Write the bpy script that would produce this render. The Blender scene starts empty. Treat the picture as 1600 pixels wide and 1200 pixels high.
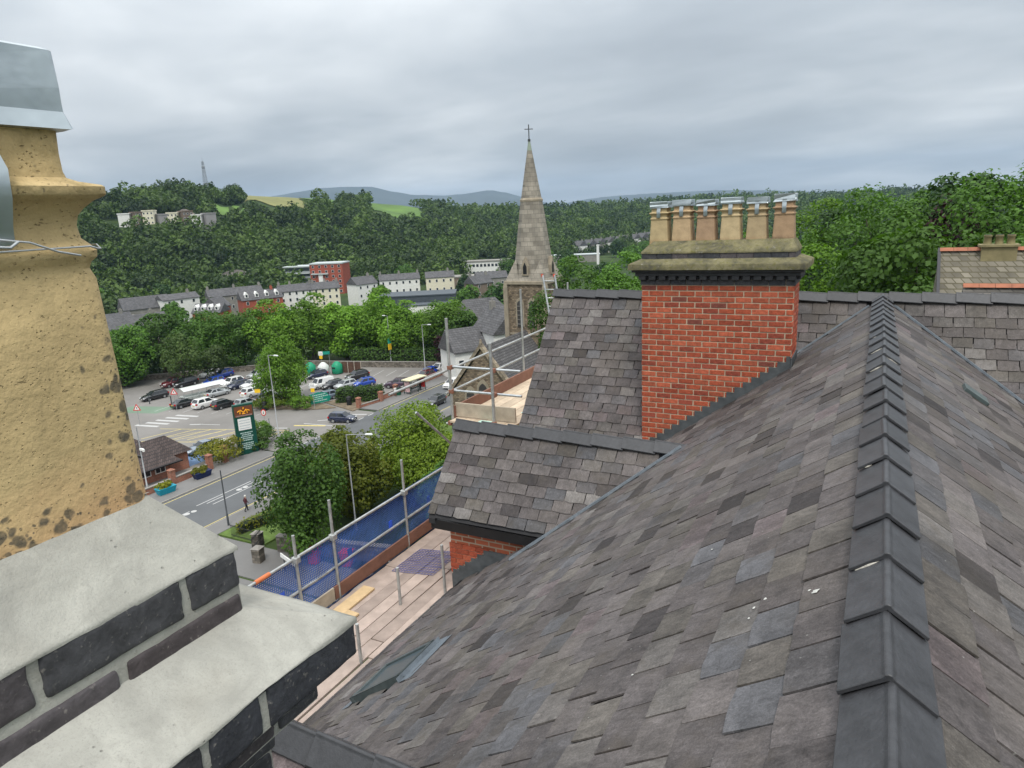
import bpy, bmesh, math, random
import numpy as np
from mathutils import Matrix, Vector

# ------------------------------------------------------------------ camera, sky, sun, exposure
scene = bpy.context.scene
ROOT = scene.collection
CZ = 29.0                                   # camera height above the street
AX = np.array([[0.889079, 0.070236, -0.452333],
               [0.455464, -0.234442, 0.858830],
               [-0.045725, -0.969590, -0.240427]])   # columns: camera right, down, forward (world)
FPX = 1088.0                                # focal length in pixels of a 1600 px wide frame
cam_data = bpy.data.cameras.new('camera')
cam_data.sensor_fit = 'HORIZONTAL'
cam_data.sensor_width = 36.0
cam_data.lens = 36.0 * FPX / 1600.0
cam_data.clip_start = 0.05
cam_data.clip_end = 20000
cam = bpy.data.objects.new('camera', cam_data)
ROOT.objects.link(cam)
rot = Matrix(((AX[0, 0], -AX[0, 1], -AX[0, 2]), (AX[1, 0], -AX[1, 1], -AX[1, 2]), (AX[2, 0], -AX[2, 1], -AX[2, 2])))
cam.matrix_world = Matrix.Translation((0, 0, CZ)) @ rot.to_4x4()
scene.camera = cam

SUN_EL, SUN_AZ = math.radians(58), math.radians(150)     # azimuth clockwise from +Y
world = bpy.data.worlds.new('World')
scene.world = world
world.use_nodes = True
wn, wl = world.node_tree.nodes, world.node_tree.links
wn.clear()
w_out = wn.new('ShaderNodeOutputWorld')
w_bg = wn.new('ShaderNodeBackground')
w_sky = wn.new('ShaderNodeTexSky')
w_sky.sky_type = 'NISHITA'
w_sky.sun_disc = False
w_sky.sun_elevation = SUN_EL
w_sky.sun_rotation = SUN_AZ
w_sky.air_density = 1.5
w_sky.dust_density = 3.0
w_scale = wn.new('ShaderNodeVectorMath'); w_scale.operation = 'SCALE'; w_scale.inputs[3].default_value = 0.08
wl.new(w_sky.outputs[0], w_scale.inputs[0])
w_co = wn.new('ShaderNodeTexCoord')
w_sep = wn.new('ShaderNodeSeparateXYZ'); wl.new(w_co.outputs['Generated'], w_sep.inputs[0])
def wmath(op, a, b=None, clamp=False):
    n = wn.new('ShaderNodeMath'); n.operation = op; n.use_clamp = clamp
    for i, v in enumerate((a, b)):
        if v is None: continue
        if isinstance(v, (int, float)): n.inputs[i].default_value = v
        else: wl.new(v, n.inputs[i])
    return n.outputs[0]
w_zz = wmath('ADD', wmath('MAXIMUM', w_sep.outputs[2], 0.0), 0.17)
w_px = wmath('DIVIDE', w_sep.outputs[0], w_zz)
w_py = wmath('DIVIDE', w_sep.outputs[1], w_zz)
w_cmb = wn.new('ShaderNodeCombineXYZ'); wl.new(w_px, w_cmb.inputs[0]); wl.new(w_py, w_cmb.inputs[1])
def wnoise(scale, detail, rough, stretch=(1, 1, 1), dist=0.0, rz=0.0):
    mp = wn.new('ShaderNodeMapping'); mp.inputs['Scale'].default_value = stretch; mp.inputs['Rotation'].default_value = (0, 0, rz)
    wl.new(w_cmb.outputs[0], mp.inputs[0])
    n = wn.new('ShaderNodeTexNoise'); n.inputs['Scale'].default_value = scale; n.inputs['Detail'].default_value = detail
    n.inputs['Roughness'].default_value = rough; n.inputs['Distortion'].default_value = dist
    wl.new(mp.outputs[0], n.inputs['Vector'])
    return n.outputs[0]
# an overcast: brighter towards the zenith, streaky stratus layers running across
w_n1 = wnoise(0.62, 4, 0.50, (0.8, 1.15, 1), 0.2, 0.5)
w_n2 = wnoise(1.6, 6, 0.52, (0.9, 1.1, 1), 0.3, 0.5)
w_mix = wmath('ADD', wmath('MULTIPLY', w_n1, 0.74), wmath('MULTIPLY', w_n2, 0.26))
w_el = wmath('POWER', wmath('MAXIMUM', w_sep.outputs[2], 0.0), 0.75)
w_val = wmath('ADD', wmath('MULTIPLY', wmath('SUBTRACT', w_mix, 0.5), 2.5), wmath('ADD', wmath('MULTIPLY', w_el, 0.95), 0.17))
w_ramp = wn.new('ShaderNodeValToRGB')
wl.new(w_val, w_ramp.inputs[0])
er = w_ramp.color_ramp
er.elements[0].position = 0.0; er.elements[0].color = (0.37, 0.41, 0.455, 1)
er.elements[1].position = 1.0; er.elements[1].color = (0.90, 0.93, 0.95, 1)
e = er.elements.new(0.30); e.color = (0.46, 0.505, 0.55, 1)
e = er.elements.new(0.60); e.color = (0.62, 0.66, 0.695, 1)
w_m = wn.new('ShaderNodeMix'); w_m.data_type = 'RGBA'; w_m.inputs[0].default_value = 0.95
wl.new(w_scale.outputs[0], w_m.inputs[6]); wl.new(w_ramp.outputs[0], w_m.inputs[7])
# luminance rises from horizon to zenith as under any overcast
w_lum = wn.new('ShaderNodeVectorMath'); w_lum.operation = 'SCALE'
wl.new(w_m.outputs[2], w_lum.inputs[0]); wl.new(wmath('ADD', 0.66, wmath('MULTIPLY', wmath('MAXIMUM', w_sep.outputs[2], 0.0), 1.15)), w_lum.inputs[3])
wl.new(w_lum.outputs[0], w_bg.inputs[0]); w_bg.inputs[1].default_value = 1.0
wl.new(w_bg.outputs[0], w_out.inputs[0])

sun_data = bpy.data.lights.new('sun', 'SUN')
sun_data.energy = 1.5
sun_data.angle = math.radians(12)
sun_data.color = (1.0, 0.95, 0.87)
sun = bpy.data.objects.new('sun', sun_data)
ROOT.objects.link(sun)
sd = Vector((math.sin(SUN_AZ) * math.cos(SUN_EL), math.cos(SUN_AZ) * math.cos(SUN_EL), math.sin(SUN_EL)))
sun.rotation_euler = (-sd).to_track_quat('-Z', 'Y').to_euler()
sun.location = (20, -30, 80)

vs = scene.view_settings
vs.view_transform = 'Standard'; vs.look = 'None'; vs.exposure = 0.48; vs.gamma = 1.0; vs.use_curve_mapping = False
scene.cycles.use_denoising = True
scene.cycles.max_bounces = 6
scene.cycles.transparent_max_bounces = 12
scene.cycles.volume_bounces = 1

# ------------------------------------------------------------------ helpers
def project(p):
    """pixel (1600x1200 frame) and depth of a world point: used only to choose which repeated pieces show largest"""
    c = AX.T @ (np.asarray(p, float) - np.array([0, 0, CZ]))
    if c[2] < 0.05: return (-9999, -9999, 0.05)
    return (800 + FPX * c[0] / c[2], 600 + FPX * c[1] / c[2], c[2])
def in_frame(p, m=60):
    x, y, z = project(p)
    return -m < x < 1600 + m and -m < y < 1200 + m

def tag(o, label=None, cat=None, group=None, kind=None):
    if label: o['label'] = label
    if cat: o['category'] = cat
    if group: o['group'] = group
    if kind: o['kind'] = kind
    return o
def link(name, data, parent=None, loc=None, rz=None):
    o = bpy.data.objects.new(name, data)
    ROOT.objects.link(o)
    if loc is not None: o.location = loc
    if rz is not None: o.rotation_euler = (0, 0, rz)
    if parent is not None: o.parent = parent
    return o
def empty(name, loc, rz=0, **k):
    o = link(name, None, None, loc, rz)
    o.empty_display_size = 0.2
    return tag(o, **k)
def copy_tree(o, parent=None):
    c = o.copy()
    ROOT.objects.link(c)
    c.parent = parent
    for k in o.keys():
        c[k] = o[k]
    for ch in list(o.children): copy_tree(ch, c)
    return c

class MB:
    """collects shapes, builds them as one mesh object"""
    def __init__(s): s.v, s.f, s.m, s.sm = [], [], [], []
    def add(s, vs, fs, mi=0, smooth=False, mat=None):
        b = len(s.v)
        if mat is not None: vs = [tuple(mat @ Vector(q)) for q in vs]
        s.v += [tuple(q) for q in vs]
        for f in fs:
            s.f.append(tuple(b + i for i in f)); s.m.append(mi); s.sm.append(smooth)
        return s
    def box(s, x0, x1, y0, y1, z0, z1, mi=0, mat=None):
        return s.add([(x0, y0, z0), (x1, y0, z0), (x1, y1, z0), (x0, y1, z0), (x0, y0, z1), (x1, y0, z1), (x1, y1, z1), (x0, y1, z1)],
                     [(3, 2, 1, 0), (4, 5, 6, 7), (0, 1, 5, 4), (1, 2, 6, 5), (2, 3, 7, 6), (3, 0, 4, 7)], mi, False, mat)
    def frus(s, a, b, z0, z1, mi=0):
        """a, b: (x0,x1,y0,y1) rectangles at z0 and z1"""
        return s.add([(a[0], a[2], z0), (a[1], a[2], z0), (a[1], a[3], z0), (a[0], a[3], z0), (b[0], b[2], z1), (b[1], b[2], z1), (b[1], b[3], z1), (b[0], b[3], z1)],
                     [(3, 2, 1, 0), (4, 5, 6, 7), (0, 1, 5, 4), (1, 2, 6, 5), (2, 3, 7, 6), (3, 0, 4, 7)], mi)
    def tube(s, pts, rad, n=8, mi=0, caps=True, smooth=True):
        pts = [Vector(q) for q in pts]
        if not isinstance(rad, (list, tuple)): rad = [rad] * len(pts)
        rings = []
        for i, q in enumerate(pts):
            d = (pts[min(i + 1, len(pts) - 1)] - pts[max(i - 1, 0)]).normalized()
            a = d.cross(Vector((0, 0, 1)) if abs(d.z) < 0.9 else Vector((1, 0, 0))).normalized()
            b = d.cross(a)
            rings.append([q + rad[i] * (a * math.cos(t) + b * math.sin(t)) for t in [2 * math.pi * k / n for k in range(n)]])
        vs = [q for r in rings for q in r]
        fs = []
        for i in range(len(pts) - 1):
            for k in range(n):
                fs.append((i * n + (k + 1) % n, i * n + k, (i + 1) * n + k, (i + 1) * n + (k + 1) % n))
        s.add(vs, fs, mi, smooth)
        if caps:
            s.add(rings[0], [tuple(range(n))], mi); s.add(rings[-1], [tuple(reversed(range(n)))], mi)
        return s
    def loft(s, rings, mi=0, smooth=True, cap0=True, cap1=True):
        n = len(rings[0]); vs = [q for r in rings for q in r]; fs = []
        for i in range(len(rings) - 1):
            for k in range(n):
                fs.append((i * n + k, i * n + (k + 1) % n, (i + 1) * n + (k + 1) % n, (i + 1) * n + k))
        s.add(vs, fs, mi, smooth)
        if cap0: s.add(rings[0], [tuple(reversed(range(n)))], mi)
        if cap1: s.add(rings[-1], [tuple(range(n))], mi)
        return s
    def prism(s, poly, y0, y1, mi=0):
        """poly in (x,z), extruded along y; counter-clockwise seen from -y"""
        n = len(poly)
        vs = [(x, y0, z) for x, z in poly] + [(x, y1, z) for x, z in poly]
        fs = [tuple(range(n)), tuple(reversed(range(n, 2 * n)))] + [((k + 1) % n, k, n + k, n + (k + 1) % n) for k in range(n)]
        return s.add(vs, fs, mi)
    def mesh(s, name, mats, bevel=0, seg=1):
        me = bpy.data.meshes.new(name)
        me.from_pydata(s.v, [], s.f)
        if not isinstance(mats, (list, tuple)): mats = [mats]
        for m in mats: me.materials.append(m)
        me.polygons.foreach_set('material_index', s.m)
        me.polygons.foreach_set('use_smooth', s.sm)
        if bevel:
            bm = bmesh.new(); bm.from_mesh(me)
            bmesh.ops.remove_doubles(bm, verts=bm.verts, dist=1e-5)
            bmesh.ops.bevel(bm, geom=list(bm.edges), offset=bevel, segments=seg, profile=0.6, affect='EDGES', clamp_overlap=True)
            bm.to_mesh(me); bm.free()
        me.update()
        return me
    def build(s, name, mats, parent=None, bevel=0, seg=1, loc=None, rz=None):
        return link(name, s.mesh(name, mats, bevel, seg), parent, loc, rz)

def set_attr(me, name, typ, dom, data):
    a = me.attributes.new(name, typ, dom)
    key = {'FLOAT_VECTOR': 'vector', 'FLOAT_COLOR': 'color', 'FLOAT': 'value'}[typ]
    a.data.foreach_set(key, np.asarray(data, dtype=np.float32).ravel())

# ------------------------------------------------------------------ materials
class NT:
    def __init__(s, name):
        s.m = bpy.data.materials.new(name); s.m.use_nodes = True
        s.n, s.l = s.m.node_tree.nodes, s.m.node_tree.links
        s.bsdf = s.n['Principled BSDF']
        s.out = s.n['Material Output']
    def node(s, t, **k):
        n = s.n.new(t)
        for a, b in k.items(): setattr(n, a, b)
        return n
    def put(s, sock, v):
        if hasattr(v, 'is_output'): s.l.new(v, sock)
        elif isinstance(v, (tuple, list)) and len(v) == 3 and len(sock.default_value) == 4: sock.default_value = (*v, 1)
        else: sock.default_value = v
    def attr(s, name, out='Color'):
        return s.node('ShaderNodeAttribute', attribute_name=name).outputs[out]
    def obj(s): return s.node('ShaderNodeTexCoord').outputs['Object']
    def rand(s): return s.node('ShaderNodeObjectInfo').outputs['Random']
    def noise(s, vec, scale, detail=4, rough=0.55, dist=0.0, stretch=None):
        if stretch:
            mp = s.node('ShaderNodeMapping'); mp.inputs['Scale'].default_value = stretch
            s.l.new(vec, mp.inputs[0]); vec = mp.outputs[0]
        n = s.node('ShaderNodeTexNoise'); s.l.new(vec, n.inputs['Vector'])
        n.inputs['Scale'].default_value = scale; n.inputs['Detail'].default_value = detail
        n.inputs['Roughness'].default_value = rough; n.inputs['Distortion'].default_value = dist
        return n.outputs[0]
    def voro(s, vec, scale, feature='F1', randomness=1.0, out='Distance'):
        n = s.node('ShaderNodeTexVoronoi', feature=feature); s.l.new(vec, n.inputs['Vector'])
        n.inputs['Scale'].default_value = scale; n.inputs['Randomness'].default_value = randomness
        return n.outputs[out]
    def ramp(s, fac, stops, interp='LINEAR'):
        r = s.node('ShaderNodeValToRGB'); s.l.new(fac, r.inputs[0]); c = r.color_ramp; c.interpolation = interp
        while len(c.elements) < len(stops): c.elements.new(0.5)
        for e, (p, col) in zip(c.elements, stops):
            e.position = p; e.color = (col, col, col, 1) if isinstance(col, (int, float)) else (*col, 1)
        return r.outputs[0]
    def mix(s, fac, a, b, mode='MIX'):
        n = s.node('ShaderNodeMix', data_type='RGBA', blend_type=mode)
        s.put(n.inputs[0], fac); s.put(n.inputs[6], a); s.put(n.inputs[7], b)
        return n.outputs[2]
    def math(s, op, a, b=None, clamp=False):
        n = s.node('ShaderNodeMath', operation=op, use_clamp=clamp)
        s.put(n.inputs[0], a)
        if b is not None: s.put(n.inputs[1], b)
        return n.outputs[0]
    def bump(s, h, strength=0.3, dist=0.01):
        b = s.node('ShaderNodeBump'); s.l.new(h, b.inputs['Height'])
        b.inputs['Strength'].default_value = strength; b.inputs['Distance'].default_value = dist
        s.l.new(b.outputs[0], s.bsdf.inputs['Normal'])
    def fin(s, color, rough=0.7, metallic=0.0, spec=0.35):
        s.put(s.bsdf.inputs['Base Color'], color); s.put(s.bsdf.inputs['Roughness'], rough)
        s.put(s.bsdf.inputs['Metallic'], metallic); s.bsdf.inputs['Specular IOR Level'].default_value = spec
        return s.m

MATS = {}
def plain(name, col, rough=0.6, var=0.12, scale=6.0, metallic=0.0, spec=0.35, bump=0.0, bscale=60, coat=0.0, per_object=0.0):
    if name in MATS: return MATS[name]
    t = NT(name); o = t.obj()
    n = t.noise(o, scale, 5, 0.6)
    lo = tuple(c * (1 - var) for c in col); hi = tuple(min(1, c * (1 + var)) for c in col)
    c = t.mix(t.ramp(n, [(0.3, 0.0), (0.7, 1.0)]), lo, hi)
    if per_object:
        r = t.math('ADD', t.math('MULTIPLY', t.rand(), 2 * per_object), 1 - per_object)
        cc = t.node('ShaderNodeVectorMath', operation='SCALE'); t.l.new(c, cc.inputs[0]); t.l.new(r, cc.inputs[3]); c = cc.outputs[0]
    if bump: t.bump(t.noise(o, bscale, 4, 0.6), bump, 0.01)
    if coat: t.bsdf.inputs['Coat Weight'].default_value = coat; t.bsdf.inputs['Coat Roughness'].default_value = 0.08
    MATS[name] = t.fin(c, rough, metallic, spec)
    return MATS[name]

def slate_material(name, gloss=0.68):
    t = NT(name); v = t.attr('suv', 'Vector'); tint = t.attr('tint')
    def scaled(c, f):
        k = t.node('ShaderNodeVectorMath', operation='SCALE'); t.l.new(c, k.inputs[0]); t.l.new(f, k.inputs[3]); return k.outputs[0]
    riven = t.noise(v, 15.0, 8, 0.72, 0.9, (1.7, 0.8, 1))
    blot = t.noise(v, 5.0, 6, 0.62, 0.5)
    fine = t.noise(v, 85.0, 5, 0.75)
    grain = t.noise(v, 260.0, 3, 0.7)
    c = scaled(tint, t.ramp(riven, [(0.22, 0.45), (0.42, 0.86), (0.58, 1.10), (0.80, 1.6)]))
    c = scaled(c, t.ramp(blot, [(0.28, 0.66), (0.5, 1.0), (0.75, 1.28)]))
    c = scaled(c, t.ramp(fine, [(0.25, 0.62), (0.5, 1.0), (0.75, 1.42)]))
    c = scaled(c, t.ramp(grain, [(0.3, 0.80), (0.7, 1.22)]))
    # long stains that run down the roof across many slates
    pos = t.node('ShaderNodeNewGeometry').outputs['Position']
    c = scaled(c, t.ramp(t.noise(pos, 1.1, 6, 0.65, 0.6, (0.55, 1.6, 0.55)), [(0.30, 0.62), (0.5, 0.98), (0.72, 1.22)]))
    c = t.mix(t.ramp(t.noise(pos, 0.8, 5, 0.6), [(0.50, 0.0), (0.72, 0.35)]), c, (0.090, 0.076, 0.058))
    # brown weather staining, dark grime, pale lichen flecks and scratches
    c = t.mix(t.ramp(t.noise(v, 3.3, 5, 0.65), [(0.52, 0.0), (0.74, 0.42)]), c, (0.080, 0.066, 0.050))
    c = t.mix(t.ramp(t.noise(v, 7.5, 6, 0.7, 0.6), [(0.58, 0.0), (0.74, 0.55)]), c, (0.030, 0.028, 0.027))
    c = t.mix(t.ramp(t.noise(v, 48.0, 4, 0.7, 0.4), [(0.66, 0.0), (0.74, 0.5)]), c, (0.21, 0.205, 0.19))
    scr = t.noise(v, 16.0, 3, 0.6, 1.5, (0.35, 5.0, 1))
    c = t.mix(t.ramp(scr, [(0.72, 0.0), (0.77, 0.4)]), c, (0.28, 0.275, 0.26))
    sp = t.voro(v, 15.0)
    spm = t.math('MULTIPLY', t.ramp(sp, [(0.04, 1.0), (0.08, 0.0)]), t.ramp(t.noise(v, 1.9, 2), [(0.56, 0.0), (0.63, 1.0)]))
    c = t.mix(t.math('MULTIPLY', spm, 0.5), c, (0.42, 0.42, 0.39))
    t.bump(t.math('ADD', t.math('MULTIPLY', riven, 0.9), t.math('MULTIPLY', fine, 0.35)), 0.8, 0.007)
    return t.fin(c, t.ramp(blot, [(0.3, gloss - 0.1), (0.7, gloss + 0.15)]), 0, 0.2)

def brick_piece_material(name, rough=0.75, pit=0.25):
    t = NT(name); v = t.attr('suv', 'Vector'); tint = t.attr('tint')
    n = t.noise(v, 14.0, 5, 0.62); f = t.noise(v, 90.0, 3, 0.6)
    k = t.node('ShaderNodeVectorMath', operation='SCALE'); t.l.new(tint, k.inputs[0]); t.l.new(t.ramp(n, [(0.25, 0.66), (0.5, 1.0), (0.8, 1.3)]), k.inputs[3])
    c = t.mix(t.ramp(f, [(0.62, 0.0), (0.75, pit)]), k.outputs[0], (0.5, 0.46, 0.4))
    g = t.noise(v, 34.0, 6, .72, .5)
    k2 = t.node('ShaderNodeVectorMath', operation='SCALE'); t.l.new(c, k2.inputs[0]); t.l.new(t.ramp(g, [(0.25, 0.55), (0.5, 1.0), (0.8, 1.5)]), k2.inputs[3]); c = k2.outputs[0]
    c = t.mix(t.ramp(t.noise(v, 22.0, 5, .7, 1.0), [(0.64, 0.0), (0.76, pit * 1.2)]), c, (0.30, 0.29, 0.26))
    t.bump(t.math('ADD', n, t.math('ADD', t.math('MULTIPLY', f, 0.5), t.math('MULTIPLY', g, .6))), 0.6, 0.005)
    return t.fin(c, rough, 0, 0.25)

def mortar_material(name, col, stain=(0.30, 0.27, 0.20)):
    t = NT(name); o = t.obj()
    n = t.noise(o, 7.0, 6, 0.62, 0.4); f = t.noise(o, 70.0, 4, 0.65); b = t.noise(o, 2.4, 3, 0.55)
    c = t.mix(t.ramp(n, [(0.3, 0.0), (0.7, 1.0)]), tuple(q * 0.70 for q in col), tuple(q * 1.16 for q in col))
    c = t.mix(t.ramp(t.noise(o, 24.0, 5, .7, .8), [(0.50, 0.0), (0.70, 0.5)]), c, tuple(q * 0.72 for q in col))
    c = t.mix(t.ramp(b, [(0.52, 0.0), (0.72, 0.45)]), c, stain)
    c = t.mix(t.ramp(f, [(0.66, 0.0), (0.74, 0.5)]), c, tuple(q * 0.55 for q in col))
    g = t.noise(o, 260.0, 4, .75)
    c = t.mix(t.ramp(g, [(0.30, 0.45), (0.48, 0.0)]), c, tuple(q * 0.6 for q in col))
    holes = t.math('MULTIPLY', t.ramp(t.voro(o, 48.0), [(0.07, 1.0), (0.13, 0.0)]), t.ramp(t.noise(o, 6.0, 3), [(0.5, 0.0), (0.62, 1.0)]))
    c = t.mix(t.math('MULTIPLY', holes, .7), c, tuple(q * 0.35 for q in col))
    t.bump(t.math('SUBTRACT', t.math('ADD', t.math('MULTIPLY', n, 0.8), t.math('ADD', t.math('MULTIPLY', f, 0.5), t.math('MULTIPLY', g, .3))), holes), 0.65, 0.007)
    return t.fin(c, 0.92, 0, 0.15)

def pot_material(name, col, low, lichen=True, axis=None):
    t = NT(name); o = t.obj()
    n = t.noise(o, 8.0, 5, 0.6); f = t.noise(o, 60.0, 4, 0.6)
    c = t.mix(t.ramp(n, [(0.3, 0.0), (0.7, 1.0)]), tuple(q * 0.82 for q in col), tuple(q * 1.12 for q in col))
    sep = t.node('ShaderNodeSeparateXYZ'); t.l.new(o, sep.inputs[0])
    lowm = t.math('ADD', sep.outputs[2], t.math('MULTIPLY', t.math('SUBTRACT', n, 0.5), 0.14))
    c = t.mix(t.ramp(lowm, [(0.0, 0.85), (0.10, 0.0)]), c, low)
    pits = t.noise(o, 150.0, 3, 0.55, 0.5, (1, 0.6, 1.4))
    pm = t.ramp(pits, [(0.66, 0.0), (0.74, 0.6)])
    c = t.mix(pm, c, tuple(q * 0.28 for q in col))
    if lichen:
        # black lichen rosettes, mostly along the weather-side arris; soot and moss on the mouldings
        wob = t.node('ShaderNodeVectorMath', operation='ADD'); t.l.new(o, wob.inputs[0])
        nv = t.node('ShaderNodeTexNoise'); nv.inputs['Scale'].default_value = 45; t.l.new(o, nv.inputs['Vector'])
        sc = t.node('ShaderNodeVectorMath', operation='SCALE'); t.l.new(nv.outputs['Color'], sc.inputs[0]); sc.inputs[3].default_value = 0.018
        t.l.new(sc.outputs[0], wob.inputs[1])
        vd = t.voro(wob.outputs[0], 36.0); big = t.voro(wob.outputs[0], 55.0)
        edge = t.math('MULTIPLY', t.ramp(sep.outputs[1], [(0.05, 0.0), (0.13, 1.0)]), t.ramp(sep.outputs[2], [(0.26, 1.0), (0.36, 0.0)]))
        lowz = t.ramp(sep.outputs[2], [(0.02, 0.85), (0.09, 0.0)])
        zone = t.math('MAXIMUM', edge, lowz)
        thr = t.math('MULTIPLY', zone, t.math('ADD', 0.22, t.math('MULTIPLY', n, 0.52)))
        soft = lambda d, th, k: t.math('MULTIPLY', t.math('SUBTRACT', th, d), k, True)
        m1 = soft(vd, thr, 9.0)
        m3 = soft(t.voro(wob.outputs[0], 85.0), t.math('MULTIPLY', zone, t.math('MULTIPLY', n, 0.62)), 8.0)
        m2 = t.math('MULTIPLY', soft(big, 0.17, 9.0), t.ramp(t.noise(o, 5.0, 2), [(0.48, 0.0), (0.6, 0.8)]))
        mm = t.math('MAXIMUM', t.math('MAXIMUM', m1, m3), m2)
        c = t.mix(t.math('MULTIPLY', mm, t.math('ADD', 0.35, t.math('MULTIPLY', f, 0.95)), True), c, (0.085, 0.078, 0.062))
        c = t.mix(t.ramp(t.noise(o, 11.0, 6, .7, .5, (1, 1, .25)), [(0.56, 0.0), (0.78, 0.3)]), c, tuple(q * .55 for q in col))
        soot = t.math('MULTIPLY', t.ramp(sep.outputs[2], [(0.50, 0.0), (0.53, 0.6), (0.56, 0.25), (0.60, 0.5)]), t.ramp(t.noise(o, 17.0, 5, 0.65), [(0.42, 0.0), (0.65, 1.0)]))
        c = t.mix(soot, c, (0.13, 0.10, 0.035))
    dots = t.math('MULTIPLY', t.ramp(t.voro(o, 130.0), [(0.10, 0.6), (0.22, 0.0)]), t.ramp(t.noise(o, 30.0, 3), [(0.45, 0.0), (0.6, 1.0)]))
    c = t.mix(dots, c, tuple(q * .38 for q in col))
    c = t.mix(t.ramp(t.noise(o, 220.0, 3, .7), [(0.3, 0.16), (0.5, 0.0)]), c, tuple(q * .5 for q in col))
    t.bump(t.math('SUBTRACT', t.math('ADD', n, t.math('MULTIPLY', f, 0.45)), t.math('ADD', t.math('MULTIPLY', pm, 0.8), t.math('MULTIPLY', dots, .7))), 0.8, 0.008)
    return t.fin(c, 0.85, 0, 0.25)

def metal_sheet(name, col=(0.42, 0.46, 0.48), rough=0.38):
    t = NT(name); o = t.obj()
    n = t.noise(o, 5.0, 4, 0.6); s = t.voro(o, 40.0)
    c = t.mix(t.ramp(n, [(0.3, 0.0), (0.7, 1.0)]), tuple(q * 0.78 for q in col), tuple(q * 1.15 for q in col))
    c = t.mix(t.math('MULTIPLY', t.ramp(s, [(0.2, 0.0), (0.6, 1.0)]), 0.10), c, tuple(q * 1.25 for q in col))
    t.bump(n, 0.25, 0.02)
    return t.fin(c, t.ramp(n, [(0.3, rough - 0.06), (0.7, rough + 0.14)]), 0.9, 0.5)

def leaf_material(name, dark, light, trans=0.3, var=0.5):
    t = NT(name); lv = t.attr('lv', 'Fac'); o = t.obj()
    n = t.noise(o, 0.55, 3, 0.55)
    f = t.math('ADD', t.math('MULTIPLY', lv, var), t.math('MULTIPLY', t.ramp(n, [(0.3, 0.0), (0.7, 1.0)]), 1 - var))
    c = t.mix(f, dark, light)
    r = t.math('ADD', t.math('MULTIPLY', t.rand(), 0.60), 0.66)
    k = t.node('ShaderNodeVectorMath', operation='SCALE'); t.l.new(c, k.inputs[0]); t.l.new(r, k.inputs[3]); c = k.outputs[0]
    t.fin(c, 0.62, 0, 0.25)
    tr = t.node('ShaderNodeBsdfTranslucent'); 
    k2 = t.node('ShaderNodeMix', data_type='RGBA', blend_type='MULTIPLY'); k2.inputs[0].default_value = 1; t.l.new(c, k2.inputs[6]); k2.inputs[7].default_value = (1.5, 1.7, 0.6, 1)
    t.l.new(k2.outputs[2], tr.inputs[0])
    ms = t.node('ShaderNodeMixShader'); ms.inputs[0].default_value = trans
    t.l.new(t.bsdf.outputs[0], ms.inputs[1]); t.l.new(tr.outputs[0], ms.inputs[2]); t.l.new(ms.outputs[0], t.out.inputs[0])
    return t.m

def course_material(name, base, row, wid, mortar, rough=0.85, var=0.3, msize=0.03, axis='XZ'):
    """far walls and roofs whose pieces cannot be told apart: coursed colour and fine relief"""
    t = NT(name); o = t.obj()
    sep = t.node('ShaderNodeSeparateXYZ'); t.l.new(o, sep.inputs[0])
    cmb = t.node('ShaderNodeCombineXYZ')
    hx = t.math('ADD', sep.outputs[0], sep.outputs[1]) if axis == 'XZ' else sep.outputs[0]
    t.l.new(hx, cmb.inputs[0]); t.l.new(sep.outputs[2] if axis == 'XZ' else sep.outputs[1], cmb.inputs[1])
    b = t.node('ShaderNodeTexBrick'); t.l.new(cmb.outputs[0], b.inputs['Vector'])
    b.inputs['Scale'].default_value = 1.0; b.inputs['Brick Width'].default_value = wid; b.inputs['Row Height'].default_value = row
    b.inputs['Mortar Size'].default_value = msize * row; b.inputs['Color1'].default_value = (*[q * (1 - var) for q in base], 1)
    b.inputs['Color2'].default_value = (*[min(1, q * (1 + var)) for q in base], 1); b.inputs['Mortar'].default_value = (*mortar, 1)
    n = t.noise(o, 0.8, 5, 0.6)
    k = t.node('ShaderNodeVectorMath', operation='SCALE'); t.l.new(b.outputs['Color'], k.inputs[0]); t.l.new(t.ramp(n, [(0.3, 0.75), (0.7, 1.2)]), k.inputs[3])
    t.bump(b.outputs['Fac'], -0.3, 0.02)
    return t.fin(k.outputs[0], rough, 0, 0.25)

SLATE = slate_material('slate')
BRICK = brick_piece_material('brick')
BLUE_BRICK = brick_piece_material('blue_brick', 0.62, 0.30)
MORTAR = mortar_material('mortar', (0.375, 0.37, 0.332), (0.30, 0.27, 0.215))
MORTAR_RED = mortar_material('mortar_lime', (0.50, 0.41, 0.30))
def flaunch_material():
    t = NT('mossy_flaunching'); o = t.obj()
    a = t.noise(o, 4.0, 7, 0.7, 0.6); b = t.noise(o, 19.0, 6, 0.7, 0.4); f = t.noise(o, 80.0, 4, 0.7)
    c = t.mix(t.ramp(a, [(0.35, 0.0), (0.62, 1.0)]), (0.075, 0.072, 0.052), (0.205, 0.185, 0.105))
    c = t.mix(t.ramp(b, [(0.50, 0.0), (0.66, 0.85)]), c, (0.115, 0.110, 0.035))
    c = t.mix(t.ramp(t.noise(o, 9.0, 5, 0.7), [(0.60, 0.0), (0.70, 0.8)]), c, (0.27, 0.26, 0.22))
    c = t.mix(t.ramp(t.voro(o, 14.0), [(0.10, 0.9), (0.20, 0.0)]), c, (0.34, 0.20, 0.035)) if False else c
    c = t.mix(t.ramp(f, [(0.62, 0.0), (0.75, 0.6)]), c, (0.045, 0.042, 0.03))
    t.bump(t.math('ADD', b, t.math('MULTIPLY', f, .4)), .6, .012)
    return t.fin(c, .95, 0, .15)
FLAUNCH = flaunch_material()
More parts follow.
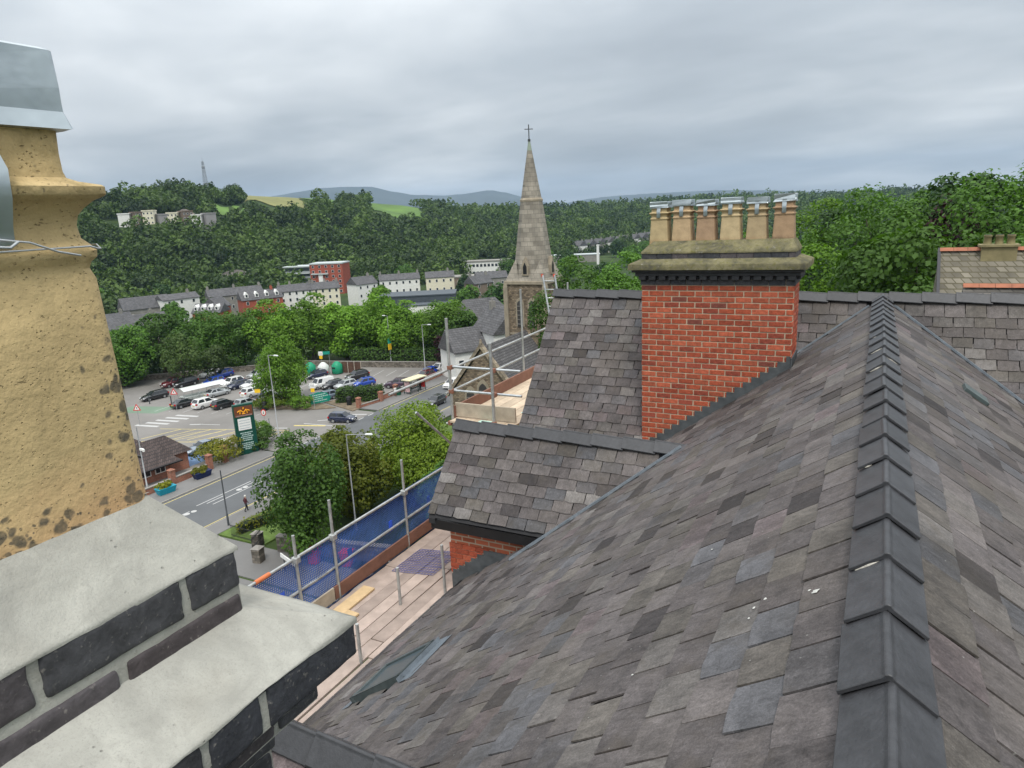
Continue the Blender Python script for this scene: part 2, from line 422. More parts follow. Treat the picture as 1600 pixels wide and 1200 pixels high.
RIDGE = plain('ridge_clay', (0.040, 0.041, 0.045), 0.46, 0.34, 9, 0, 0.4, 0.25, 60, per_object=0.16)
LEAD = plain('lead', (0.15, 0.175, 0.20), 0.5, 0.25, 9, 0.25, 0.4, 0.2, 25)
LEAD_DARK = plain('dark_lead', (0.075, 0.083, 0.088), 0.6, 0.3, 7, 0.1, 0.4, 0.2, 25)
UNDERLAY = plain('underlay', (0.028, 0.028, 0.030), 0.9, 0.2, 5)
STEEL = metal_sheet('galvanised_steel', (0.50, 0.52, 0.53), 0.45)
CAPSTEEL = metal_sheet('cowl_steel', (0.43, 0.48, 0.50), 0.36)
TUBE = plain('scaffold_tube', (0.40, 0.41, 0.40), 0.5, 0.25, 9, 0.55, 0.5)
RUST = plain('rusty_coupler', (0.22, 0.10, 0.065), 0.8, 0.3, 40)
BLACK = plain('black_paint', (0.012, 0.012, 0.013), 0.45, 0.2)
WHITE = plain('white_paint', (0.74, 0.74, 0.72), 0.6, 0.06)
CREAM = plain('cream_render', (0.66, 0.62, 0.48), 0.85, 0.08, 1.2)
WRENDER = plain('white_render', (0.68, 0.68, 0.65), 0.85, 0.08, 1.2, bump=0.1)
GLASS_DARK = plain('dark_glass', (0.03, 0.037, 0.045), 0.12, 0.2, 2, 0, 0.6)

# ------------------------------------------------------------------ the slate-roofed building
rng = random.Random(7)
def Z(z): return CZ + z                      # heights of the building are noted relative to eye level
bld = empty('brick_building', (0, 8, 0), label='large red brick building under grey slate roofs with tall chimney stacks', cat='building')
INV = Matrix.Translation((0, -8, 0))
def bpart(o):
    o.parent = bld; o.matrix_parent_inverse = INV
    return o

TINTS = [((0.100, 0.089, 0.088), 34), ((0.110, 0.098, 0.095), 20), ((0.094, 0.088, 0.090), 13), ((0.101, 0.091, 0.082), 15), ((0.119, 0.109, 0.103), 9),
         ((0.076, 0.067, 0.066), 14), ((0.045, 0.040, 0.040), 4), ((0.118, 0.097, 0.098), 4), ((0.094, 0.093, 0.099), 5), ((0.146, 0.136, 0.130), 4)]
def pick_tint(r, pal):
    t = r.choices([p[0] for p in pal], [p[1] for p in pal])[0]
    k = r.uniform(0.82, 1.18) * 1.0
    return tuple(c * k for c in t)

def slate_geo(r, w, L, t=0.0092, tail=0.016):
    """one slate in (across, down, out): hand-trimmed outline, tail lifted over the course below"""
    h = w / 2 - 0.0055
    j = lambda a: r.uniform(-a, a)
    chip = 0.012 if r.random() < 0.25 else 0.003
    out = [(-h + j(.002), 0), (h + j(.002), 0), (h + j(.004), L * .55), (h - r.uniform(0, chip), L - r.uniform(.001, chip)), (h * .4 + j(.02), L + j(.006)),
           (-h * .35 + j(.02), L + j(.006)), (-h + r.uniform(0, chip), L - r.uniform(.001, chip)), (-h + j(.004), L * .5)]
    roll = j(0.022); lift = abs(r.gauss(0, 0.003))
    f = lambda u, v, d: (u, v, d + lift + tail * v / L + roll * u)
    top = [f(u, v, t) for u, v in out]; bot = [f(u, v, 0.0) for u, v in out]
    n = len(out)
    vs = top + bot
    fs = [tuple(range(n))] + [((k + 1) % n, k, n + k, n + (k + 1) % n) for k in range(1, n)]
    return vs, fs

def attr_mesh(name, vs, fs, tints, suvs, mat, smooth=False):
    me = bpy.data.meshes.new(name)
    me.from_pydata(vs, [], fs)
    set_attr(me, 'tint', 'FLOAT_COLOR', 'POINT', [(*c, 1) for c in tints])
    set_attr(me, 'suv', 'FLOAT_VECTOR', 'POINT', suvs)
    me.materials.append(mat)
    me.update()
    return me

SLATE_VARIANTS = {}
def slate_variants(key, w, L, n=48):
    if key in SLATE_VARIANTS: return SLATE_VARIANTS[key]
    r = random.Random(len(SLATE_VARIANTS) * 7 + 3); out = []
    for i in range(n):
        vs, fs = slate_geo(r, w, L); tint = pick_tint(r, TINTS); off = (r.uniform(0, 90), r.uniform(0, 90), r.uniform(0, 90))
        out.append(attr_mesh('slate', vs, fs, [tint] * len(vs), [(q[0] + off[0], q[1] + off[1], off[2]) for q in vs], SLATE))
    SLATE_VARIANTS[key] = out
    return out

def lay_slates(slope, frame, u0, u1, v0, v1, gauge, w, keep, n_objects, seed, key, verge=None):
    """slates in half-bonded courses on a roof slope; the largest in view are objects, the others one part"""
    r = random.Random(seed); spots = []
    L = gauge + 0.075; k = 0; v = v0
    while v < v1:
        u = u0 + (0.5 if k % 2 else 0.0) * w + r.uniform(-.02, .02)
        while u < u1:
            c = frame @ Vector((u + w / 2, v + gauge / 2, 0.02))
            if verge is not None and u + w > verge - .05:
                ww = verge - u
                if ww > .06 and keep(c): spots.append((u + ww / 2, v - 0.075, c, ww))
                break
            if keep(c): spots.append((u + w / 2, v - 0.075, c, w))
            u += w
        v += gauge; k += 1
    scored = []
    for s in spots:
        x, y, z = project(s[2])
        vis = -20 < x < 1620 and -20 < y < 1220
        scored.append(((1 / z ** 2 if vis else 0), s))
    scored.sort(key=lambda a: -a[0])
    var = slate_variants(key, w, L)
    rest_v, rest_f, rest_t, rest_s = [], [], [], []
    for i, (sc, (u, v, c, ww)) in enumerate(scored):
        M = frame @ Matrix.Translation((u + r.uniform(-.002, .002), v + r.uniform(-.004, .004), 0)) @ Matrix.Rotation(r.gauss(0, 0.007), 4, 'Z')
        if sc > 0 and i < n_objects:
            me_ = r.choice(var) if abs(ww - w) < .01 else slate_variants((key, round(ww, 2)), round(ww, 2), L, 5)[r.randrange(5)]
            o = link('slate', me_, slope); o.matrix_basis = M
        else:
            vs, fs = slate_geo(r, ww, L); tint = pick_tint(r, TINTS); off = (r.uniform(0, 90), r.uniform(0, 90), r.uniform(0, 90))
            b = len(rest_v); rest_v += [tuple(M @ Vector(q)) for q in vs]; rest_f += [tuple(b + i for i in f) for f in fs]
            rest_t += [tint] * len(vs); rest_s += [(q[0] + off[0], q[1] + off[1], off[2]) for q in vs]
    if rest_v:
        o = link('slate_field', attr_mesh('slate_field', rest_v, rest_f, rest_t, rest_s, SLATE), slope)
        o['kind'] = 'stuff'

def frame_of(o, u, v):
    u, v = Vector(u).normalized(), Vector(v).normalized(); n = u.cross(v)
    return Matrix(((u.x, v.x, n.x, o[0]), (u.y, v.y, n.y, o[1]), (u.z, v.z, n.z, o[2]), (0, 0, 0, 1)))

RX, RZ, PITCH = 0.135, -1.60, math.radians(35.7)           # main ridge (slate plane apex) and pitch
FY, FZ, FP = 12.365, -1.58, math.radians(51)               # cross wing ridge
LY, LZ, LP = 9.15, -3.30, math.radians(49)                 # lower wing ridge
tm, tf, tl = math.tan(PITCH), math.tan(FP), math.tan(LP)
def z_main(x): return RZ - tm * abs(x - RX)
def z_far(y): return FZ - tf * abs(y - FY)
def z_low(y): return LZ - tl * abs(y - LY)
EAVE_X = -5.35
LOW_X0, FAR_X0 = -5.84, -5.47

def slab(name, pts, thick=0.03, mat=UNDERLAY):
    """roof deck polygon with thickness, just below the slates"""
    P = [Vector(p) for p in pts]; n = (P[1] - P[0]).cross(P[2] - P[0]).normalized()
    if n.z < 0: P.reverse(); n = -n
    mb = MB(); k = len(P)
    a = [p - n * 0.012 for p in P]; b = [p - n * (0.012 + thick) for p in P]
    mb.add(a + b, [tuple(range(k)), tuple(reversed(range(k, 2 * k)))] + [((i + 1) % k, i, k + i, k + (i + 1) % k) for i in range(k)])
    return bpart(mb.build(name, mat))

ex = EAVE_X; ez = z_main(ex)
main_w = slab('roof_slope', [(RX, -1.5, Z(RZ)), (RX, 12.3, Z(RZ)), (ex, 12.3, Z(ez)), (ex, -1.5, Z(ez))])
main_w['label'] = 'long main roof slope of weathered grey slates falling to the scaffold'
main_e = slab('roof_slope', [(RX, -1.5, Z(RZ)), (RX, 12.3, Z(RZ)), (5.5, 12.3, Z(z_main(5.5))), (5.5, -1.5, Z(z_main(5.5)))])
yb = FY - 4.2
far_s = slab('roof_slope', [(FAR_X0, FY, Z(FZ)), (9, FY, Z(FZ)), (9, yb, Z(z_far(yb))), (FAR_X0, yb, Z(z_far(yb)))])
far_s['label'] = 'cross wing slate slope behind the red brick chimney stack'
far_n = slab('roof_slope', [(FAR_X0, FY, Z(FZ)), (9, FY, Z(FZ)), (9, FY + 5, Z(z_far(FY + 5))), (FAR_X0, FY + 5, Z(z_far(FY + 5)))], 0.03, plain('plain_slate', (0.12, 0.115, 0.115), 0.6))
LYB = 8.12
low_s = slab('roof_slope', [(LOW_X0, LY, Z(LZ)), (-1.9, LY, Z(LZ)), (-1.9, LYB, Z(z_low(LYB))), (LOW_X0, LYB, Z(z_low(LYB)))])
low_s['label'] = 'small lower wing slate slope with black fascia below it'
low_n = slab('roof_slope', [(LOW_X0, LY, Z(LZ)), (-1.9, LY, Z(LZ)), (-1.9, 10.1, Z(z_low(10.1))), (LOW_X0, 10.1, Z(z_low(10.1)))], 0.03, plain('plain_slate', (0.12, 0.115, 0.115), 0.6))

NY, NZ, NP = 2.66, -3.17, math.radians(49)                 # the near lower wing, under the near stack
NX0 = -3.75
near_s = slab('roof_slope', [(NX0, NY, Z(NZ)), (-1.7, NY, Z(NZ)), (-1.7, 1.2, Z(NZ - 1.63)), (NX0, 1.2, Z(NZ - 1.63))])
near_n = slab('roof_slope', [(NX0, NY, Z(NZ)), (-1.7, NY, Z(NZ)), (-1.7, 3.3, Z(NZ - .78)), (NX0, 3.3, Z(NZ - .78))])

fr_mw = frame_of((RX, 0, Z(RZ)), (0, 1, 0), (-math.cos(PITCH), 0, -math.sin(PITCH)))
fr_me = frame_of((RX, 0, Z(RZ)), (0, -1, 0), (math.cos(PITCH), 0, -math.sin(PITCH)))
fr_fs = frame_of((0, FY, Z(FZ)), (-1, 0, 0), (0, -math.cos(FP), -math.sin(FP)))
fr_ls = frame_of((0, LY, Z(LZ)), (-1, 0, 0), (0, -math.cos(LP), -math.sin(LP)))
fr_ns = frame_of((0, NY, Z(NZ)), (-1, 0, 0), (0, -math.cos(NP), -math.sin(NP)))
fr_nn = frame_of((0, NY, Z(NZ)), (1, 0, 0), (0, math.cos(NP), -math.sin(NP)))

SKY_Y = (4.72, 5.44); SKY_V = (4.90, 5.86)                 # rooflight opening, along and down the slope
def keep_mw(c):
    if z_far(c.y) > z_main(c.x) + 0.10: return False
    if c.x > LOW_X0 and LYB < c.y < 10.05 and z_low(c.y) > z_main(c.x) + 0.10: return False
    if c.x > NX0 and z_main(c.x) < NZ - math.tan(NP) * abs(c.y - NY) - 0.10 and c.y < 3.3: return False
    v = (RX - c.x) / math.cos(PITCH)
    if SKY_Y[0] < c.y < SKY_Y[1] and SKY_V[0] < v < SKY_V[1]: return False
    return True
lay_slates(main_w, fr_mw, 0.35, 12.2, 0.165, 6.72, 0.2335, 0.298, keep_mw, 300, 11, 'main')
lay_slates(main_e, fr_me, -12.2, -1.2, 0.165, 4.2, 0.2335, 0.298, lambda c: z_far(c.y) < z_main(c.x) + 0.10, 150, 12, 'main')
def keep_fs(c):
    if z_main(c.x) > z_far(c.y) + 0.12: return False
    return True
lay_slates(far_s, fr_fs, -6.2, -FAR_X0 + .2, 0.17, 4.6, 0.170, 0.262, keep_fs, 290, 13, 'far', -FAR_X0 + .02)
lay_slates(low_s, fr_ls, 1.9, -LOW_X0 + .2, 0.16, 1.44, 0.170, 0.305, lambda c: z_main(c.x) < z_low(c.y) + 0.12, 150, 14, 'low', -LOW_X0 + .02)
lay_slates(near_s, fr_ns, 1.7, -NX0 + .2, 0.16, 1.9, 0.2335, 0.298, lambda c: z_main(c.x) < c.z - CZ + 0.12, 30, 15, 'main', -NX0 + .02)
lay_slates(near_n, fr_nn, NX0 + .02, -1.7, 0.16, 0.9, 0.2335, 0.298, lambda c: z_main(c.x) < c.z - CZ + 0.12, 30, 16, 'main')

# ---- ridge tiles: angled clay tiles, each lapping the next
def ridge_tile_mesh(length, leg, pitch, lap, thick=0.016):
    """along local +Y, apex at z=0; the -Y end is lifted over its neighbour"""
    mb = MB(); c, s = math.cos(pitch), math.sin(pitch); r = 0.022
    prof = [(-leg * c, -leg * s), (-r * c * 1.2, -r * s * 1.2 + .004), (-r * .45, .003), (0, 0.0055), (r * .45, .003), (r * c * 1.2, -r * s * 1.2 + .004), (leg * c, -leg * s)]
    low = [(leg * c - .006, -leg * s - thick), (0, -thick * 1.3), (-leg * c + .006, -leg * s - thick)]
    ring = prof + low
    r0 = [(x, -lap, z + 0.028) for x, z in ring]; r1 = [(x, length * .5, z + 0.014) for x, z in ring]; r2 = [(x, length, z) for x, z in ring]
    n = len(ring)
    vs = r0 + r1 + r2; fs = []
    for i in range(2):
        for k in range(n):
            fs.append((i * n + (k + 1) % n, i * n + k, (i + 1) * n + k, (i + 1) * n + (k + 1) % n))
    mb.add(vs, fs); mb.add(r0, [tuple(range(n))]); mb.add(r2, [tuple(reversed(range(n)))])
    return mb
MORT_W = plain('bedding_mortar', (0.42, 0.40, 0.35), 0.9, 0.3, 60)
def run_ridge(parent, start, direction, count, length, leg, pitch, seed, mortar_every=0):
    r = random.Random(seed); d = Vector(direction).normalized(); ang = math.atan2(-d.x, d.y)
    vars_ = [ridge_tile_mesh(length - .004, leg + r.uniform(-.003, .003), pitch, 0.028).mesh('ridge_tile', RIDGE, 0.003) for _ in range(4)]
    for i in range(count):
        p = Vector(start) + d * (i * length)
        o = link('ridge_tile', r.choice(vars_), parent)
        o.matrix_basis = Matrix.Translation(p + Vector((r.uniform(-.005, .005), r.uniform(-.004, .004), r.uniform(-.003, .005)))) @ Matrix.Rotation(ang + r.uniform(-.012, .012), 4, 'Z') @ Matrix.Rotation(r.uniform(-.008, .008), 4, 'Y')
        if mortar_every and r.random() < mortar_every:
            mb = MB()
            for s in (r.choice((-1, 1)),):
                if True:
                    a, b = sorted((r.uniform(.0, .5), r.uniform(.3, 1)))
                    q = lambda t: (s * t * leg * math.cos(pitch), -.022 + r.uniform(-.006, .004), -t * leg * math.sin(pitch) + .004)
                    mb.tube([q(a), q((a + b) / 2), q(b)], [.004, r.uniform(.007, .012), .003], 6)
            if mb.v:
                m = mb.build('mortar_bedding', MORT_W, parent); m.matrix_basis = o.matrix_basis.copy()
run_ridge(main_w, (RX, 0.96, Z(RZ + .068)), (0, 1, 0), 26, 0.44, 0.178, math.radians(34), 21, 0.5)
run_ridge(far_s, (FAR_X0, FY, Z(FZ + .062)), (1, 0, 0), 33, 0.44, 0.17, math.radians(46), 22)
run_ridge(low_s, (LOW_X0, LY, Z(LZ + .06)), (1, 0, 0), 8, 0.47, 0.185, math.radians(44), 23)
run_ridge(near_s, (NX0, NY, Z(NZ + .06)), (1, 0, 0), 4, 0.45, 0.185, math.radians(44), 24)

# ---- valleys, verges, fascia
def strip(name, a, b, n, side, wid, mat, parent=None, lift=0.02):
    a, b, n = Vector(a), Vector(b), Vector(n).normalized(); s = Vector(side)
    s = (s - (b - a).normalized() * s.dot((b - a).normalized())).normalized()
    mb = MB(); k = 14; top = []; 
    for i in range(k + 1):
        p = a.lerp(b, i / k) + n * lift; wv = wid * (1 + 0.12 * math.sin(i * 2.3))
        top += [p, p + s * wv + n * 0.008, p + s * wv - n * 0.02]
    fs = []
    for i in range(k):
        for q in (0, 1): fs.append((i * 3 + q, i * 3 + q + 1, i * 3 + q + 4, i * 3 + q + 3))
    mb.add(top, fs)
    return bpart(mb.build(name, mat, parent))
nm = Vector((-math.sin(PITCH), 0, math.cos(PITCH)))
def valley_pt(xr, zf, y0, t):
    """point of the main slope at x where it meets a wing plane"""
    z = z_main(xr); return (xr, y0 - (zf - z) / t, Z(z))
strip('lead_valley', valley_pt(-2.22, LZ, LY, tl), valley_pt(-4.28, LZ, LY, tl), nm, (0.0, -1, 0), 0.16, LEAD, lift=0.048)
strip('lead_valley', valley_pt(-0.05, FZ, FY, tf), valley_pt(-2.6, FZ, FY, tf), nm, (0, -1, 0), 0.08, LEAD, lift=0.046)
nme = Vector((math.sin(PITCH), 0, math.cos(PITCH)))
strip('lead_valley', valley_pt(0.32, FZ, FY, tf), valley_pt(4.2, FZ, FY, tf), nme, (0, -1, 0), 0.15, LEAD, lift=0.048)
mb = MB()
ze = z_low(LYB)
mb.box(LOW_X0 + .03, -4.0, LYB + .02, LYB + .07, Z(ze - .19), Z(ze - .035))
mb.box(LOW_X0 + .03, -4.0, LYB + .07, LYB + .30, Z(ze - .19), Z(ze - .16))
bpart(mb.build('fascia', BLACK))
mb = MB(); mb.box(ex - .09, ex + .02, 3.3, 8.5, Z(ez - .16), Z(ez - .03))
bpart(mb.build('gutter', BLACK))
# verge undercloaks (mortar edge of the gable verges)
for (x0, y0, z0, y1, z1) in ((LOW_X0, LY, LZ, LYB, z_low(LYB)), (FAR_X0, FY, FZ, yb, z_far(yb))):
    mb = MB(); mb.add([(x0 + .01, y0, Z(z0 - .02)), (x0 + .01, y1, Z(z1 - .02)), (x0 + .01, y1, Z(z1 - .10)), (x0 + .01, y0, Z(z0 - .10)),
                       (x0 + .12, y0, Z(z0 - .02)), (x0 + .12, y1, Z(z1 - .02)), (x0 + .12, y1, Z(z1 - .10)), (x0 + .12, y0, Z(z0 - .10))],
                      [(0, 1, 2, 3), (7, 6, 5, 4), (4, 5, 1, 0), (3, 2, 6, 7), (1, 5, 6, 2)])
    bpart(mb.build('verge', UNDERLAY))

# ---- walls
WALLBRICK = course_material('wall_brick', (0.36, 0.10, 0.05), 0.086, 0.236, (0.42, 0.33, 0.24), 0.8, 0.3, 0.13)
mb = MB()
mb.box(-5.15, 5.2, -1.4, 12.0, 0, Z(ez - .2))
bw = bpart(mb.build('wall', WALLBRICK))
mb = MB()                                            # lower wing: front wall and west gable
mb.add([(-5.60, 8.34, 0), (-3.6, 8.34, 0), (-3.6, 10.0, 0), (-5.60, 10.0, 0), (-5.60, 8.34, Z(-4.45)), (-3.6, 8.34, Z(-4.45)), (-3.6, 10.0, Z(-4.45)), (-5.60, 10.0, Z(-4.45)), (-5.60, LY, Z(LZ - .12)), (-3.6, LY, Z(LZ - .12))],
       [(0, 1, 5, 4), (1, 2, 6, 5), (2, 3, 7, 6), (3, 0, 4, 8, 7), (4, 5, 9, 8), (6, 7, 8, 9)])
bpart(mb.build('wall', WALLBRICK))
mb = MB()                                            # cross wing gable
mb.add([(-5.3, 8.6, 0), (5, 8.6, 0), (5, 16.2, 0), (-5.3, 16.2, 0), (-5.3, 8.6, Z(z_far(8.6) - .1)), (5, 8.6, Z(z_far(8.6) - .1)), (5, 16.2, Z(z_far(16.2) - .1)), (-5.3, 16.2, Z(z_far(16.2) - .1)), (-5.3, FY, Z(FZ - .12)), (5, FY, Z(FZ - .12))],
       [(0, 1, 5, 4), (1, 2, 6, 5), (2, 3, 7, 6), (3, 0, 4, 8, 7), (4, 5, 9, 8), (6, 7, 8, 9)])
bpart(mb.build('wall', WALLBRICK))

# ---- brick pieces
BTINTS = [((0.355, 0.078, 0.038), 44), ((0.315, 0.068, 0.035), 28), ((0.385, 0.096, 0.050), 20), ((0.265, 0.060, 0.036), 7), ((0.21, 0.062, 0.044), 2), ((0.42, 0.18, 0.11), 3)]
BLUETINTS = [((0.055, 0.055, 0.060), 30), ((0.070, 0.062, 0.066), 20), ((0.045, 0.047, 0.055), 20), ((0.062, 0.052, 0.054), 8)]
def brick_mesh(r, lx, ly, lz, pal, mat, bevel=0.004, seg=1):
    mb = MB(); mb.box(-lx / 2, lx / 2, -ly / 2, ly / 2, -lz / 2, lz / 2)
    me = mb.mesh('brick', mat, bevel, seg)
    if r is not None:
        for v in me.vertices: v.co += Vector((r.uniform(-.0015, .0015), r.uniform(-.001, .001), r.uniform(-.0015, .0015)))
    t = pick_tint(r, pal); off = [r.uniform(0, 90) for _ in range(3)]
    n = len(me.vertices)
    set_attr(me, 'tint', 'FLOAT_COLOR', 'POINT', [(*t, 1)] * n)
    set_attr(me, 'suv', 'FLOAT_VECTOR', 'POINT', [(v.co.x + off[0], v.co.y + off[1], v.co.z + off[2]) for v in me.vertices])
    return me
bv = {}
def bvar(lx, ly, lz, pal, mat, n=14, bevel=0.004, seg=1):
    k = (round(lx, 3), round(ly, 3), round(lz, 3), id(pal))
    if k not in bv:
        r = random.Random(len(bv) + 50); bv[k] = [brick_mesh(r, lx, ly, lz, pal, mat, bevel, seg) for _ in range(n)]
    return bv[k]

# ---- the red brick stack
S_X0, S_X1, S_Y0, S_Y1 = -3.22, -1.00, 10.60, 11.34
S_TOP = -1.205
stack = MB()
stack.box(S_X0 + .004, S_X1 - .004, S_Y0 + .005, S_Y1 - .005, Z(-5.0), Z(S_TOP + .1))
stack = bpart(stack.build('chimney_stack', MORTAR_RED))
stack['label'] = 'red brick chimney stack with dark dentil cap standing in the slate roof'
ROWH, BL = 0.0855, 0.236
r = random.Random(31); nrow = 30
for i in range(nrow):
    zc = S_TOP - ROWH * (i + .5)
    x = S_X0 - (BL / 2 if i % 2 else 0.0)
    while x < S_X1 - .01:
        a, b = max(x, S_X0), min(x + BL, S_X1)
        x += BL
        wq = b - a
        if wq < .03: continue
        cx = (a + b) / 2
        if zc < z_main(cx) - .02: continue
        wq = round(wq / .06) * .06 if wq < BL - .02 else BL
        m = r.choice(bvar(min(wq, b - a) - .016, .03, ROWH - .016, BTINTS, BRICK, 22))
        o = link('brick', m, stack); o.matrix_basis = Matrix.Translation((cx + r.uniform(-.002, .002), S_Y0 + .012 + r.uniform(-.0015, .001), Z(zc)))
side = []                                              # the return faces
for xs in (S_X0, S_X1):
    for i in range(nrow):
        zc = S_TOP - ROWH * (i + .5); y = S_Y0 + (0.118 if i % 2 else 0)
        while y < S_Y1 - .05:
            b = min(y + BL, S_Y1)
            if zc > z_main(xs) - .1:
                o = link('brick', r.choice(bvar(.03, round(b - y, 2) - .011, ROWH - .011, BTINTS, BRICK)), stack)
                o.matrix_basis = Matrix.Translation((xs + (.012 if xs == S_X0 else -.012), (y + b) / 2, Z(zc)))
            y += BL
# dark blue brick band, dentils, oversailing cap
x = S_X0 - .02
while x < S_X1 + .01:
    b = min(x + BL, S_X1 + .02)
    o = link('brick', r.choice(bvar(round(b - x, 2) - .01, .74, ROWH - .008, BLUETINTS, BLUE_BRICK)), stack)
    o.matrix_basis = Matrix.Translation(((x + b) / 2, (S_Y0 + S_Y1) / 2 - .01, Z(S_TOP + ROWH / 2))); x += BL
DARKBRICK = plain('dark_cap_brick', (0.040, 0.040, 0.043), 0.6, 0.3, 10, bump=0.15)
zc = S_TOP + ROWH
mb = MB(); mb.box(S_X0, S_X1, S_Y0, S_Y1, Z(zc), Z(zc + .075)); mb.build('cap_core', DARKBRICK, stack)
nd = 15
dent = MB(); dent.box(-.052, .052, -.06, .10, -.03, .03); dent = dent.mesh('dentil', DARKBRICK, .003)
for i in range(nd):
    o = link('dentil', dent, stack); o.matrix_basis = Matrix.Translation((S_X0 + .03 + (S_X1 - S_X0 - .06) * i / (nd - 1), S_Y0 - .012, Z(zc + .030)))
for i in range(5):
    for xs in (S_X0, S_X1):
        o = link('dentil', dent, stack); o.matrix_basis = Matrix.Translation((xs + (.012 if xs > -2 else -.012), S_Y0 + .12 + .14 * i, Z(zc + .030))) @ Matrix.Rotation(math.pi / 2 * (1 if xs > -2 else -1), 4, 'Z')
zc += .062
mb = MB(); mb.box(S_X0 - .08, S_X1 + .08, S_Y0 - .08, S_Y1 + .08, Z(zc), Z(zc + .055)); mb.build('oversailing_course', DARKBRICK, stack, .004)
zc += .055
mb = MB(); mb.box(S_X0 - .125, S_X1 + .125, S_Y0 - .125, S_Y1 + .125, Z(zc), Z(zc + .04)); mb.build('oversailing_course', DARKBRICK, stack, .004)
zc += .04
def rough_slab(name, a, b, z0, z1, zt, mat, parent, seed, amp=.008, nx=26, ny=10):
    """mortar weathering: vertical edge z0..z1 then a sloping top from rectangle a up to b at zt"""
    r = random.Random(seed); mb = MB(); rings = []
    def ring(rect, z, am, n1=nx, n2=ny):
        x0, x1, y0, y1 = rect; pts = []
        for k in range(n1): pts.append((x0 + (x1 - x0) * k / n1, y0))
        for k in range(n2): pts.append((x1, y0 + (y1 - y0) * k / n2))
        for k in range(n1): pts.append((x1 - (x1 - x0) * k / n1, y1))
        for k in range(n2): pts.append((x0, y1 - (y1 - y0) * k / n2))
        return [(x + r.uniform(-am, am), y + r.uniform(-am, am), z + r.uniform(-am, am)) for x, y in pts]
    rings.append(ring(a, z0, amp * .2)); rings.append(ring(a, z1 - .006, amp * .5))
    for q in (.04, .3, .6, .85, 1.0):
        rect = tuple(a[i] + (b[i] - a[i]) * q for i in range(4)); zz = z1 + (zt - z1) * (q ** .9)
        rings.append(ring(rect, zz, amp * (.7 if q < 1 else .4)))
    mb.loft(rings, 0, True)
    return mb.build(name, mat, parent)
rough_slab('weathered_ledge', (S_X0 - .17, S_X1 + .17, S_Y0 - .17, S_Y1 + .17), (S_X0 - .01, S_X1 + .01, S_Y0 - .01, S_Y1 + .01), Z(zc), Z(zc + .085), Z(zc + .155), FLAUNCH, stack, 41)
zc += .145
x = S_X0
while x < S_X1 - .02:
    b = min(x + BL, S_X1)
    o = link('brick', r.choice(bvar(round(b - x, 2) - .008, .74, .10, BLUETINTS, BLUE_BRICK)), stack)
    o.matrix_basis = Matrix.Translation(((x + b) / 2, (S_Y0 + S_Y1) / 2, Z(zc + .05))); x += BL
zc += .10
rough_slab('flaunching', (S_X0 - .01, S_X1 + .01, S_Y0 - .01, S_Y1 + .01), (S_X0 + .13, S_X1 - .06, S_Y0 + .18, S_Y1 - .18), Z(zc - .012), Z(zc + .01), Z(zc + .165), FLAUNCH, stack, 42)
POT_Z = zc + .12
# stepped lead flashing against the slope
mb = MB(); x = S_X0 + .02
mb_r = random.Random(5)
while x < S_X1:
    b = min(x + ROWH / tm, S_X1)
    zl = z_main(x); k = math.floor((S_TOP - (zl + .20)) / ROWH); zt = S_TOP - ROWH * k
    mb.add([(x, S_Y0 - .012, Z(zl - .12)), (b, S_Y0 - .012, Z(z_main(b) - .12)), (b, S_Y0 - .012, Z(zt)), (x, S_Y0 - .012, Z(zt)),
            (x, S_Y0 + .01, Z(zl - .12)), (b, S_Y0 + .01, Z(z_main(b) - .12)), (b, S_Y0 + .01, Z(zt)), (x, S_Y0 + .01, Z(zt))],
           [(0, 1, 2, 3), (3, 2, 6, 7), (1, 5, 6, 2), (4, 0, 3, 7)])
    x = b
mb.box(S_X1 - .005, S_X1 + .02, S_Y0 - .012, S_Y1, Z(z_main(S_X1) - .1), Z(z_main(S_X1) + .16))
mb.build('lead_flashing', LEAD_DARK, stack)

# brick toothing and flashing on the lower wing's front wall
lw = bpart(MB().box(-5.615, -4.86, 8.325, 8.36, Z(-6.3), Z(-4.98)).build('wall_face', MORTAR_RED))
r = random.Random(77)
for i in range(14):
    zc2 = -4.96 - ROWH * (i + .5); x = -5.62 - (BL / 2 if i % 2 else 0)
    while x < -4.95:
        a, b = max(x, -5.62), x + BL; x += BL
        if b - a < .06 or (b > -4.96 - .115 * i + .12): continue
        o = link('brick', r.choice(bvar(round(b - a, 2) - .011, .03, ROWH - .011, BTINTS, BRICK, 22)), lw)
        o.matrix_basis = Matrix.Translation(((a + b) / 2, 8.325, Z(zc2)))
mb = MB()
for i in range(13):
    zc2 = -4.98 - ROWH * i; xa = -5.0 - .115 * i
    mb.box(max(xa, -5.6), -3.9, 8.30, 8.325, Z(zc2 - ROWH), Z(zc2))
bpart(mb.build('lead_flashing', LEAD_DARK))

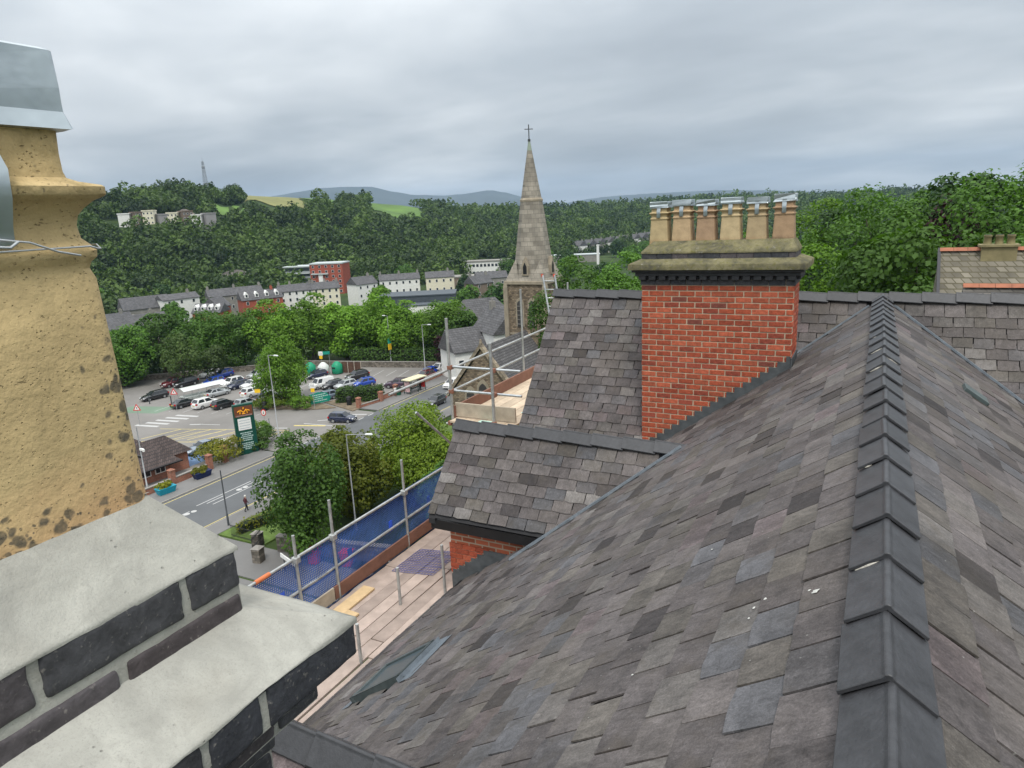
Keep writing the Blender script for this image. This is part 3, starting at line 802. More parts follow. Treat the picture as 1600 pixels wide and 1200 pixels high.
# ---- chimney pots: square tapered clay pots under folded steel cowls (things that stand on the stacks)
def sq_ring(r_, z, n=5, cr=0.028):
    pts = []
    for (sx, sy, a0) in ((1, -1, -math.pi / 2), (1, 1, 0), (-1, 1, math.pi / 2), (-1, -1, math.pi)):
        cx, cy = sx * (r_ - cr), sy * (r_ - cr)
        for k in range(n): a = a0 + (math.pi / 2) * k / (n - 1); pts.append((cx + cr * math.cos(a), cy + cr * math.sin(a), z))
    return pts
def pot(loc, prof, mat, cap, label, group, capdamage=0.0, seed=0, cr=.028, scale=1.0, strap_faces=((0, -1),)):
    e_ = empty('chimney_pot', loc, 0, label=label, cat='chimney pot', group=group)
    mb = MB(); mb.loft([sq_ring(a * scale, z * scale, 5, cr) for a, z in prof], 0, True)
    pb = mb.build('pot_body', mat, e_); pb.data.set_sharp_from_angle(angle=math.radians(38))
    zt = prof[-1][1] * scale; c0, c1, zc0, zc1 = [q * scale for q in cap]
    rr = random.Random(seed); mb = MB()
    def cr_(rad, z, am): return [(x + rr.uniform(-am, am), y + rr.uniform(-am, am), z + rr.uniform(-am, am)) for x, y, z in sq_ring(rad, z, 2, .006)]
    mb.loft([cr_(c0 - .006, zc0, capdamage * .2), cr_(c0 + .003, zc0 + .002, capdamage * .5), cr_(c0 + (c1 - c0) * .25, zc0 + (zc1 - zc0) * .25, capdamage), cr_((c0 + c1) / 2, (zc0 + zc1) / 2, capdamage), cr_(c1, zc1 - .004, capdamage * .6), cr_(c1 - .01, zc1, capdamage * .3)], 0, False, True, True)
    mb.build('steel_cowl', CAPSTEEL, e_)
    for fx, fy in strap_faces:
        zr = .43 * scale; rad = max(a for a, z in prof) * scale + .004; nr = prof[-1][0] * scale + .006
        mb = MB(); w2 = .032 * scale
        pts = [(nr + .012, zc0 + .04 * scale), (nr + .010, zc0 - .02), (rad, .55 * scale), (rad - .004, .51 * scale), (.172 * scale, .47 * scale), (.168 * scale, .445 * scale)]
        vs_, fs_ = [], []
        for d, z in pts:
            for s_ in (-1, 1):
                vs_.append((fx * d - fy * s_ * w2, fy * d + fx * s_ * w2, z))
        for k in range(len(pts) - 1): fs_.append((2 * k, 2 * k + 1, 2 * k + 3, 2 * k + 2))
        mb.add(vs_, fs_, 0, True); mb.build('cowl_strap', CAPSTEEL, e_)
    return e_
POT_PROFILE = [(.172, -.02), (.170, .0), (.164, .25), (.160, .385), (.155, .402), (.158, .412), (.165, .420), (.166, .430), (.160, .440), (.152, .450), (.150, .470), (.153, .485),
               (.160, .496), (.172, .508), (.1835, .514), (.1855, .517), (.1855, .528), (.182, .531), (.160, .537), (.149, .543), (.1465, .553), (.146, .58), (.148, .63)]
far_prof = [(.166 - .022 * min(1, z / .40) if z < .41 else a * .93, z) for a, z in POT_PROFILE]
potc = [((0.44, 0.345, 0.195), 'pale buff'), ((0.46, 0.335, 0.20), 'peach buff'), ((0.36, 0.245, 0.155), 'brown stained buff'), ((0.48, 0.375, 0.22), 'clean yellow buff'), ((0.39, 0.30, 0.18), 'dull buff'), ((0.36, 0.245, 0.15), 'soot blotched brown')]
for i, ((col, nm_), px) in enumerate(zip(potc, (-3.02, -2.67, -2.31, -1.95, -1.58, -1.21))):
    m = pot_material('buff_clay_%d' % i, col, (0.34, 0.22, 0.12) if i != 5 else (0.05, 0.04, 0.03), False)
    where = ['at the cross wing end', 'second from its cross wing end', 'third from its cross wing end', 'under the brightest cowl', 'next to the soot blotched pot', 'under a crumpled cowl'][i]
    p_ = pot((px, 10.97, Z(POT_Z)), far_prof, m, (.160, .156, .61, .715 if i < 5 else .73), '%s pot on the red brick stack, %s' % (nm_, where), 'six chimney pots on the red brick stack', .006 if i < 5 else .02, 60 + i, scale=0.89 + .02 * (i % 2), cr=.02)

# ---- the near stack: blue brick steps weathered with grey mortar
N_X, N_Y = -1.0, 0.79
ns = MB()
ns.box(-1.56, N_X - .003, -1.2, N_Y - .003, Z(-.74), Z(-.575))
ns.box(-1.70, -0.863, -1.2, .922, Z(-.835), Z(-.765))
ns.box(-1.66, -0.925, -1.2, .865, Z(-.92), Z(-.835))
ns.box(-1.60, -1.0, -1.2, .80, Z(-4.2), Z(-.92))
ns = bpart(ns.build('chimney_stack', MORTAR))
ns['label'] = 'close stack of blue black bricks stepped out and weathered with grey mortar'
r = random.Random(91)
def hand_brick(r, lx, ly, lz):
    """old pressed brick: rounded arrises, slightly uneven faces"""
    from mathutils import noise as mn
    mb = MB(); mb.box(-lx / 2, lx / 2, -ly / 2, ly / 2, -lz / 2, lz / 2)
    me = mb.mesh('brick', BLUE_BRICK)
    bm = bmesh.new(); bm.from_mesh(me)
    bmesh.ops.bevel(bm, geom=list(bm.edges), offset=.006, segments=2, profile=.5, affect='EDGES')
    bmesh.ops.subdivide_edges(bm, edges=[e for e in bm.edges if e.calc_length() > .03], cuts=7, use_grid_fill=True)
    off = Vector((r.uniform(0, 50), r.uniform(0, 50), r.uniform(0, 50)))
    for v in bm.verts:
        v.co += Vector((mn.noise(v.co * 30 + off) * .0008, mn.noise(v.co * 34 + off * 2) * .0028 + mn.noise(v.co * 110 + off) * .0014, mn.noise(v.co * 34 + off * 3) * .0028 + mn.noise(v.co * 110 + off * 2) * .0014))
    bm.to_mesh(me); bm.free()
    for p in me.polygons: p.use_smooth = True
    t = pick_tint(r, BLUETINTS); o3 = [r.uniform(0, 90) for _ in range(3)]; n = len(me.vertices)
    set_attr(me, 'tint', 'FLOAT_COLOR', 'POINT', [(*t, 1)] * n)
    set_attr(me, 'suv', 'FLOAT_VECTOR', 'POINT', [(v.co.x + o3[0], v.co.y + o3[1], v.co.z + o3[2]) for v in me.vertices])
    return me
def face_course(xf, yc, z0, z1, cuts, depth=.09, bev=.007):
    """bricks of one course on the east face; cuts = joint positions from the corner inwards"""
    y = yc
    for w_ in cuts:
        m = hand_brick(r, depth, w_ - .014, z1 - z0)
        o = link('brick', m, ns); o.matrix_basis = Matrix.Translation((xf - depth / 2 + .0015, y - w_ / 2 + .004, Z((z0 + z1) / 2)))
        y -= w_
face_course(N_X, N_Y, -.644, -.571, [.116, .242, .242, .242, .242])
face_course(N_X, N_Y - .002, -.733, -.659, [.240, .236, .236, .236, .2])
face_course(-0.86, .925, -.835, -.760, [.241, .117, .238, .238, .238, .2])
face_course(-0.92, .868, -.915, -.846, [.116, .24, .24, .24, .24])
face_course(-0.985, .805, -1.0, -.928, [.24, .24, .24, .24, .24])
for zz in range(16): face_course(-1.0 + .002, .80, -1.084 - .086 * zz, -1.012 - .086 * zz, [.116 if zz % 2 else .24, .24, .24, .24, .24])
def end_course(yf, x0, x1, z0, z1):
    x = x0
    while x < x1 - .1:
        m = brick_mesh(r, .228, .09, z1 - z0, BLUETINTS, BLUE_BRICK, .006, 2)
        o = link('brick', m, ns); o.matrix_basis = Matrix.Translation((x + .12, yf - .0435, Z((z0 + z1) / 2))); x += .24
end_course(N_Y, -1.56, -1.10, -.644, -.571); end_course(N_Y, -1.56, -1.10, -.733, -.659); end_course(.925, -1.70, -1.0, -.835, -.760)
def mortar_sheet(name, pts, mat, parent, nu=40, nv=14, amp=.004, seed=1, lip=.012):
    """hand-trowelled bed: bilinear patch with a wavering lip that laps over the arris below"""
    rr = np.random.RandomState(seed); a, b, c, d = [np.array(p, float) for p in pts]      # a-b outer edge, d-c inner edge
    mb = MB(); vs_, fs_ = [], []
    wav = np.convolve(rr.randn(nu + 30), np.ones(5) / 5, 'same')[10:10 + nu + 1]
    n = np.cross(b - a, d - a); n = n / np.linalg.norm(n); n = n if n[2] > 0 else -n
    low = rr.randn(9, 5)
    for j in range(-2, nv + 1):
        for i in range(nu + 1):
            s_, t_ = i / nu, max(j, 0) / nv
            p = (a * (1 - s_) + b * s_) * (1 - t_) + (d * (1 - s_) + c * s_) * t_
            x_, y_ = s_ * 8, t_ * 4; i0, j0 = min(int(x_), 7), min(int(y_), 3); fx, fy = x_ - i0, y_ - j0
            ends = min(1, 9 * s_, 9 * (1 - s_)); hgt = ends * (low[i0, j0] * (1 - fx) + low[i0 + 1, j0] * fx) * (1 - fy) + ends * (low[i0, j0 + 1] * (1 - fx) + low[i0 + 1, j0 + 1] * fx) * fy
            p = p + n * (hgt * amp + rr.randn() * amp * .16 * ends)
            if j < 0:
                out = (a - d); out = out / np.linalg.norm(out); out[2] = 0
                p = p + out * .001 + np.array([0, 0, -1.0]) * (lip * (-j / 2) * (1 + .7 * wav[i]))
            vs_.append(tuple(p))
    for j in range(nv + 2):
        for i in range(nu):
            q = j * (nu + 1) + i; fs_.append((q, q + 1, q + nu + 2, q + nu + 1))
    mb.add(vs_, fs_, 0, True)
    o = mb.build(name, mat, parent); return o
pcx, pcy, pr = -1.28, .555, .166
e0, e1 = N_X + .002, N_Y + .002
zt, zp = Z(-.568), Z(-.448)
up = lambda *p: p
mortar_sheet('mortar_weathering', [(e0, -1.2, zt), (e0, e1, zt), (pcx + pr - .01, pcy + pr - .01, zp), (pcx + pr - .01, -1.2, zp)], MORTAR, ns, 120, 26, .0026, 3, .006)
mortar_sheet('mortar_weathering', [(e0, e1, zt), (-1.562, e1, zt), (pcx - pr, pcy + pr - .01, zp), (pcx + pr - .01, pcy + pr - .01, zp)], MORTAR, ns, 20, 12, .002, 4, .006)
mortar_sheet('mortar_weathering', [(pcx + pr, -1.2, zp - .004), (pcx + pr, pcy + pr, zp - .004), (-1.56, pcy + pr, zt), (-1.56, -1.2, zt)], MORTAR, ns, 20, 12, .003, 8, .0)
l0, l1 = -.858, .927
mortar_sheet('mortar_weathering', [(l0, -1.2, Z(-.757)), (l0, l1, Z(-.757)), (N_X - .004, N_Y - .004, Z(-.690)), (N_X - .004, -1.2, Z(-.690))], MORTAR, ns, 130, 22, .0024, 5, .006)
mortar_sheet('mortar_weathering', [(l0, l1, Z(-.757)), (-1.702, l1, Z(-.757)), (-1.56, N_Y - .004, Z(-.690)), (N_X - .004, N_Y - .004, Z(-.690))], MORTAR, ns, 24, 10, .002, 6, .006)
pm = pot_material('near_buff_clay', (0.53, 0.40, 0.205), (0.50, 0.31, 0.16), True)
near_pot = pot((pcx, pcy, Z(-.46)), POT_PROFILE, pm, (.155, .150, .612, .732), 'weathered buff clay pot with black lichen on the close grey mortar stack', None, .004, 99, strap_faces=((1, 0),))
mb = MB()
wr = random.Random(3)
ring = [(x * 1.0, y * 1.0, .436 + wr.uniform(-.004, .004)) for x, y, z in sq_ring(.170, 0, 4, .03)]
mb.tube(ring + [ring[0]], .0016, 6)
mb.tube([(.172, -.05, .437), (.178, .0, .455), (.181, .045, .448), (.178, .085, .432), (.174, .12, .424)], .0018, 6)
mb.tube([(.176, -.06, .43), (.184, -.02, .446), (.186, .015, .442), (.180, .03, .45)], .0024, 6)
mb.build('tie_wire', STEEL, near_pot)

# ---- rooflight and roof vent
skl = bpart(MB().box(0, .001, 0, .001, 0, .001).build('rooflight', BLACK)); bpy.data.objects.remove(skl)
FR = plain('rooflight_frame', (0.075, 0.095, 0.098), 0.4, 0.15, 12, 0.3)
y0, y1, v0, v1 = SKY_Y[0] + .05, SKY_Y[1] - .03, SKY_V[0] + .06, SKY_V[1] - .04
def on_mw(name, mb_, mat, parent, **k):
    o = mb_.build(name, mat, parent, **k); o.matrix_basis = fr_mw.copy(); return o
sk = MB()
for (a, b, c, d) in ((y0, y0 + .055, v0, v1), (y1 - .055, y1, v0, v1), (y0, y1, v0, v0 + .055), (y0, y1, v1 - .06, v1)): sk.box(a, b, c, d, -.04, .085)
sk = on_mw('rooflight', sk, FR, main_w, bevel=.004)
GL = NT('rooflight_glass'); GL = GL.fin((0.055, 0.075, 0.085), 0.3, 0.0, 0.3)
on_mw('glass_pane', MB().box(y0 + .055, y1 - .055, v0 + .055, v1 - .06, .055, .065), GL, main_w)
on_mw('lead_apron', MB().add([(y0 - .06, v0 - .20, .03), (y1 + .07, v0 - .20, .03), (y1 + .07, v0, .028), (y0 - .06, v0, .028), (y0 - .06, v0 - .005, .075), (y1 + .07, v0 - .005, .075)], [(3, 2, 1, 0), (3, 4, 5, 2), (2, 1, 0, 3)][:2]), LEAD, main_w)
on_mw('lead_apron', MB().add([(y1, v0 - .1, .03), (y1 + .1, v0 - .1, .028), (y1 + .1, v1 + .05, .03), (y1, v1 + .05, .03)], [(0, 1, 2, 3)]), LEAD, main_w)
on_mw('lead_apron', MB().add([(y0 - .06, v1, .028), (y1 + .06, v1, .028), (y1 + .06, v1 + .16, .024), (y0 - .06, v1 + .16, .024)], [(0, 1, 2, 3)]), LEAD, main_w)
mbv = MB(); mbv.box(-.13, .13, 0.0, .28, 0.0, .045); mbv.box(-.12, .12, .28, .29, .005, .04)
o = mbv.build('roof_vent', plain('vent_plastic', (0.065, 0.085, 0.085), 0.5), main_e, .01)
o.matrix_basis = fr_me @ Matrix.Translation((-9.1, 1.02, 0.022))
# white bird droppings on the main slope
r = random.Random(17); SPL = plain('white_splash', (0.48, 0.48, 0.45), 0.9)
for (u_, v_, s_) in ((3.22, .33, .022), (3.24, .37, .012), (3.30, .62, .018), (3.27, .66, .012), (3.16, .70, .009), (3.05, 1.35, .008), (4.4, 1.2, .010)):
    mb = MB()
    for q in range(1):
        cx, cy, rad = u_ + r.gauss(0, s_), v_ + r.gauss(0, s_ * 1.3), s_ * r.uniform(.5, .9)
        pts = [(cx + rad * r.uniform(.6, 1.2) * math.cos(a), cy + rad * r.uniform(.6, 1.4) * math.sin(a), .026) for a in [k * math.pi / 5 for k in range(10)]]
        mb.add(pts + [(cx, cy, .031)], [(k, (k + 1) % 10, 10) for k in range(10)], 0, True)
    on_mw('bird_dropping', mb, SPL, main_w)

# ------------------------------------------------------------------ scaffolds
def pole(parent, a, b, r_=.0242, name='pole', mat=TUBE, cap=None):
    o = MB().tube([a, b], r_, 10).build(name, mat, parent)
    return o
def coupler(parent, p, mat=RUST):
    MB().box(p[0] - .04, p[0] + .04, p[1] - .045, p[1] + .045, p[2] - .045, p[2] + .045).build('coupler', mat, parent, .012)
BOARD = plain('scaffold_board', (0.345, 0.275, 0.235), 0.85, 0.22, 4, bump=0.25, bscale=50, per_object=0.16)
BOARD_NEW = plain('new_timber', (0.50, 0.36, 0.20), 0.8, 0.15, 5, per_object=0.12)
TOE = plain('toe_board', (0.36, 0.31, 0.24), 0.85, 0.2, 5, bump=0.2, per_object=0.1)
TOE_RED = plain('red_brown_board', (0.20, 0.10, 0.07), 0.85, 0.2, 5)
NET_BLUE = plain('blue_net', (0.05, 0.12, 0.38), 0.6, 0.2, 3)
NET_TAG = plain('blue_clip', (0.03, 0.10, 0.62), 0.5, 0.1)
D0 = -5.85
scf = empty('eaves_scaffold', (-6.5, 8, 0), label='tube scaffold below the main eaves with board deck and blue netting', cat='scaffold')
SI = Matrix.Translation((6.5, -8, 0))
def spart(o): o.matrix_parent_inverse = SI; return o
def sp(a, b, **k): return spart(pole(scf, a, b, **k))
r = random.Random(44)
for y_, top in ((4.9, -4.1), (6.72, -4.42), (7.52, -4.19), (9.41, -4.19), (11.3, -4.3)):
    sp((-7.25, y_, 0.0), (-7.25, y_, Z(top)))
    spart(MB().box(-7.30, -7.20, y_ - .05, y_ + .05, Z(-4.86), Z(-4.76)).build('coupler', TUBE, scf, .01))
for y_, x_, top in ((7.71, -6.2, -5.22), (6.33, -5.86, -5.28), (8.25, -5.72, -5.0), (9.3, -6.2, -5.6)):
    sp((x_, y_, Z(-6.8)), (x_, y_, Z(top)))
sp((-7.29, 3.6, Z(-4.80)), (-7.29, 6.09, Z(-4.80)))
sp((-7.29, 6.09, Z(-4.80)), (-7.29, 12.4, Z(-4.84)))
sp((-7.29, 3.6, Z(-5.33)), (-7.29, 12.4, Z(-5.36)))
spart(MB().tube([(-7.29, 5.98, Z(-4.80)), (-7.29, 6.24, Z(-4.80))], .034, 10).build('end_sleeve', plain('orange_sleeve', (0.55, 0.16, 0.06), 0.6), scf))
for y_ in (3.9, 5.6, 7.1, 8.9, 10.8): sp((-7.35, y_, Z(D0 - .10)), (-5.35, y_, Z(D0 - .10)))
bw_ = .228
for j in range(8):
    ye = 2.6
    x_ = -7.20 + j * bw_
    cuts = [2.6, 6.35 + (j % 2) * .5 + r.uniform(-.1, .1), 8.65 + (j % 3) * .3, 12.4]
    for k in range(3):
        a, b = cuts[k], cuts[k + 1]
        zz = D0 - .04 + r.uniform(-.004, .006)
        o = MB().box(-.109, .109, 0, b - a - .012, 0, .038).build('board', BOARD, scf, .004)
        o.matrix_basis = Matrix.Translation((x_ + .11 + 6.5, a - 8, Z(zz))) @ Matrix.Rotation(r.uniform(-.006, .006), 4, 'Z') @ Matrix.Rotation(r.uniform(-.004, .004), 4, 'X')
for (x_, y_, l_, a_) in ((-6.93, 6.95, .95, .03), (-6.75, 6.62, .6, -.06), (-6.98, 6.3, .5, .1)):
    o = MB().box(-.11, .11, 0, l_, 0, .035).build('loose_board', BOARD_NEW, scf, .004); o.matrix_basis = Matrix.Translation((x_ + 6.5, y_ - 8, Z(D0 + .005))) @ Matrix.Rotation(a_, 4, 'Z')
for k, (a, b) in enumerate(((3.6, 7.4), (7.42, 11.2), (11.22, 12.4))):
    spart(MB().box(-7.27, -7.235, a, b, Z(D0), Z(D0 + .22)).build('toe_board', TOE_RED if k else TOE, scf))
# debris netting: woven strands laced to the rails, sagging a little
mb = MB(); ny, nz = 240, 32; y0_, y1_ = 3.7, 12.2; x0_ = -7.31
def net_p(y, t):
    sag = .035 * math.sin((y - 3.7) * 2.1) * t * (1 - t) * 4 + .02 * math.sin(y * 7 + t * 5) * t
    return (x0_ + sag, y, Z(-4.82 - 1.13 * t + .02 * math.sin(y * 3.3) * t))
for i in range(ny + 1):
    y = y0_ + (y1_ - y0_) * i / ny; pts = [net_p(y, t / 5) for t in range(6)]
    vs_ = []; 
    for p in pts: vs_ += [(p[0], p[1] - .009, p[2]), (p[0], p[1] + .009, p[2])]
    mb.add(vs_, [(2 * k, 2 * k + 1, 2 * k + 3, 2 * k + 2) for k in range(5)])
for j in range(nz + 1):
    t = j / nz; wv = .008 if j not in (0, nz // 2, nz) else .02; vs_ = []
    for i in range(61):
        p = net_p(y0_ + (y1_ - y0_) * i / 60, t); vs_ += [(p[0] - .002, p[1], p[2] - wv), (p[0] - .002, p[1], p[2] + wv)]
    mb.add(vs_, [(2 * k + 1, 2 * k, 2 * k + 2, 2 * k + 3) for k in range(60)])
o = spart(mb.build('debris_net', NET_BLUE, scf)); o['kind'] = 'stuff'
for y_ in (6.4, 7.9, 9.0, 10.2):
    spart(MB().box(-7.335, -7.325, y_, y_ + .09, Z(-5.42), Z(-5.22)).build('net_tag', NET_TAG, scf))
mb = MB()
for i in range(15):
    u = i / 14
    mb.tube([(-6.95 + .02 * math.sin(i), 8.5 + .85 * u, Z(D0 + .012)), (-6.22, 8.65 + .85 * u, Z(D0 + .012 + .01 * math.sin(i * 2)))], .006, 4)
    mb.tube([(-6.95 + .73 * u, 8.5 + .15 * u, Z(D0 + .014)), (-6.95 + .73 * u, 9.35 + .15 * u, Z(D0 + .014))], .006, 4)
o = spart(mb.build('net_offcut', plain('violet_net', (0.13, 0.13, 0.27), 0.6), scf)); o['kind'] = 'stuff'

# gable scaffold: upper lift beside the cross wing
gs = empty('gable_scaffold', (-6.6, 13, 0), label='scaffold lift with guard rails and toe boards beside the cross wing gable', cat='scaffold')
GI = Matrix.Translation((6.6, -13, 0))
def gp(a, b, **k): o = pole(gs, a, b, **k); o.matrix_parent_inverse = GI; return o
def gpart(o): o.matrix_parent_inverse = GI; return o
G0 = -3.92
gp((-7.25, 11.18, 0), (-7.25, 11.18, Z(-1.93)), r_=.030)
gp((-6.28, 11.12, Z(-4.2)), (-6.28, 11.12, Z(-2.36)), r_=.030)
gp((-7.25, 14.4, 0), (-7.25, 14.4, Z(-1.75)))
gp((-7.25, 17.2, 0), (-7.25, 17.2, Z(-1.9)))
gp((-7.30, 9.3, Z(-2.97)), (-7.30, 16.6, Z(-2.90)))
gp((-7.30, 11.05, Z(-3.40)), (-7.30, 16.6, Z(-3.36)))
gp((-7.33, 11.23, Z(-2.89)), (-5.72, 11.23, Z(-2.89)), mat=STEEL)
gp((-7.33, 11.23, Z(-3.37)), (-5.72, 11.23, Z(-3.37)), mat=STEEL)
gp((-7.42, 10.2, Z(-3.55)), (-7.10, 11.3, Z(-4.75)), mat=STEEL)
gp((-7.35, 11.1, Z(G0 - .1)), (-5.5, 11.1, Z(G0 - .1)))
gp((-7.35, 14.0, Z(G0 - .1)), (-5.5, 14.0, Z(G0 - .1)))
for p in ((-7.25, 11.2, -2.9), (-7.25, 11.2, -3.38), (-6.28, 11.18, -3.37), (-6.28, 11.18, -2.9), (-6.28, 11.1, -3.93), (-7.25, 11.1, -4.0)):
    gpart(MB().box(p[0] - .045, p[0] + .045, p[1] - .05, p[1] + .05, Z(p[2] - .045), Z(p[2] + .045)).build('coupler', RUST, gs, .012))
PALEB = plain('pale_board', (0.52, 0.42, 0.31), 0.85, 0.2, 4, per_object=.15)
MINT = plain('mint_sheet', (0.42, 0.62, 0.55), 0.7, 0.1)
for j in range(6):
    x_ = -7.2 + j * .228
    for (a, b) in ((11.02 + r.uniform(-.06, .03), 14.3), (14.32, 17.5)):
        o = MB().box(x_, x_ + .218, a, b, Z(G0 - .04), Z(G0)).build('board', PALEB, gs, .004); gpart(o)
gpart(MB().box(-7.24, -7.2, 11.2, 17.5, Z(G0), Z(G0 + .24)).build('toe_board', TOE_RED, gs))
gpart(MB().box(-7.22, -5.88, 11.24, 11.28, Z(G0 + .02), Z(G0 + .30)).build('toe_board', TOE, gs, .004))
gpart(MB().box(-6.1, -5.92, 11.9, 13.9, Z(G0 + .002), Z(G0 + .008)).build('plastic_sheet', MINT, gs))
gpart(MB().box(-6.62, -6.35, 11.03, 11.2, Z(G0 + .002), Z(G0 + .008)).build('plastic_sheet', MINT, gs))
lad = empty('ladder', (-6.62, 15.6, Z(G0)), label='aluminium ladder tied to the gable scaffold in front of the church tower', cat='ladder')
for s in (0, .32): MB().tube([(-.25 + s, 0, 0), (-.70 + s, .2, 2.35)], .026, 8).build('stile', STEEL, lad)
for k in range(11):
    t = .06 + k * .088; MB().tube([(-.25 - .45 * t, .2 * t, 2.35 * t), (.07 - .45 * t, .2 * t, 2.35 * t)], .013, 6).build('rung', STEEL, lad)
for s in (0, .32): MB().tube([(-.70 + s - .004, .2, 2.31), (-.71 + s - .01, .2, 2.38)], .031, 8).build('end_cap', plain('red_cap', (0.55, 0.10, 0.06), .6), lad)
hv = MB().box(-.07, .07, -.05, .05, 0, .42).build('safety_bag', plain('yellow_bag', (0.75, 0.42, 0.02), .6), None, .03, 2)
hv.location = (-7.22, 16.4, Z(-3.35)); tag(hv, 'yellow bag hung on the gable scaffold rail', 'bag')

# ------------------------------------------------------------------ terrain
SKYL = [(-62.5, 620, 54.2), (-59.3, 630, 54.6), (-55.9, 650, 55.7), (-53.0, 680, 62.7), (-51.3, 700, 64.2), (-48.8, 720, 59.7), (-46.6, 760, 57.4), (-43.4, 800, 55.3), (-39.6, 850, 51.9), (-35.2, 930, 44.7), (-31.2, 1000, 39.3), (-27.1, 1100, 38.7), (-19.5, 1300, 36.9), (-13.1, 1500, 42.8), (-5.3, 1600, 40.5), (0.5, 1700, 37.3), (8.2, 1700, 30.0)]
sa = [s[0] for s in SKYL]
def crest(az): return np.interp(az, sa, [s[1] for s in SKYL]), np.interp(az, sa, [s[2] for s in SKYL]) - np.interp(az, [-48.6, -47.2, -41.2, -40.2, -39, -38, -34.6, -33.6, -27, 10], [9, 2.5, 2.5, 6, 6, 3.5, 3.5, 9, 16, 19])
def foot(az): return np.interp(az, [-66, -45, -32, -24, -12, 10], [395, 430, 470, 620, 720, 800])
def sst(x, a, b):
    t = np.clip((x - a) / (b - a), 0, 1); return t * t * (3 - 2 * t)
def terrain(az, rr):
    rc, zc = crest(az); rb = foot(az)
    floor_ = -12.0 * sst(rr, 150, 290)
    t = np.clip((rr - rb) / (rc - rb), 0, 1)
    h = floor_ + (zc + 12.0) * (0.30 * t + 0.70 * (np.sin(t * math.pi / 2) ** 1.15))
    h = h - np.maximum(rr - rc - 30, 0) * 0.035
    h = np.maximum(h, -40)
    und = 2.2 * np.sin(az * .9 + rr * .021) * np.sin(rr * .013 + az * .35) * sst(rr, rb, rb + 120) * (1 - sst(rr, rc - 80, rc))
    bank = 13.0 * sst(az, -17, -6) * sst(rr, 24, 46) * (1 - sst(rr, 110, 260))
    return h + und + bank
def ter_xy(x, y):
    return float(terrain(np.degrees(np.arctan2(x, y)), np.hypot(x, y)))
azs = np.concatenate([np.arange(-180, -76, 8.0), np.arange(-76, 22, 0.8), np.arange(24, 180, 8.0)])
rs = np.concatenate([[0.01, 20, 40, 60, 80, 100, 120, 140], np.arange(150, 1000, 14.0), np.arange(1000, 1900, 40.0), [2200, 3000, 4500, 7000]])
AZ, RS = np.meshgrid(azs, rs)
H = terrain(np.clip(AZ, -66, 12), RS)
H = np.where(np.abs(AZ) > 90, np.where(RS < 140, H, 0), H) - 0.06
vx = np.stack([RS * np.sin(np.radians(AZ)), RS * np.cos(np.radians(AZ)), H], -1).reshape(-1, 3)
na, nr_ = len(azs), len(rs)
fc = [(i * na + j, (i + 1) * na + j, (i + 1) * na + (j + 1) % na, i * na + (j + 1) % na) for i in range(nr_ - 1) for j in range(na)]
t = NT('ground_cover'); o_ = t.obj()
gcol = t.mix(t.ramp(t.noise(o_, 0.05, 5, 0.6), [(0.35, 0.0), (0.65, 1.0)]), (0.022, 0.040, 0.014), (0.050, 0.075, 0.022))
GROUND = t.fin(gcol, 0.95, 0, 0.1)
me = bpy.data.meshes.new('ground'); me.from_pydata([tuple(p) for p in vx], [], fc); me.materials.append(GROUND)
me.polygons.foreach_set('use_smooth', [True] * len(fc)); me.update()
ground = link('ground', me); ground['kind'] = 'structure'

def drape(name, az0, az1, r0, r1, mat, lift=.5, n=14, wob=.12):
    vs_, fs_ = [], []
    for i in range(n + 1):
        for j in range(n + 1):
            s, q = j / n, i / n
            e = wob * math.sin(s * 9 + q * 3); az = az0 + (az1 - az0) * s + (az1 - az0) * .08 * math.sin(q * 7)
            rr = r0 + (r1 - r0) * np.clip(q + e * (.3 if 0 < i < n else 1), -0.2, 1.2)
            vs_.append((rr * math.sin(math.radians(az)), rr * math.cos(math.radians(az)), float(terrain(az, rr)) + lift))
    for i in range(n):
        for j in range(n): fs_.append((i * (n + 1) + j, (i + 1) * (n + 1) + j, (i + 1) * (n + 1) + j + 1, i * (n + 1) + j + 1))
    o = MB().add(vs_, fs_, 0, True).build(name, mat); o['kind'] = 'structure'; return o
PASTURE = plain('pasture', (0.085, 0.155, 0.028), 0.95, 0.3, 0.03)
PASTURE_DRY = plain('dry_pasture', (0.17, 0.17, 0.06), 0.95, 0.25, 0.03)
FIELDS = [(-49.6, -47.4, 600, 665, PASTURE), (-47.6, -43.2, 675, 790, PASTURE_DRY), (-43.6, -40.6, 770, 850, PASTURE), (-38.4, -34.2, 740, 895, PASTURE), (-30.4, -27.6, 495, 560, PASTURE)]
for a0, a1, r0, r1, m_ in FIELDS: drape('field', a0, a1, r0, r1, m_)

# far hills beyond the wooded ridge
MTX = [(-70, 60), (-52, 120), (-46.5, 215), (-44.8, 241), (-43.3, 261), (-41.9, 280), (-40.0, 283), (-38.0, 275), (-36.8, 239), (-35.1, 202), (-32.6, 180), (-30.9, 187), (-28.8, 209), (-27.3, 176), (-25.6, 116), (-23.5, 65), (-21.5, 96), (-19.0, 114), (-16.5, 117), (-14.1, 119), (-10.8, 116), (-7.6, 99), (-3.2, 60), (6, 40), (20, 40)]
vs_, fs_ = [], []; A_ = np.arange(-70, 20, .5); rr_ = random.Random(4)
for a in A_:
    h = float(np.interp(a, [m[0] for m in MTX], [m[1] for m in MTX])) + rr_.uniform(-2, 2)
    for (d, k) in ((4600, -.25), (5000, .25), (5500, .66), (6000, 1.0), (6800, .8)):
        vs_.append((d * math.sin(math.radians(a)), d * math.cos(math.radians(a)), h * k + (rr_.uniform(-9, 9) if 0 < k < .9 else 0)))
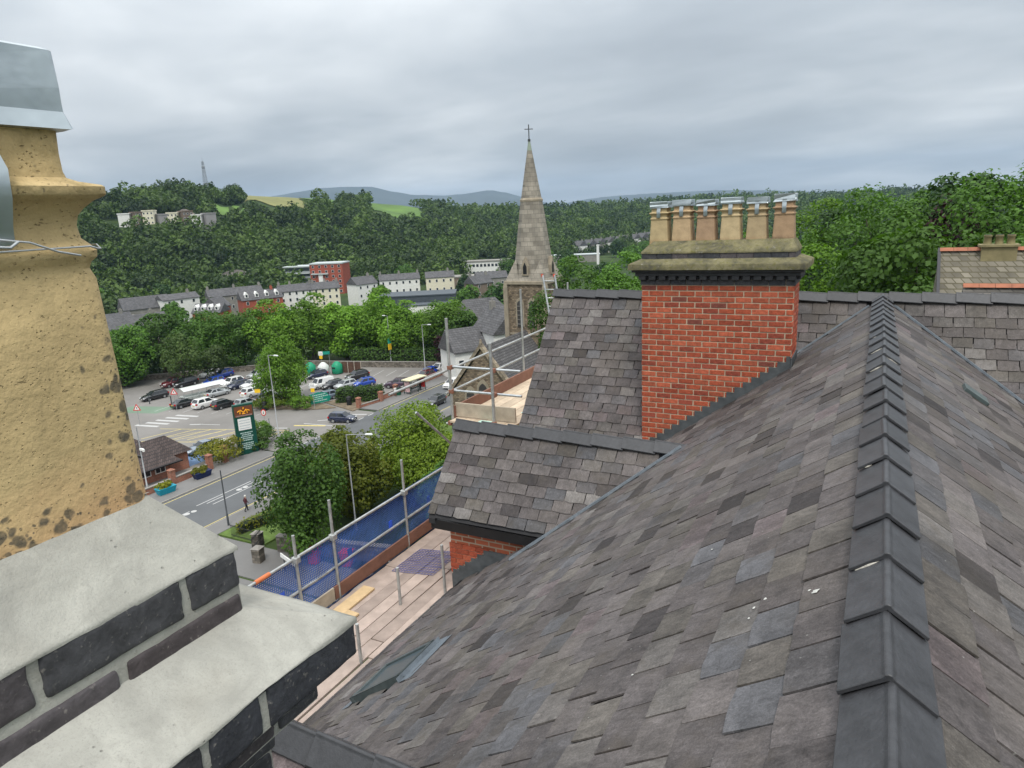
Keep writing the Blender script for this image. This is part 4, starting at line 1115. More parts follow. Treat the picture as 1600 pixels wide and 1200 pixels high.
for i in range(len(A_) - 1):
    for k in range(4): fs_.append((i * 5 + k, i * 5 + k + 1, (i + 1) * 5 + k + 1, (i + 1) * 5 + k))
far_hills = MB().add(vs_, [tuple(reversed(f)) for f in fs_], 0, True).build('hills', plain('moorland', (0.045, 0.055, 0.055), 0.95, 0.3, 0.002)); far_hills['kind'] = 'structure'

# ------------------------------------------------------------------ foliage
def leaf_quads(rs_, pos, nrm, size, lv):
    n = len(pos)
    a = np.cross(nrm, rs_.randn(n, 3)); a /= np.linalg.norm(a, axis=1, keepdims=True) + 1e-9
    b = np.cross(nrm, a)
    s = size * rs_.uniform(.6, 1.35, (n, 1))
    v = np.stack([pos - a * s * .5, pos - b * s * .42 + nrm * s * .10, pos + a * s * .62, pos + b * s * .42 + nrm * s * .10], 1)
    return v.reshape(-1, 3), lv
def crown_pts(seed, rx, rz, n_clump, n_leaf, shape='round', clump=.36, inner=.22):
    rs_ = np.random.RandomState(seed)
    i = np.arange(n_clump) + .5
    ph = np.arccos(1 - 2 * i / n_clump); th = math.pi * (1 + 5 ** .5) * i
    d = np.stack([np.cos(th) * np.sin(ph), np.sin(th) * np.sin(ph), np.cos(ph)], 1) + rs_.randn(n_clump, 3) * .22
    d /= np.linalg.norm(d, axis=1, keepdims=True)
    rad = rs_.uniform(.45, .86, (n_clump, 1)); c = d * rad
    if shape == 'cone':
        wz = np.interp(c[:, 2], [-1, -.65, -.3, .3, 1], [.55, .95, 1.0, .72, .18]) / np.maximum(.3, np.sqrt(np.maximum(1 - c[:, 2] ** 2, .05)))
        c[:, :2] *= np.clip(wz, .3, 1.25)[:, None]
    if shape == 'flat': c[:, 2] = np.where(c[:, 2] < -.3, c[:, 2] * .5, c[:, 2])
    rc = clump * rs_.uniform(.65, 1.25, n_clump)
    k = rs_.choice(n_clump, n_leaf, p=rc ** 2 / (rc ** 2).sum())
    out = c[k]; on = out / (np.linalg.norm(out, axis=1, keepdims=True) + 1e-6)
    q = rs_.randn(n_leaf, 3) + on * .8 + np.array([0, 0, .25]); q /= np.linalg.norm(q, axis=1, keepdims=True)
    p = c[k] + q * rc[k][:, None] * (rs_.uniform(.55, 1.05, (n_leaf, 1)))
    m = rs_.rand(n_leaf) < inner; p[m] *= .6
    nn = q * .75 + rs_.randn(n_leaf, 3) * .42 + np.array([0, 0, .35]); nn /= np.linalg.norm(nn, axis=1, keepdims=True)
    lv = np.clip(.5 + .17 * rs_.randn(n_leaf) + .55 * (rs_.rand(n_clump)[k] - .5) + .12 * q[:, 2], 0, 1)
    return p * np.array([rx, rx, rz]), nn, lv, c * np.array([rx, rx, rz]), rs_
def quads_mesh(name, V, lv, mat):
    n = len(V) // 4
    me = bpy.data.meshes.new(name)
    me.vertices.add(4 * n); me.vertices.foreach_set('co', V.astype(np.float32).ravel())
    me.loops.add(4 * n); me.loops.foreach_set('vertex_index', np.arange(4 * n, dtype=np.int32))
    me.polygons.add(n); me.polygons.foreach_set('loop_start', np.arange(0, 4 * n, 4, dtype=np.int32))
    try: me.polygons.foreach_set('loop_total', np.full(n, 4, dtype=np.int32))
    except Exception: pass
    set_attr(me, 'lv', 'FLOAT', 'FACE', lv)
    me.materials.append(mat); me.update(calc_edges=True)
    return me
LEAF = {
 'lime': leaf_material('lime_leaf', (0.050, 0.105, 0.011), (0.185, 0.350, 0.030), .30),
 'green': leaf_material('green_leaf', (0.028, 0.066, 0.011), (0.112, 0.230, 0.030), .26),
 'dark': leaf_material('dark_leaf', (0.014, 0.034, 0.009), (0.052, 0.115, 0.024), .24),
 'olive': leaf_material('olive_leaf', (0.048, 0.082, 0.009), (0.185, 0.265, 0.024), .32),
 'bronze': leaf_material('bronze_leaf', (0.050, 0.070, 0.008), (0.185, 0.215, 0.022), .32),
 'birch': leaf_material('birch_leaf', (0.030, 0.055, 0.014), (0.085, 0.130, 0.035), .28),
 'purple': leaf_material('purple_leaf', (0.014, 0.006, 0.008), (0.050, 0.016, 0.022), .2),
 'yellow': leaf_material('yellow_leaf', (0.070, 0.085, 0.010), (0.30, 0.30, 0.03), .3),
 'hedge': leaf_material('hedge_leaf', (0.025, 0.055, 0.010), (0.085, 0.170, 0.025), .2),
}
BARK = plain('bark', (0.085, 0.070, 0.052), 0.95, 0.3, 6, bump=.4)
crown_cache = {}
def crown_mesh(kind, seed, rx, rz, n_clump, n_leaf, leaf, shape, clump=.36):
    q = max(.5, round(rz / rx * 3) / 3); lf = round(leaf / rx * 60) / 60; rz0, rz = rz, q * rx
    key = (kind, seed, n_clump, n_leaf, shape, q, lf); leaf = max(lf, .012) * rx
    if key not in crown_cache:
        p, nn, lv, c, rs_ = crown_pts(seed, 1.0, rz / rx, n_clump, n_leaf, shape, clump)
        kx = 1.0 / np.percentile(np.hypot(p[:, 0], p[:, 1]), 98); kz = (rz / rx) / np.percentile(np.abs(p[:, 2]), 98.5)
        p = p * np.array([kx, kx, kz]); c = c * np.array([kx, kx, kz])
        if shape != 'cone':
            nn_ = np.linalg.norm(p / np.array([1.06, 1.06, 1.03 * rz / rx]), axis=1); lim = 1.0 + .06 * rs_.rand(len(p)) + .05 * np.sin(p[:, 0] * 5 + seed) * np.sin(p[:, 1] * 4.3) 
            p = p * np.minimum(1.0, lim / np.maximum(nn_, 1e-6))[:, None]
        V, lv = leaf_quads(rs_, p, nn, leaf / rx, lv)
        crown_cache[key] = (quads_mesh('crown', V, lv, LEAF[kind]), c)
    return crown_cache[key] + ((rz0 / rx) / q,)
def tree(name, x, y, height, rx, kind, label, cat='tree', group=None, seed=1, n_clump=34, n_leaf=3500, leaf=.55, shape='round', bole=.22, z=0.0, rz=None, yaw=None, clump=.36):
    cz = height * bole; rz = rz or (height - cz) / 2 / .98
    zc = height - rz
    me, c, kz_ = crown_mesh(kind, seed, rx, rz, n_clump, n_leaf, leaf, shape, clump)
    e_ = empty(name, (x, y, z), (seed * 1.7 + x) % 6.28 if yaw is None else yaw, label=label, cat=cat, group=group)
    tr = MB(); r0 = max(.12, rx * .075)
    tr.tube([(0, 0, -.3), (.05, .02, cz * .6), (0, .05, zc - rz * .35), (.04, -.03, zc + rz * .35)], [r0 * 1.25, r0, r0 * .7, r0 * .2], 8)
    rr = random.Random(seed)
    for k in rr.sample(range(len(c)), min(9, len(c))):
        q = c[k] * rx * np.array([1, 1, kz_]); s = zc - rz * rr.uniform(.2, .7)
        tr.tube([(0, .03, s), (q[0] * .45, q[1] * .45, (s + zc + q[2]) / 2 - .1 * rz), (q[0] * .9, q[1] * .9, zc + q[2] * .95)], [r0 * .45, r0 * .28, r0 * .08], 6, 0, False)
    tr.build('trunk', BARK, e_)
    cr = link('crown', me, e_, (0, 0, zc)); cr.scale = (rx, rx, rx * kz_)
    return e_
def bush(name, x, y, rx, rz, kind, label, cat='bush', group=None, seed=1, n_leaf=900, leaf=.22, z=0.0, n_clump=16, sy=1.0, yaw=0):
    p, nn, lv, c, rs_ = crown_pts(seed, rx, rz, n_clump, n_leaf, 'flat', .42, .1)
    V, lv = leaf_quads(rs_, p, nn, leaf, lv); V[:, 2] = np.maximum(V[:, 2], -rz * .92)
    o = link(name, quads_mesh(name, V * np.array([1, sy, 1]), lv, LEAF[kind]), None, (x, y, z + rz * .88), yaw)
    return tag(o, label, cat, group)
def hedge(name, x0, x1, y0, y1, h, kind, label, seed=1, dens=26, leaf=.2, z=0.0, yaw=0, loc=(0, 0)):
    rs_ = np.random.RandomState(seed); area = [(x1 - x0) * (y1 - y0), (x1 - x0) * h, (x1 - x0) * h, (y1 - y0) * h, (y1 - y0) * h]
    P, Nn = [], []
    for k, a in enumerate(area):
        n = int(a * dens); u, v = rs_.rand(n), rs_.rand(n)
        X, Y, Zz = x0 + (x1 - x0) * u, y0 + (y1 - y0) * u, h * v
        if k == 0: p = np.stack([X, y0 + (y1 - y0) * v, np.full(n, h)], 1); d = (0, 0, 1)
        elif k < 3: p = np.stack([X, np.full(n, y0 if k == 1 else y1), Zz], 1); d = (0, -1 if k == 1 else 1, 0)
        else: p = np.stack([np.full(n, x0 if k == 3 else x1), Y, Zz], 1); d = (-1 if k == 3 else 1, 0, 0)
        P.append(p + rs_.randn(n, 3) * .10 + .12 * np.sin(p[:, [1, 2, 0]] * 2.1)); Nn.append(np.array(d) + rs_.randn(n, 3) * .5 + np.array([0, 0, .25]))
    P, Nn = np.concatenate(P), np.concatenate(Nn); Nn /= np.linalg.norm(Nn, axis=1, keepdims=True)
    V, lv = leaf_quads(rs_, P, Nn, leaf, np.clip(.5 + .28 * rs_.randn(len(P)), 0, 1))
    core = MB().box(x0 + .12, x1 - .12, y0 + .12, y1 - .12, -.05, h - .12)
    e_ = empty(name, (loc[0], loc[1], z), yaw, label=label, cat='hedge')
    link('foliage', quads_mesh('foliage', V, lv, LEAF[kind]), e_)
    core.build('branches', plain('hedge_core', (0.012, 0.020, 0.007), .95), e_)
    return e_

# ------------------------------------------------------------------ trees beyond the car park
row = [(-125.6, 80.0, 12.2, 6.0, 'green', 1), (-125.5, 89.2, 12.3, 6.6, 'green', 2), (-122.2, 96.1, 12.3, 6.4, 'green', 3), (-115.3, 99.8, 12.6, 6.6, 'green', 1), (-109.4, 103.6, 13.3, 6.4, 'lime', 4), (-103.7, 108.4, 14.2, 7.0, 'lime', 5),
       (-98.2, 112.1, 11.9, 5.8, 'lime', 6), (-92.3, 115.9, 14.3, 7.0, 'lime', 4), (-84.7, 115.0, 12.1, 6.4, 'lime', 5), (-76.5, 116.4, 12.5, 6.6, 'lime', 6), (-70.0, 113.5, 10.5, 4.6, 'green', 2), (-80, 126, 10.8, 7, 'green', 3), (-97, 123, 10.6, 7, 'dark', 1), (-112, 112, 10.1, 7, 'dark', 2), (-131, 102, 10.1, 7, 'dark', 3), (-134, 88, 10.1, 7, 'dark', 1), (-137, 74, 11, 7, 'green', 1), (-141, 61, 11, 7, 'green', 2), (-146, 47, 11, 7, 'green', 3)]
descr = ['broad green sycamore closing the car park behind the weeping birch', 'broad green sycamore over the red and black parked cars', 'green sycamore behind the small tree by the blue cars', 'green sycamore beside the first bright lime tree', 'bright lime tree behind the cone shaped hornbeam', 'tall bright lime tree behind the recycling tanks', 'short bright lime tree beside the fence of the recycling tanks', 'tall bright lime tree above the empty parking bays', 'bright lime tree by the yellow and green lamp banner', 'bright lime tree behind the tall lamp by the bus shelter', 'green tree standing over the church gable', 'green tree in the second row behind the lamp banner', 'dark tree in the second row behind the short lime tree', 'dark tree in the second row behind the hornbeam', 'dark tree in the second row behind the weeping birch', 'dark tree in the second row beside the sycamores', 'green tree at the far corner of the car park beyond the litter bin', 'green tree on the grass past the car park corner', 'green tree on the grass level with the lodge']
for (x, y, h, rx, k, s), d in zip(row, descr):
    tree('broadleaf_tree', x, y, h, rx, k, d, group='trees closing the car park', seed=s, n_clump=30, n_leaf=8500, leaf=.45, bole=.08, clump=.33)
tree('purple_tree', -71.5, 111.5, 7.8, 3.6, 'purple', 'small purple leaved tree by the tall lamp at the car park wall', seed=3, n_clump=20, n_leaf=1800, leaf=.45, bole=.15)
tree('hornbeam_tree', -85.2, 81.2, 10.9, 4.5, 'lime', 'dense cone shaped hornbeam standing among the parked cars', seed=8, n_clump=130, n_leaf=11000, leaf=.33, shape='cone', bole=.08, clump=.22)
tree('birch_tree', -115.0, 85.3, 9.6, 4.0, 'birch', 'pale weeping birch over the red and black parked cars', seed=9, n_clump=34, n_leaf=3000, leaf=.36, bole=.16)
tree('small_tree', -111.5, 89.5, 6.8, 3.1, 'birch', 'small light green tree beside the weeping birch', seed=10, n_clump=22, n_leaf=1800, leaf=.36, bole=.2)
tree('small_tree', -125, 74, 5, 2.6, 'dark', 'low dark tree at the corner of the car park', seed=10, n_clump=22, n_leaf=1600, leaf=.36, bole=.15)
# near trees on this side of the road
tree('maple_tree', -43.2, 41.6, 11.3, 3.8, 'green', 'fresh green maple beside the iron gate and red bins', seed=12, n_clump=56, n_leaf=14000, leaf=.25, bole=.08)
tree('bronze_tree', -45.2, 49.8, 8.9, 4.2, 'bronze', 'bronze tinged tree behind the maple', seed=13, n_clump=56, n_leaf=14000, leaf=.25, bole=.08)
tree('olive_tree', -42.4, 57.2, 9.8, 5.0, 'olive', 'olive green yew like tree in front of the black car on the road', seed=14, n_clump=60, n_leaf=16000, leaf=.25, bole=.06)
tree('olive_tree', -37.6, 55.0, 7.6, 4.4, 'olive', 'lower olive green tree behind the lower wing scaffold', seed=15, n_clump=56, n_leaf=14000, leaf=.25, bole=.06)
tree('maple_tree', -33.5, 50.5, 6.8, 3.0, 'green', 'small fresh green tree beside the lower wing verge', seed=12, n_clump=56, n_leaf=14000, leaf=.25, bole=.06)
bush('shrub', -33.5, 63.5, 3.2, 3.6, 'lime', 'rounded light green shrub below the church gable', seed=5, n_leaf=3200, leaf=.32, z=1.0)
# trees behind the cross wing and on the right-hand bank
for (x, y, top, rx, k, s, d) in ((-28.6, 70.5, 23.4, 5.0, 'green', 4, 'green treetop beside the church tower over the cross wing ridge'), (-22.7, 67.2, 24.2, 5.2, 'green', 5, 'rounded green treetop over the cross wing ridge beside the brick stack'), (-18.5, 70.6, 23.4, 5.0, 'green', 6, 'green treetop behind the red brick stack'),
     (-5.5, 76.8, 28.2, 5.6, 'lime', 4, 'light green tree just past the red brick stack'), (-10.5, 80, 26.5, 5.6, 'green', 1, 'green tree behind the chimney pots'), (-1.8, 72.0, 27.6, 6.2, 'dark', 5, 'mid green tree in the gap before the dense bank'), (1.4, 62.0, 29.3, 7.0, 'green', 6, 'bright tall tree rising above the ridge end'), (5.4, 60.9, 29.9, 6.2, 'dark', 2, 'tall green tree with a ragged top above the dense bank'),
     (9.4, 55.6, 31.0, 7.0, 'green', 3, 'tallest dark green tree behind the old slate roof'), (14.5, 58, 32.0, 7.0, 'green', 1, 'tall green tree beyond the old slate roof'), (-3.0, 54.9, 25.2, 4.8, 'lime', 4, 'yellowish green tree low behind the cross wing ridge'), (3.0, 50.0, 26.8, 6.0, 'green', 6, 'green tree filling the bank above the ridge'), (7.4, 46.5, 27.0, 5.4, 'green', 5, 'dark green tree close behind the old slate roof'), (-0.5, 66, 24.5, 5, 'dark', 2, 'dark tree in the hollow of the bank')):
    zz = ter_xy(x, y) - .3
    tree('broadleaf_tree', x, y, top - zz, rx, k, d, group='trees above the cross wing ridge', seed=s, n_clump=30, n_leaf=17000, leaf=.27, z=zz, clump=.33, bole=.05, rz=min((top - zz) / 2 * .95, 7.0))
zz = ter_xy(4.6, 58.0)
tree('copper_beech', 4.6, 58.0, 28.6 - zz, 3.4, 'purple', 'dark purple copper beech between the green trees on the bank', seed=3, n_clump=30, n_leaf=6000, leaf=.28, z=zz, bole=.1)

# ------------------------------------------------------------------ the wooded hillside
rs_ = np.random.RandomState(5)
protos = []
for s in range(12):
    p, nn, lv, c, q_ = crown_pts(100 + s, 1.0, .88, 20, 195 if s < 6 else 100, 'flat', .38, .05)
    V, lv = leaf_quads(q_, p, nn, .245 if s < 6 else .33, lv); protos.append((V, lv))
VV, LL = [], []
AVOID = [(-57.2, -50.0, 540, 574), (-44.5, -40.2, 380, 432)]
def blocked(az, rr):
    for a0, a1, r0, r1, m_ in FIELDS:
        if a0 - .15 < az < a1 + .15 and r0 - (60 if r1 > 780 else 22) < rr < r1 + (70 if r1 > 780 else 4): return True
    for a0, a1, r0, r1 in AVOID:
        if a0 < az < a1 and r0 < rr < r1: return True
    return False
n = 0
rows_r = []
for az in np.arange(-66, 12, .68):
    rb, (rc, zc) = foot(az), crest(az)
    rr = rb - 25
    while rr < rc + 45:
        a2 = az + rs_.uniform(-.34, .34); r2 = rr + rs_.uniform(-5, 5)
        size = (4.0 + 5.2 * rs_.rand() ** 1.6) * (1 + max(0, rr - 800) / 1400)
        rr += 9.8 * (1 + max(0, rr - 800) / 500) * (.9 if rr < rc - 60 else .7)
        if blocked(a2, r2): continue
        if rs_.rand() < .05: continue
        rows_r.append((a2, r2, size))
for (a2, r2, size) in rows_r:
    V, lv = protos[rs_.randint(6) + (6 if r2 > 820 else 0)]
    th = rs_.uniform(0, 6.28); c_, s_ = math.cos(th), math.sin(th)
    R = np.array([[c_, -s_, 0], [s_, c_, 0], [0, 0, 1]])
    h = float(terrain(a2, r2)); hs = rs_.uniform(.85, 1.25)
    pos = np.array([r2 * math.sin(math.radians(a2)), r2 * math.cos(math.radians(a2)), h + size * hs * .72])
    VV.append((V @ R.T) * np.array([size, size, size * hs]) + pos)
    LL.append(np.clip(lv * .42 + rs_.uniform(-.22, .75), 0, 1))
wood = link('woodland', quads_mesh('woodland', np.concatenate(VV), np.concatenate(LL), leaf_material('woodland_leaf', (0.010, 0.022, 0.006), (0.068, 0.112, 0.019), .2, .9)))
tag(wood, 'dense green woodland covering the hillside across the valley', 'woodland', kind='stuff')
# scattered trees between the houses of the valley
for i, (x, y, h, rx, k) in enumerate([(-125.3, 229, 13.5, 6.5, 'dark'), (-246, 182, 12, 5, 'green'), (-252, 205, 11, 4.5, 'dark'), (-205, 262, 10, 5, 'green'), (-182, 300, 11, 5, 'dark'), (-150, 250, 12, 5, 'green'), (-300, 300, 13, 6, 'dark'), (-240, 330, 14, 7, 'green'), (-205, 390, 13, 7, 'green'), (-160, 380, 13, 7, 'green'), (-185, 440, 14, 8, 'dark'), (-215, 470, 14, 8, 'green'), (-150, 470, 14, 8, 'green'), (-120, 330, 14, 8, 'dark'), (-330, 240, 13, 6, 'dark'), (-345, 215, 13, 7, 'green'), (-265, 262, 11, 5, 'green'), (-160, 540, 14, 9, 'green'), (-190, 560, 14, 8, 'dark'), (-120, 480, 15, 9, 'green'), (-60, 400, 15, 9, 'green'), (-40, 330, 15, 9, 'dark'), (-85, 350, 15, 9, 'green'), (-8, 260, 16, 9, 'green'), (-25, 250, 15, 9, 'dark')]):
    where = ['round dark tree before the church tower', 'tree by the grey gabled hall', 'dark tree between the hall and the white house'] + ['leafy tree standing among the houses of the valley town'] * 30
    tree('valley_tree', x, y, h, rx, k, where[i], group='trees among the valley houses', seed=4 + i % 3, n_clump=40, n_leaf=2600, leaf=.95, z=ter_xy(x, y), bole=.12)

# ------------------------------------------------------------------ road, pavements, car park
def sheet(name, pts, z, mat, parent=None, kind='structure'):
    o = MB().add([(x, y, z) for x, y in pts], [tuple(range(len(pts)))]).build(name, mat, parent)
    if parent is None: o['kind'] = kind
    return o
def asphalt(name, col, crack=0.3):
    t = NT(name); o = t.obj()
    n = t.noise(o, .12, 5, .6); f = t.noise(o, 2.2, 5, .65); g = t.noise(o, 45, 2, .6)
    c = t.mix(t.ramp(n, [(.35, 0.0), (.65, 1.0)]), tuple(q * .84 for q in col), tuple(q * 1.10 for q in col))
    c = t.mix(t.ramp(f, [(.55, 0.0), (.75, crack)]), c, tuple(q * .7 for q in col))
    t.bump(g, .3, .01)
    return t.fin(c, .88, 0, .25)
ROADM = asphalt('road_asphalt', (0.115, 0.120, 0.125)); LOTM = asphalt('car_park_asphalt', (0.20, 0.19, 0.178)); PAVE = asphalt('pavement_asphalt', (0.165, 0.162, 0.158))
BAYGREEN = asphalt('green_surfacing', (0.15, 0.21, 0.155)); BLUEBAY = asphalt('blue_bay', (0.14, 0.22, 0.36))
LINE_W = plain('white_line', (0.42, 0.42, 0.41), .8, .12, 3); LINE_Y = plain('yellow_line', (0.55, 0.45, 0.16), .8, .15, 3)
KERB = plain('kerb_stone', (0.25, 0.235, 0.215), .9, .15, 2)
road = sheet('road', [(-67, -20), (-57, -20), (-57, 160), (-67, 160)], .004, ROADM)
lot = sheet('car_park', [(-128, 40), (-70.4, 40), (-70.4, 62), (-66.9, 62), (-66.9, 81.5), (-70.4, 81.5), (-70.4, 112), (-104, 104.5), (-128, 84)], 0.0, LOTM)
def raised(name, x0, x1, y0, y1, mat, h=.12):
    o = MB().box(x0, x1, y0, y1, -.1, h).build(name, mat); o['kind'] = 'structure'; return o
raised('pavement', -70.4, -67.15, -20, 61.5, PAVE); raised('pavement', -70.4, -67.15, 82.2, 160, PAVE); raised('pavement', -56.85, -54.6, -20, 160, PAVE)
for (x0, x1, y0, y1) in ((-67.15, -67.0, -20, 61.5), (-67.15, -67.0, 82.2, 160), (-57.0, -56.85, -20, 160)):
    o = MB().box(x0, x1, y0, y1, -.1, .125).build('kerb', KERB); o['kind'] = 'structure'
raised('path', -54.6, -30, 36.5, 41.2, PAVE, .03)
VERGE = plain('grass_verge', (0.085, 0.135, 0.028), .95, .35, 1.2)
raised('verge', -54.55, -48.6, 41.4, 80, VERGE, .10)
raised('path', -54.55, -30, -10, 36.2, PAVE, .035)
isl = MB(); isl.loft([[(x, y, z) for x, y in [(-91, 76.3), (-85, 77.0), (-77.2, 79.4), (-74.6, 81.3), (-79, 82.6), (-86.5, 83.2), (-90.5, 80.5)]] for z in (-.05, .13)], 0, False); isl = isl.build('traffic_island', plain('island_soil', (0.16, 0.125, 0.085), .95, .3, 1)); isl['kind'] = 'structure'
isl = MB(); isl.loft([[(x, y, z) for x, y in [(-78.6, 83.2), (-70.6, 80.6), (-70.0, 88.5), (-76.5, 88.6)]] for z in (-.05, .12)], 0, False); isl = isl.build('traffic_island', plain('island_soil', (0.16, 0.125, 0.085), .95, .3, 1)); isl['kind'] = 'structure'
def line(a, b, w, mat, parent, name, z=.009):
    a, b = Vector((*a, z)), Vector((*b, z)); d = (b - a).normalized(); s = Vector((-d.y, d.x, 0)) * w / 2
    return MB().add([a - s, b - s, b + s, a + s], [(0, 1, 2, 3)]).build(name, mat, parent)
for y in np.arange(-18, 158, 0.01 + 176):
    line((-66.6, -18), (-66.6, 61), .11, LINE_Y, road, 'yellow_line'); line((-66.6, 83), (-66.6, 158), .11, LINE_Y, road, 'yellow_line'); line((-57.4, -18), (-57.4, 158), .11, LINE_Y, road, 'yellow_line')
for k in range(26):
    y = 28 + k * 4.6
    if y < 60 or y > 86: line((-62.2, y), (-62.2, y + 2.4), .13, LINE_W, road, 'lane_line')
line((-62.75, 45.5), (-62.75, 53), .13, LINE_W, road, 'lane_line'); line((-61.4, 46.5), (-61.4, 54), .13, LINE_W, road, 'lane_line')
for (x, y) in ((-61.9, 43.6), (-62.0, 50.6), (-60.6, 56.5)):       # worn cycle symbols
    mb = MB()
    for cx, cy, rr in ((x, y, .34), (x + .12, y + .8, .30)):
        mb.add([(cx + rr * math.cos(a), cy + rr * math.sin(a), .010) for a in [k * math.pi / 5 for k in range(10)]], [tuple(range(10))])
    mb.build('road_symbol', LINE_W, road)
for k in range(8): line((-66.7 + .0, 63.4 + k * 2.3), (-66.7, 64.6 + k * 2.3), .2, LINE_W, lot, 'give_way_line', .012)
for k, (x, y) in enumerate(((-98.6, 63.6), (-98.2, 65.1), (-97.9, 66.6), (-97.6, 68.1), (-97.2, 69.6))): line((x, y), (x + 4.2, y + .7), .62, LINE_W, lot, 'zebra_stripe', .006)
line((-90.4, 66.7), (-88.6, 67.5), .35, LINE_W, lot, 'arrow_head', .006); line((-88.8, 67.4), (-85.6, 68.2), .18, LINE_W, lot, 'arrow_shaft', .006)
line((-77.8, 69.2), (-74.2, 70.4), .28, LINE_W, lot, 'lane_line', .006); line((-73.5, 73.0), (-68.5, 73.6), .2, LINE_W, lot, 'lane_line', .006); line((-74.2, 71.7), (-69.5, 73.2), .4, LINE_Y, lot, 'yellow_line', .006)
line((-72.5, 74.8), (-68.8, 77.4), .25, LINE_W, lot, 'lane_line', .006); line((-71.2, 78.6), (-67.4, 80.0), .4, LINE_W, lot, 'lane_line', .006)
for k in range(8): line((-91.2 + k * 2.35, 59.2 + k * .7), (-89.6 + k * 2.35, 64.6 + k * .72), .15, LINE_Y, lot, 'hatch_line', .006)
line((-93, 63.6), (-73.4, 69.6), .13, LINE_Y, lot, 'hatch_line', .006); line((-91, 58.0), (-75, 63.4), .13, LINE_Y, lot, 'hatch_line', .006)
for k in range(5): line((-90 + k * 3.4, 58.4 + k * 1.05), (-85.5 + k * 3.0, 64.8 + k * 1.0), .10, LINE_Y, lot, 'hatch_line', .0065)
sheet('bay', [(-110, 67), (-101.5, 69.2), (-101.5, 73.2), (-110, 71)], .004, BAYGREEN, lot); sheet('bay', [(-79.5, 52.6), (-74.2, 53.4), (-74.2, 58.4), (-79.5, 57.6)], .004, BLUEBAY, lot)
for k in range(9): line((-90 + k * 2.6, 88.8 + k * .75), (-91.2 + k * 2.6, 93.6 + k * .75), .10, LINE_W, lot, 'bay_line', .006)
for k in range(8): line((-103.0 + k * 2.7, 70.0 + k * .55), (-103.6 + k * 2.7, 75 + k * .55), .10, LINE_W, lot, 'bay_line', .006)
for k in range(9): line((-88 + k * 2.5, 100 + k * .7), (-89.2 + k * 2.5, 105 + k * .7), .10, LINE_W, lot, 'bay_line', .006)

def wall_run(name, label, pts, h, w, mat, group=None, cap=None, z=0.0):
    e_ = empty(name, (pts[0][0], pts[0][1], z), label=label, cat='wall', group=group)
    mb, mc = MB(), MB()
    for (a, b) in zip(pts[:-1], pts[1:]):
        a, b = Vector((*a, 0)) - Vector((*pts[0], 0)), Vector((*b, 0)) - Vector((*pts[0], 0)); d = (b - a).normalized(); s = Vector((-d.y, d.x, 0)) * w / 2
        mb.add([a - s, b - s, b + s, a + s] + [q + Vector((0, 0, h)) for q in (a - s, b - s, b + s, a + s)], [(0, 1, 5, 4), (1, 2, 6, 5), (2, 3, 7, 6), (3, 0, 4, 7), (4, 5, 6, 7)])
        s *= 1.25; u = Vector((0, 0, h)); mc.add([q + u for q in (a - s, b - s, b + s, a + s)] + [q + u + Vector((0, 0, .09)) for q in (a - s, b - s, b + s, a + s)], [(3, 2, 1, 0), (0, 1, 5, 4), (1, 2, 6, 5), (2, 3, 7, 6), (3, 0, 4, 7), (4, 5, 6, 7)])
    mb.build('masonry', mat, e_); mc.build('coping', cap or KERB, e_)
    return e_
TOWNBRICK = course_material('town_brick', (0.30, 0.095, 0.055), .086, .236, (0.33, 0.26, 0.2), .85, .25, .12)
STONEWALL = course_material('rubble_stone', (0.17, 0.15, 0.125), .28, .5, (0.11, 0.10, 0.085), .95, .45, .12)
wall_run('boundary_wall', 'long stone wall between the car park bays and the lime trees', [(-104, 104.6), (-92.5, 107.0), (-70.6, 112.2)], 1.1, .4, STONEWALL)
wall_run('boundary_wall', 'stone wall below the sycamores at the car park edge', [(-127.8, 84), (-104, 104.6)], 1.0, .4, STONEWALL)
wall_run('boundary_wall', 'low red brick wall behind the bus shelter', [(-70.1, 87.2), (-70.3, 118)], .9, .3, TOWNBRICK)
wall_run('boundary_wall', 'low red brick wall beside the planters and the lodge', [(-70.8, 42), (-70.8, 53.6)], .75, .3, TOWNBRICK)
wall_run('boundary_wall', 'low red brick wall in front of the clipped hedge', [(-70.6, 82.6), (-69.9, 86.4)], .5, .25, TOWNBRICK)
wall_run('boundary_wall', 'old rubble stone wall beside the path and red bins', [(-46.5, 41.3), (-41.0, 42.3), (-34, 43.6)], 1.5, .5, STONEWALL)
def pier(x, y, h, label, z=.1):
    e_ = empty('brick_pier', (x, y, z), label=label, cat='pier', group='red brick piers along the pavement')
    MB().box(-.3, .3, -.3, .3, -.1, h).build('shaft', TOWNBRICK, e_); MB().frus((-.36, .36, -.36, .36), (-.36, .36, -.36, .36), h, h + .1).frus((-.36, .36, -.36, .36), (-.08, .08, -.08, .08), h + .1, h + .26).build('cap', TOWNBRICK, e_)
for a in ((-70.6, 53.9, 1.75, 'red brick pier where the low wall ends beside the navy planter'), (-71.2, 56.7, 1.9, 'red brick pier standing in the yellow shrub'), (-70.9, 48.9, 1.6, 'red brick pier beside the lodge corner'), (-70.8, 82.4, 1.5, 'red brick pier at the road end of the clipped hedge'), (-69.8, 86.7, 1.5, 'red brick pier at the far end of the clipped hedge'), (-70.0, 91.0, 1.6, 'red brick pier by the waiting person')): pier(*a)

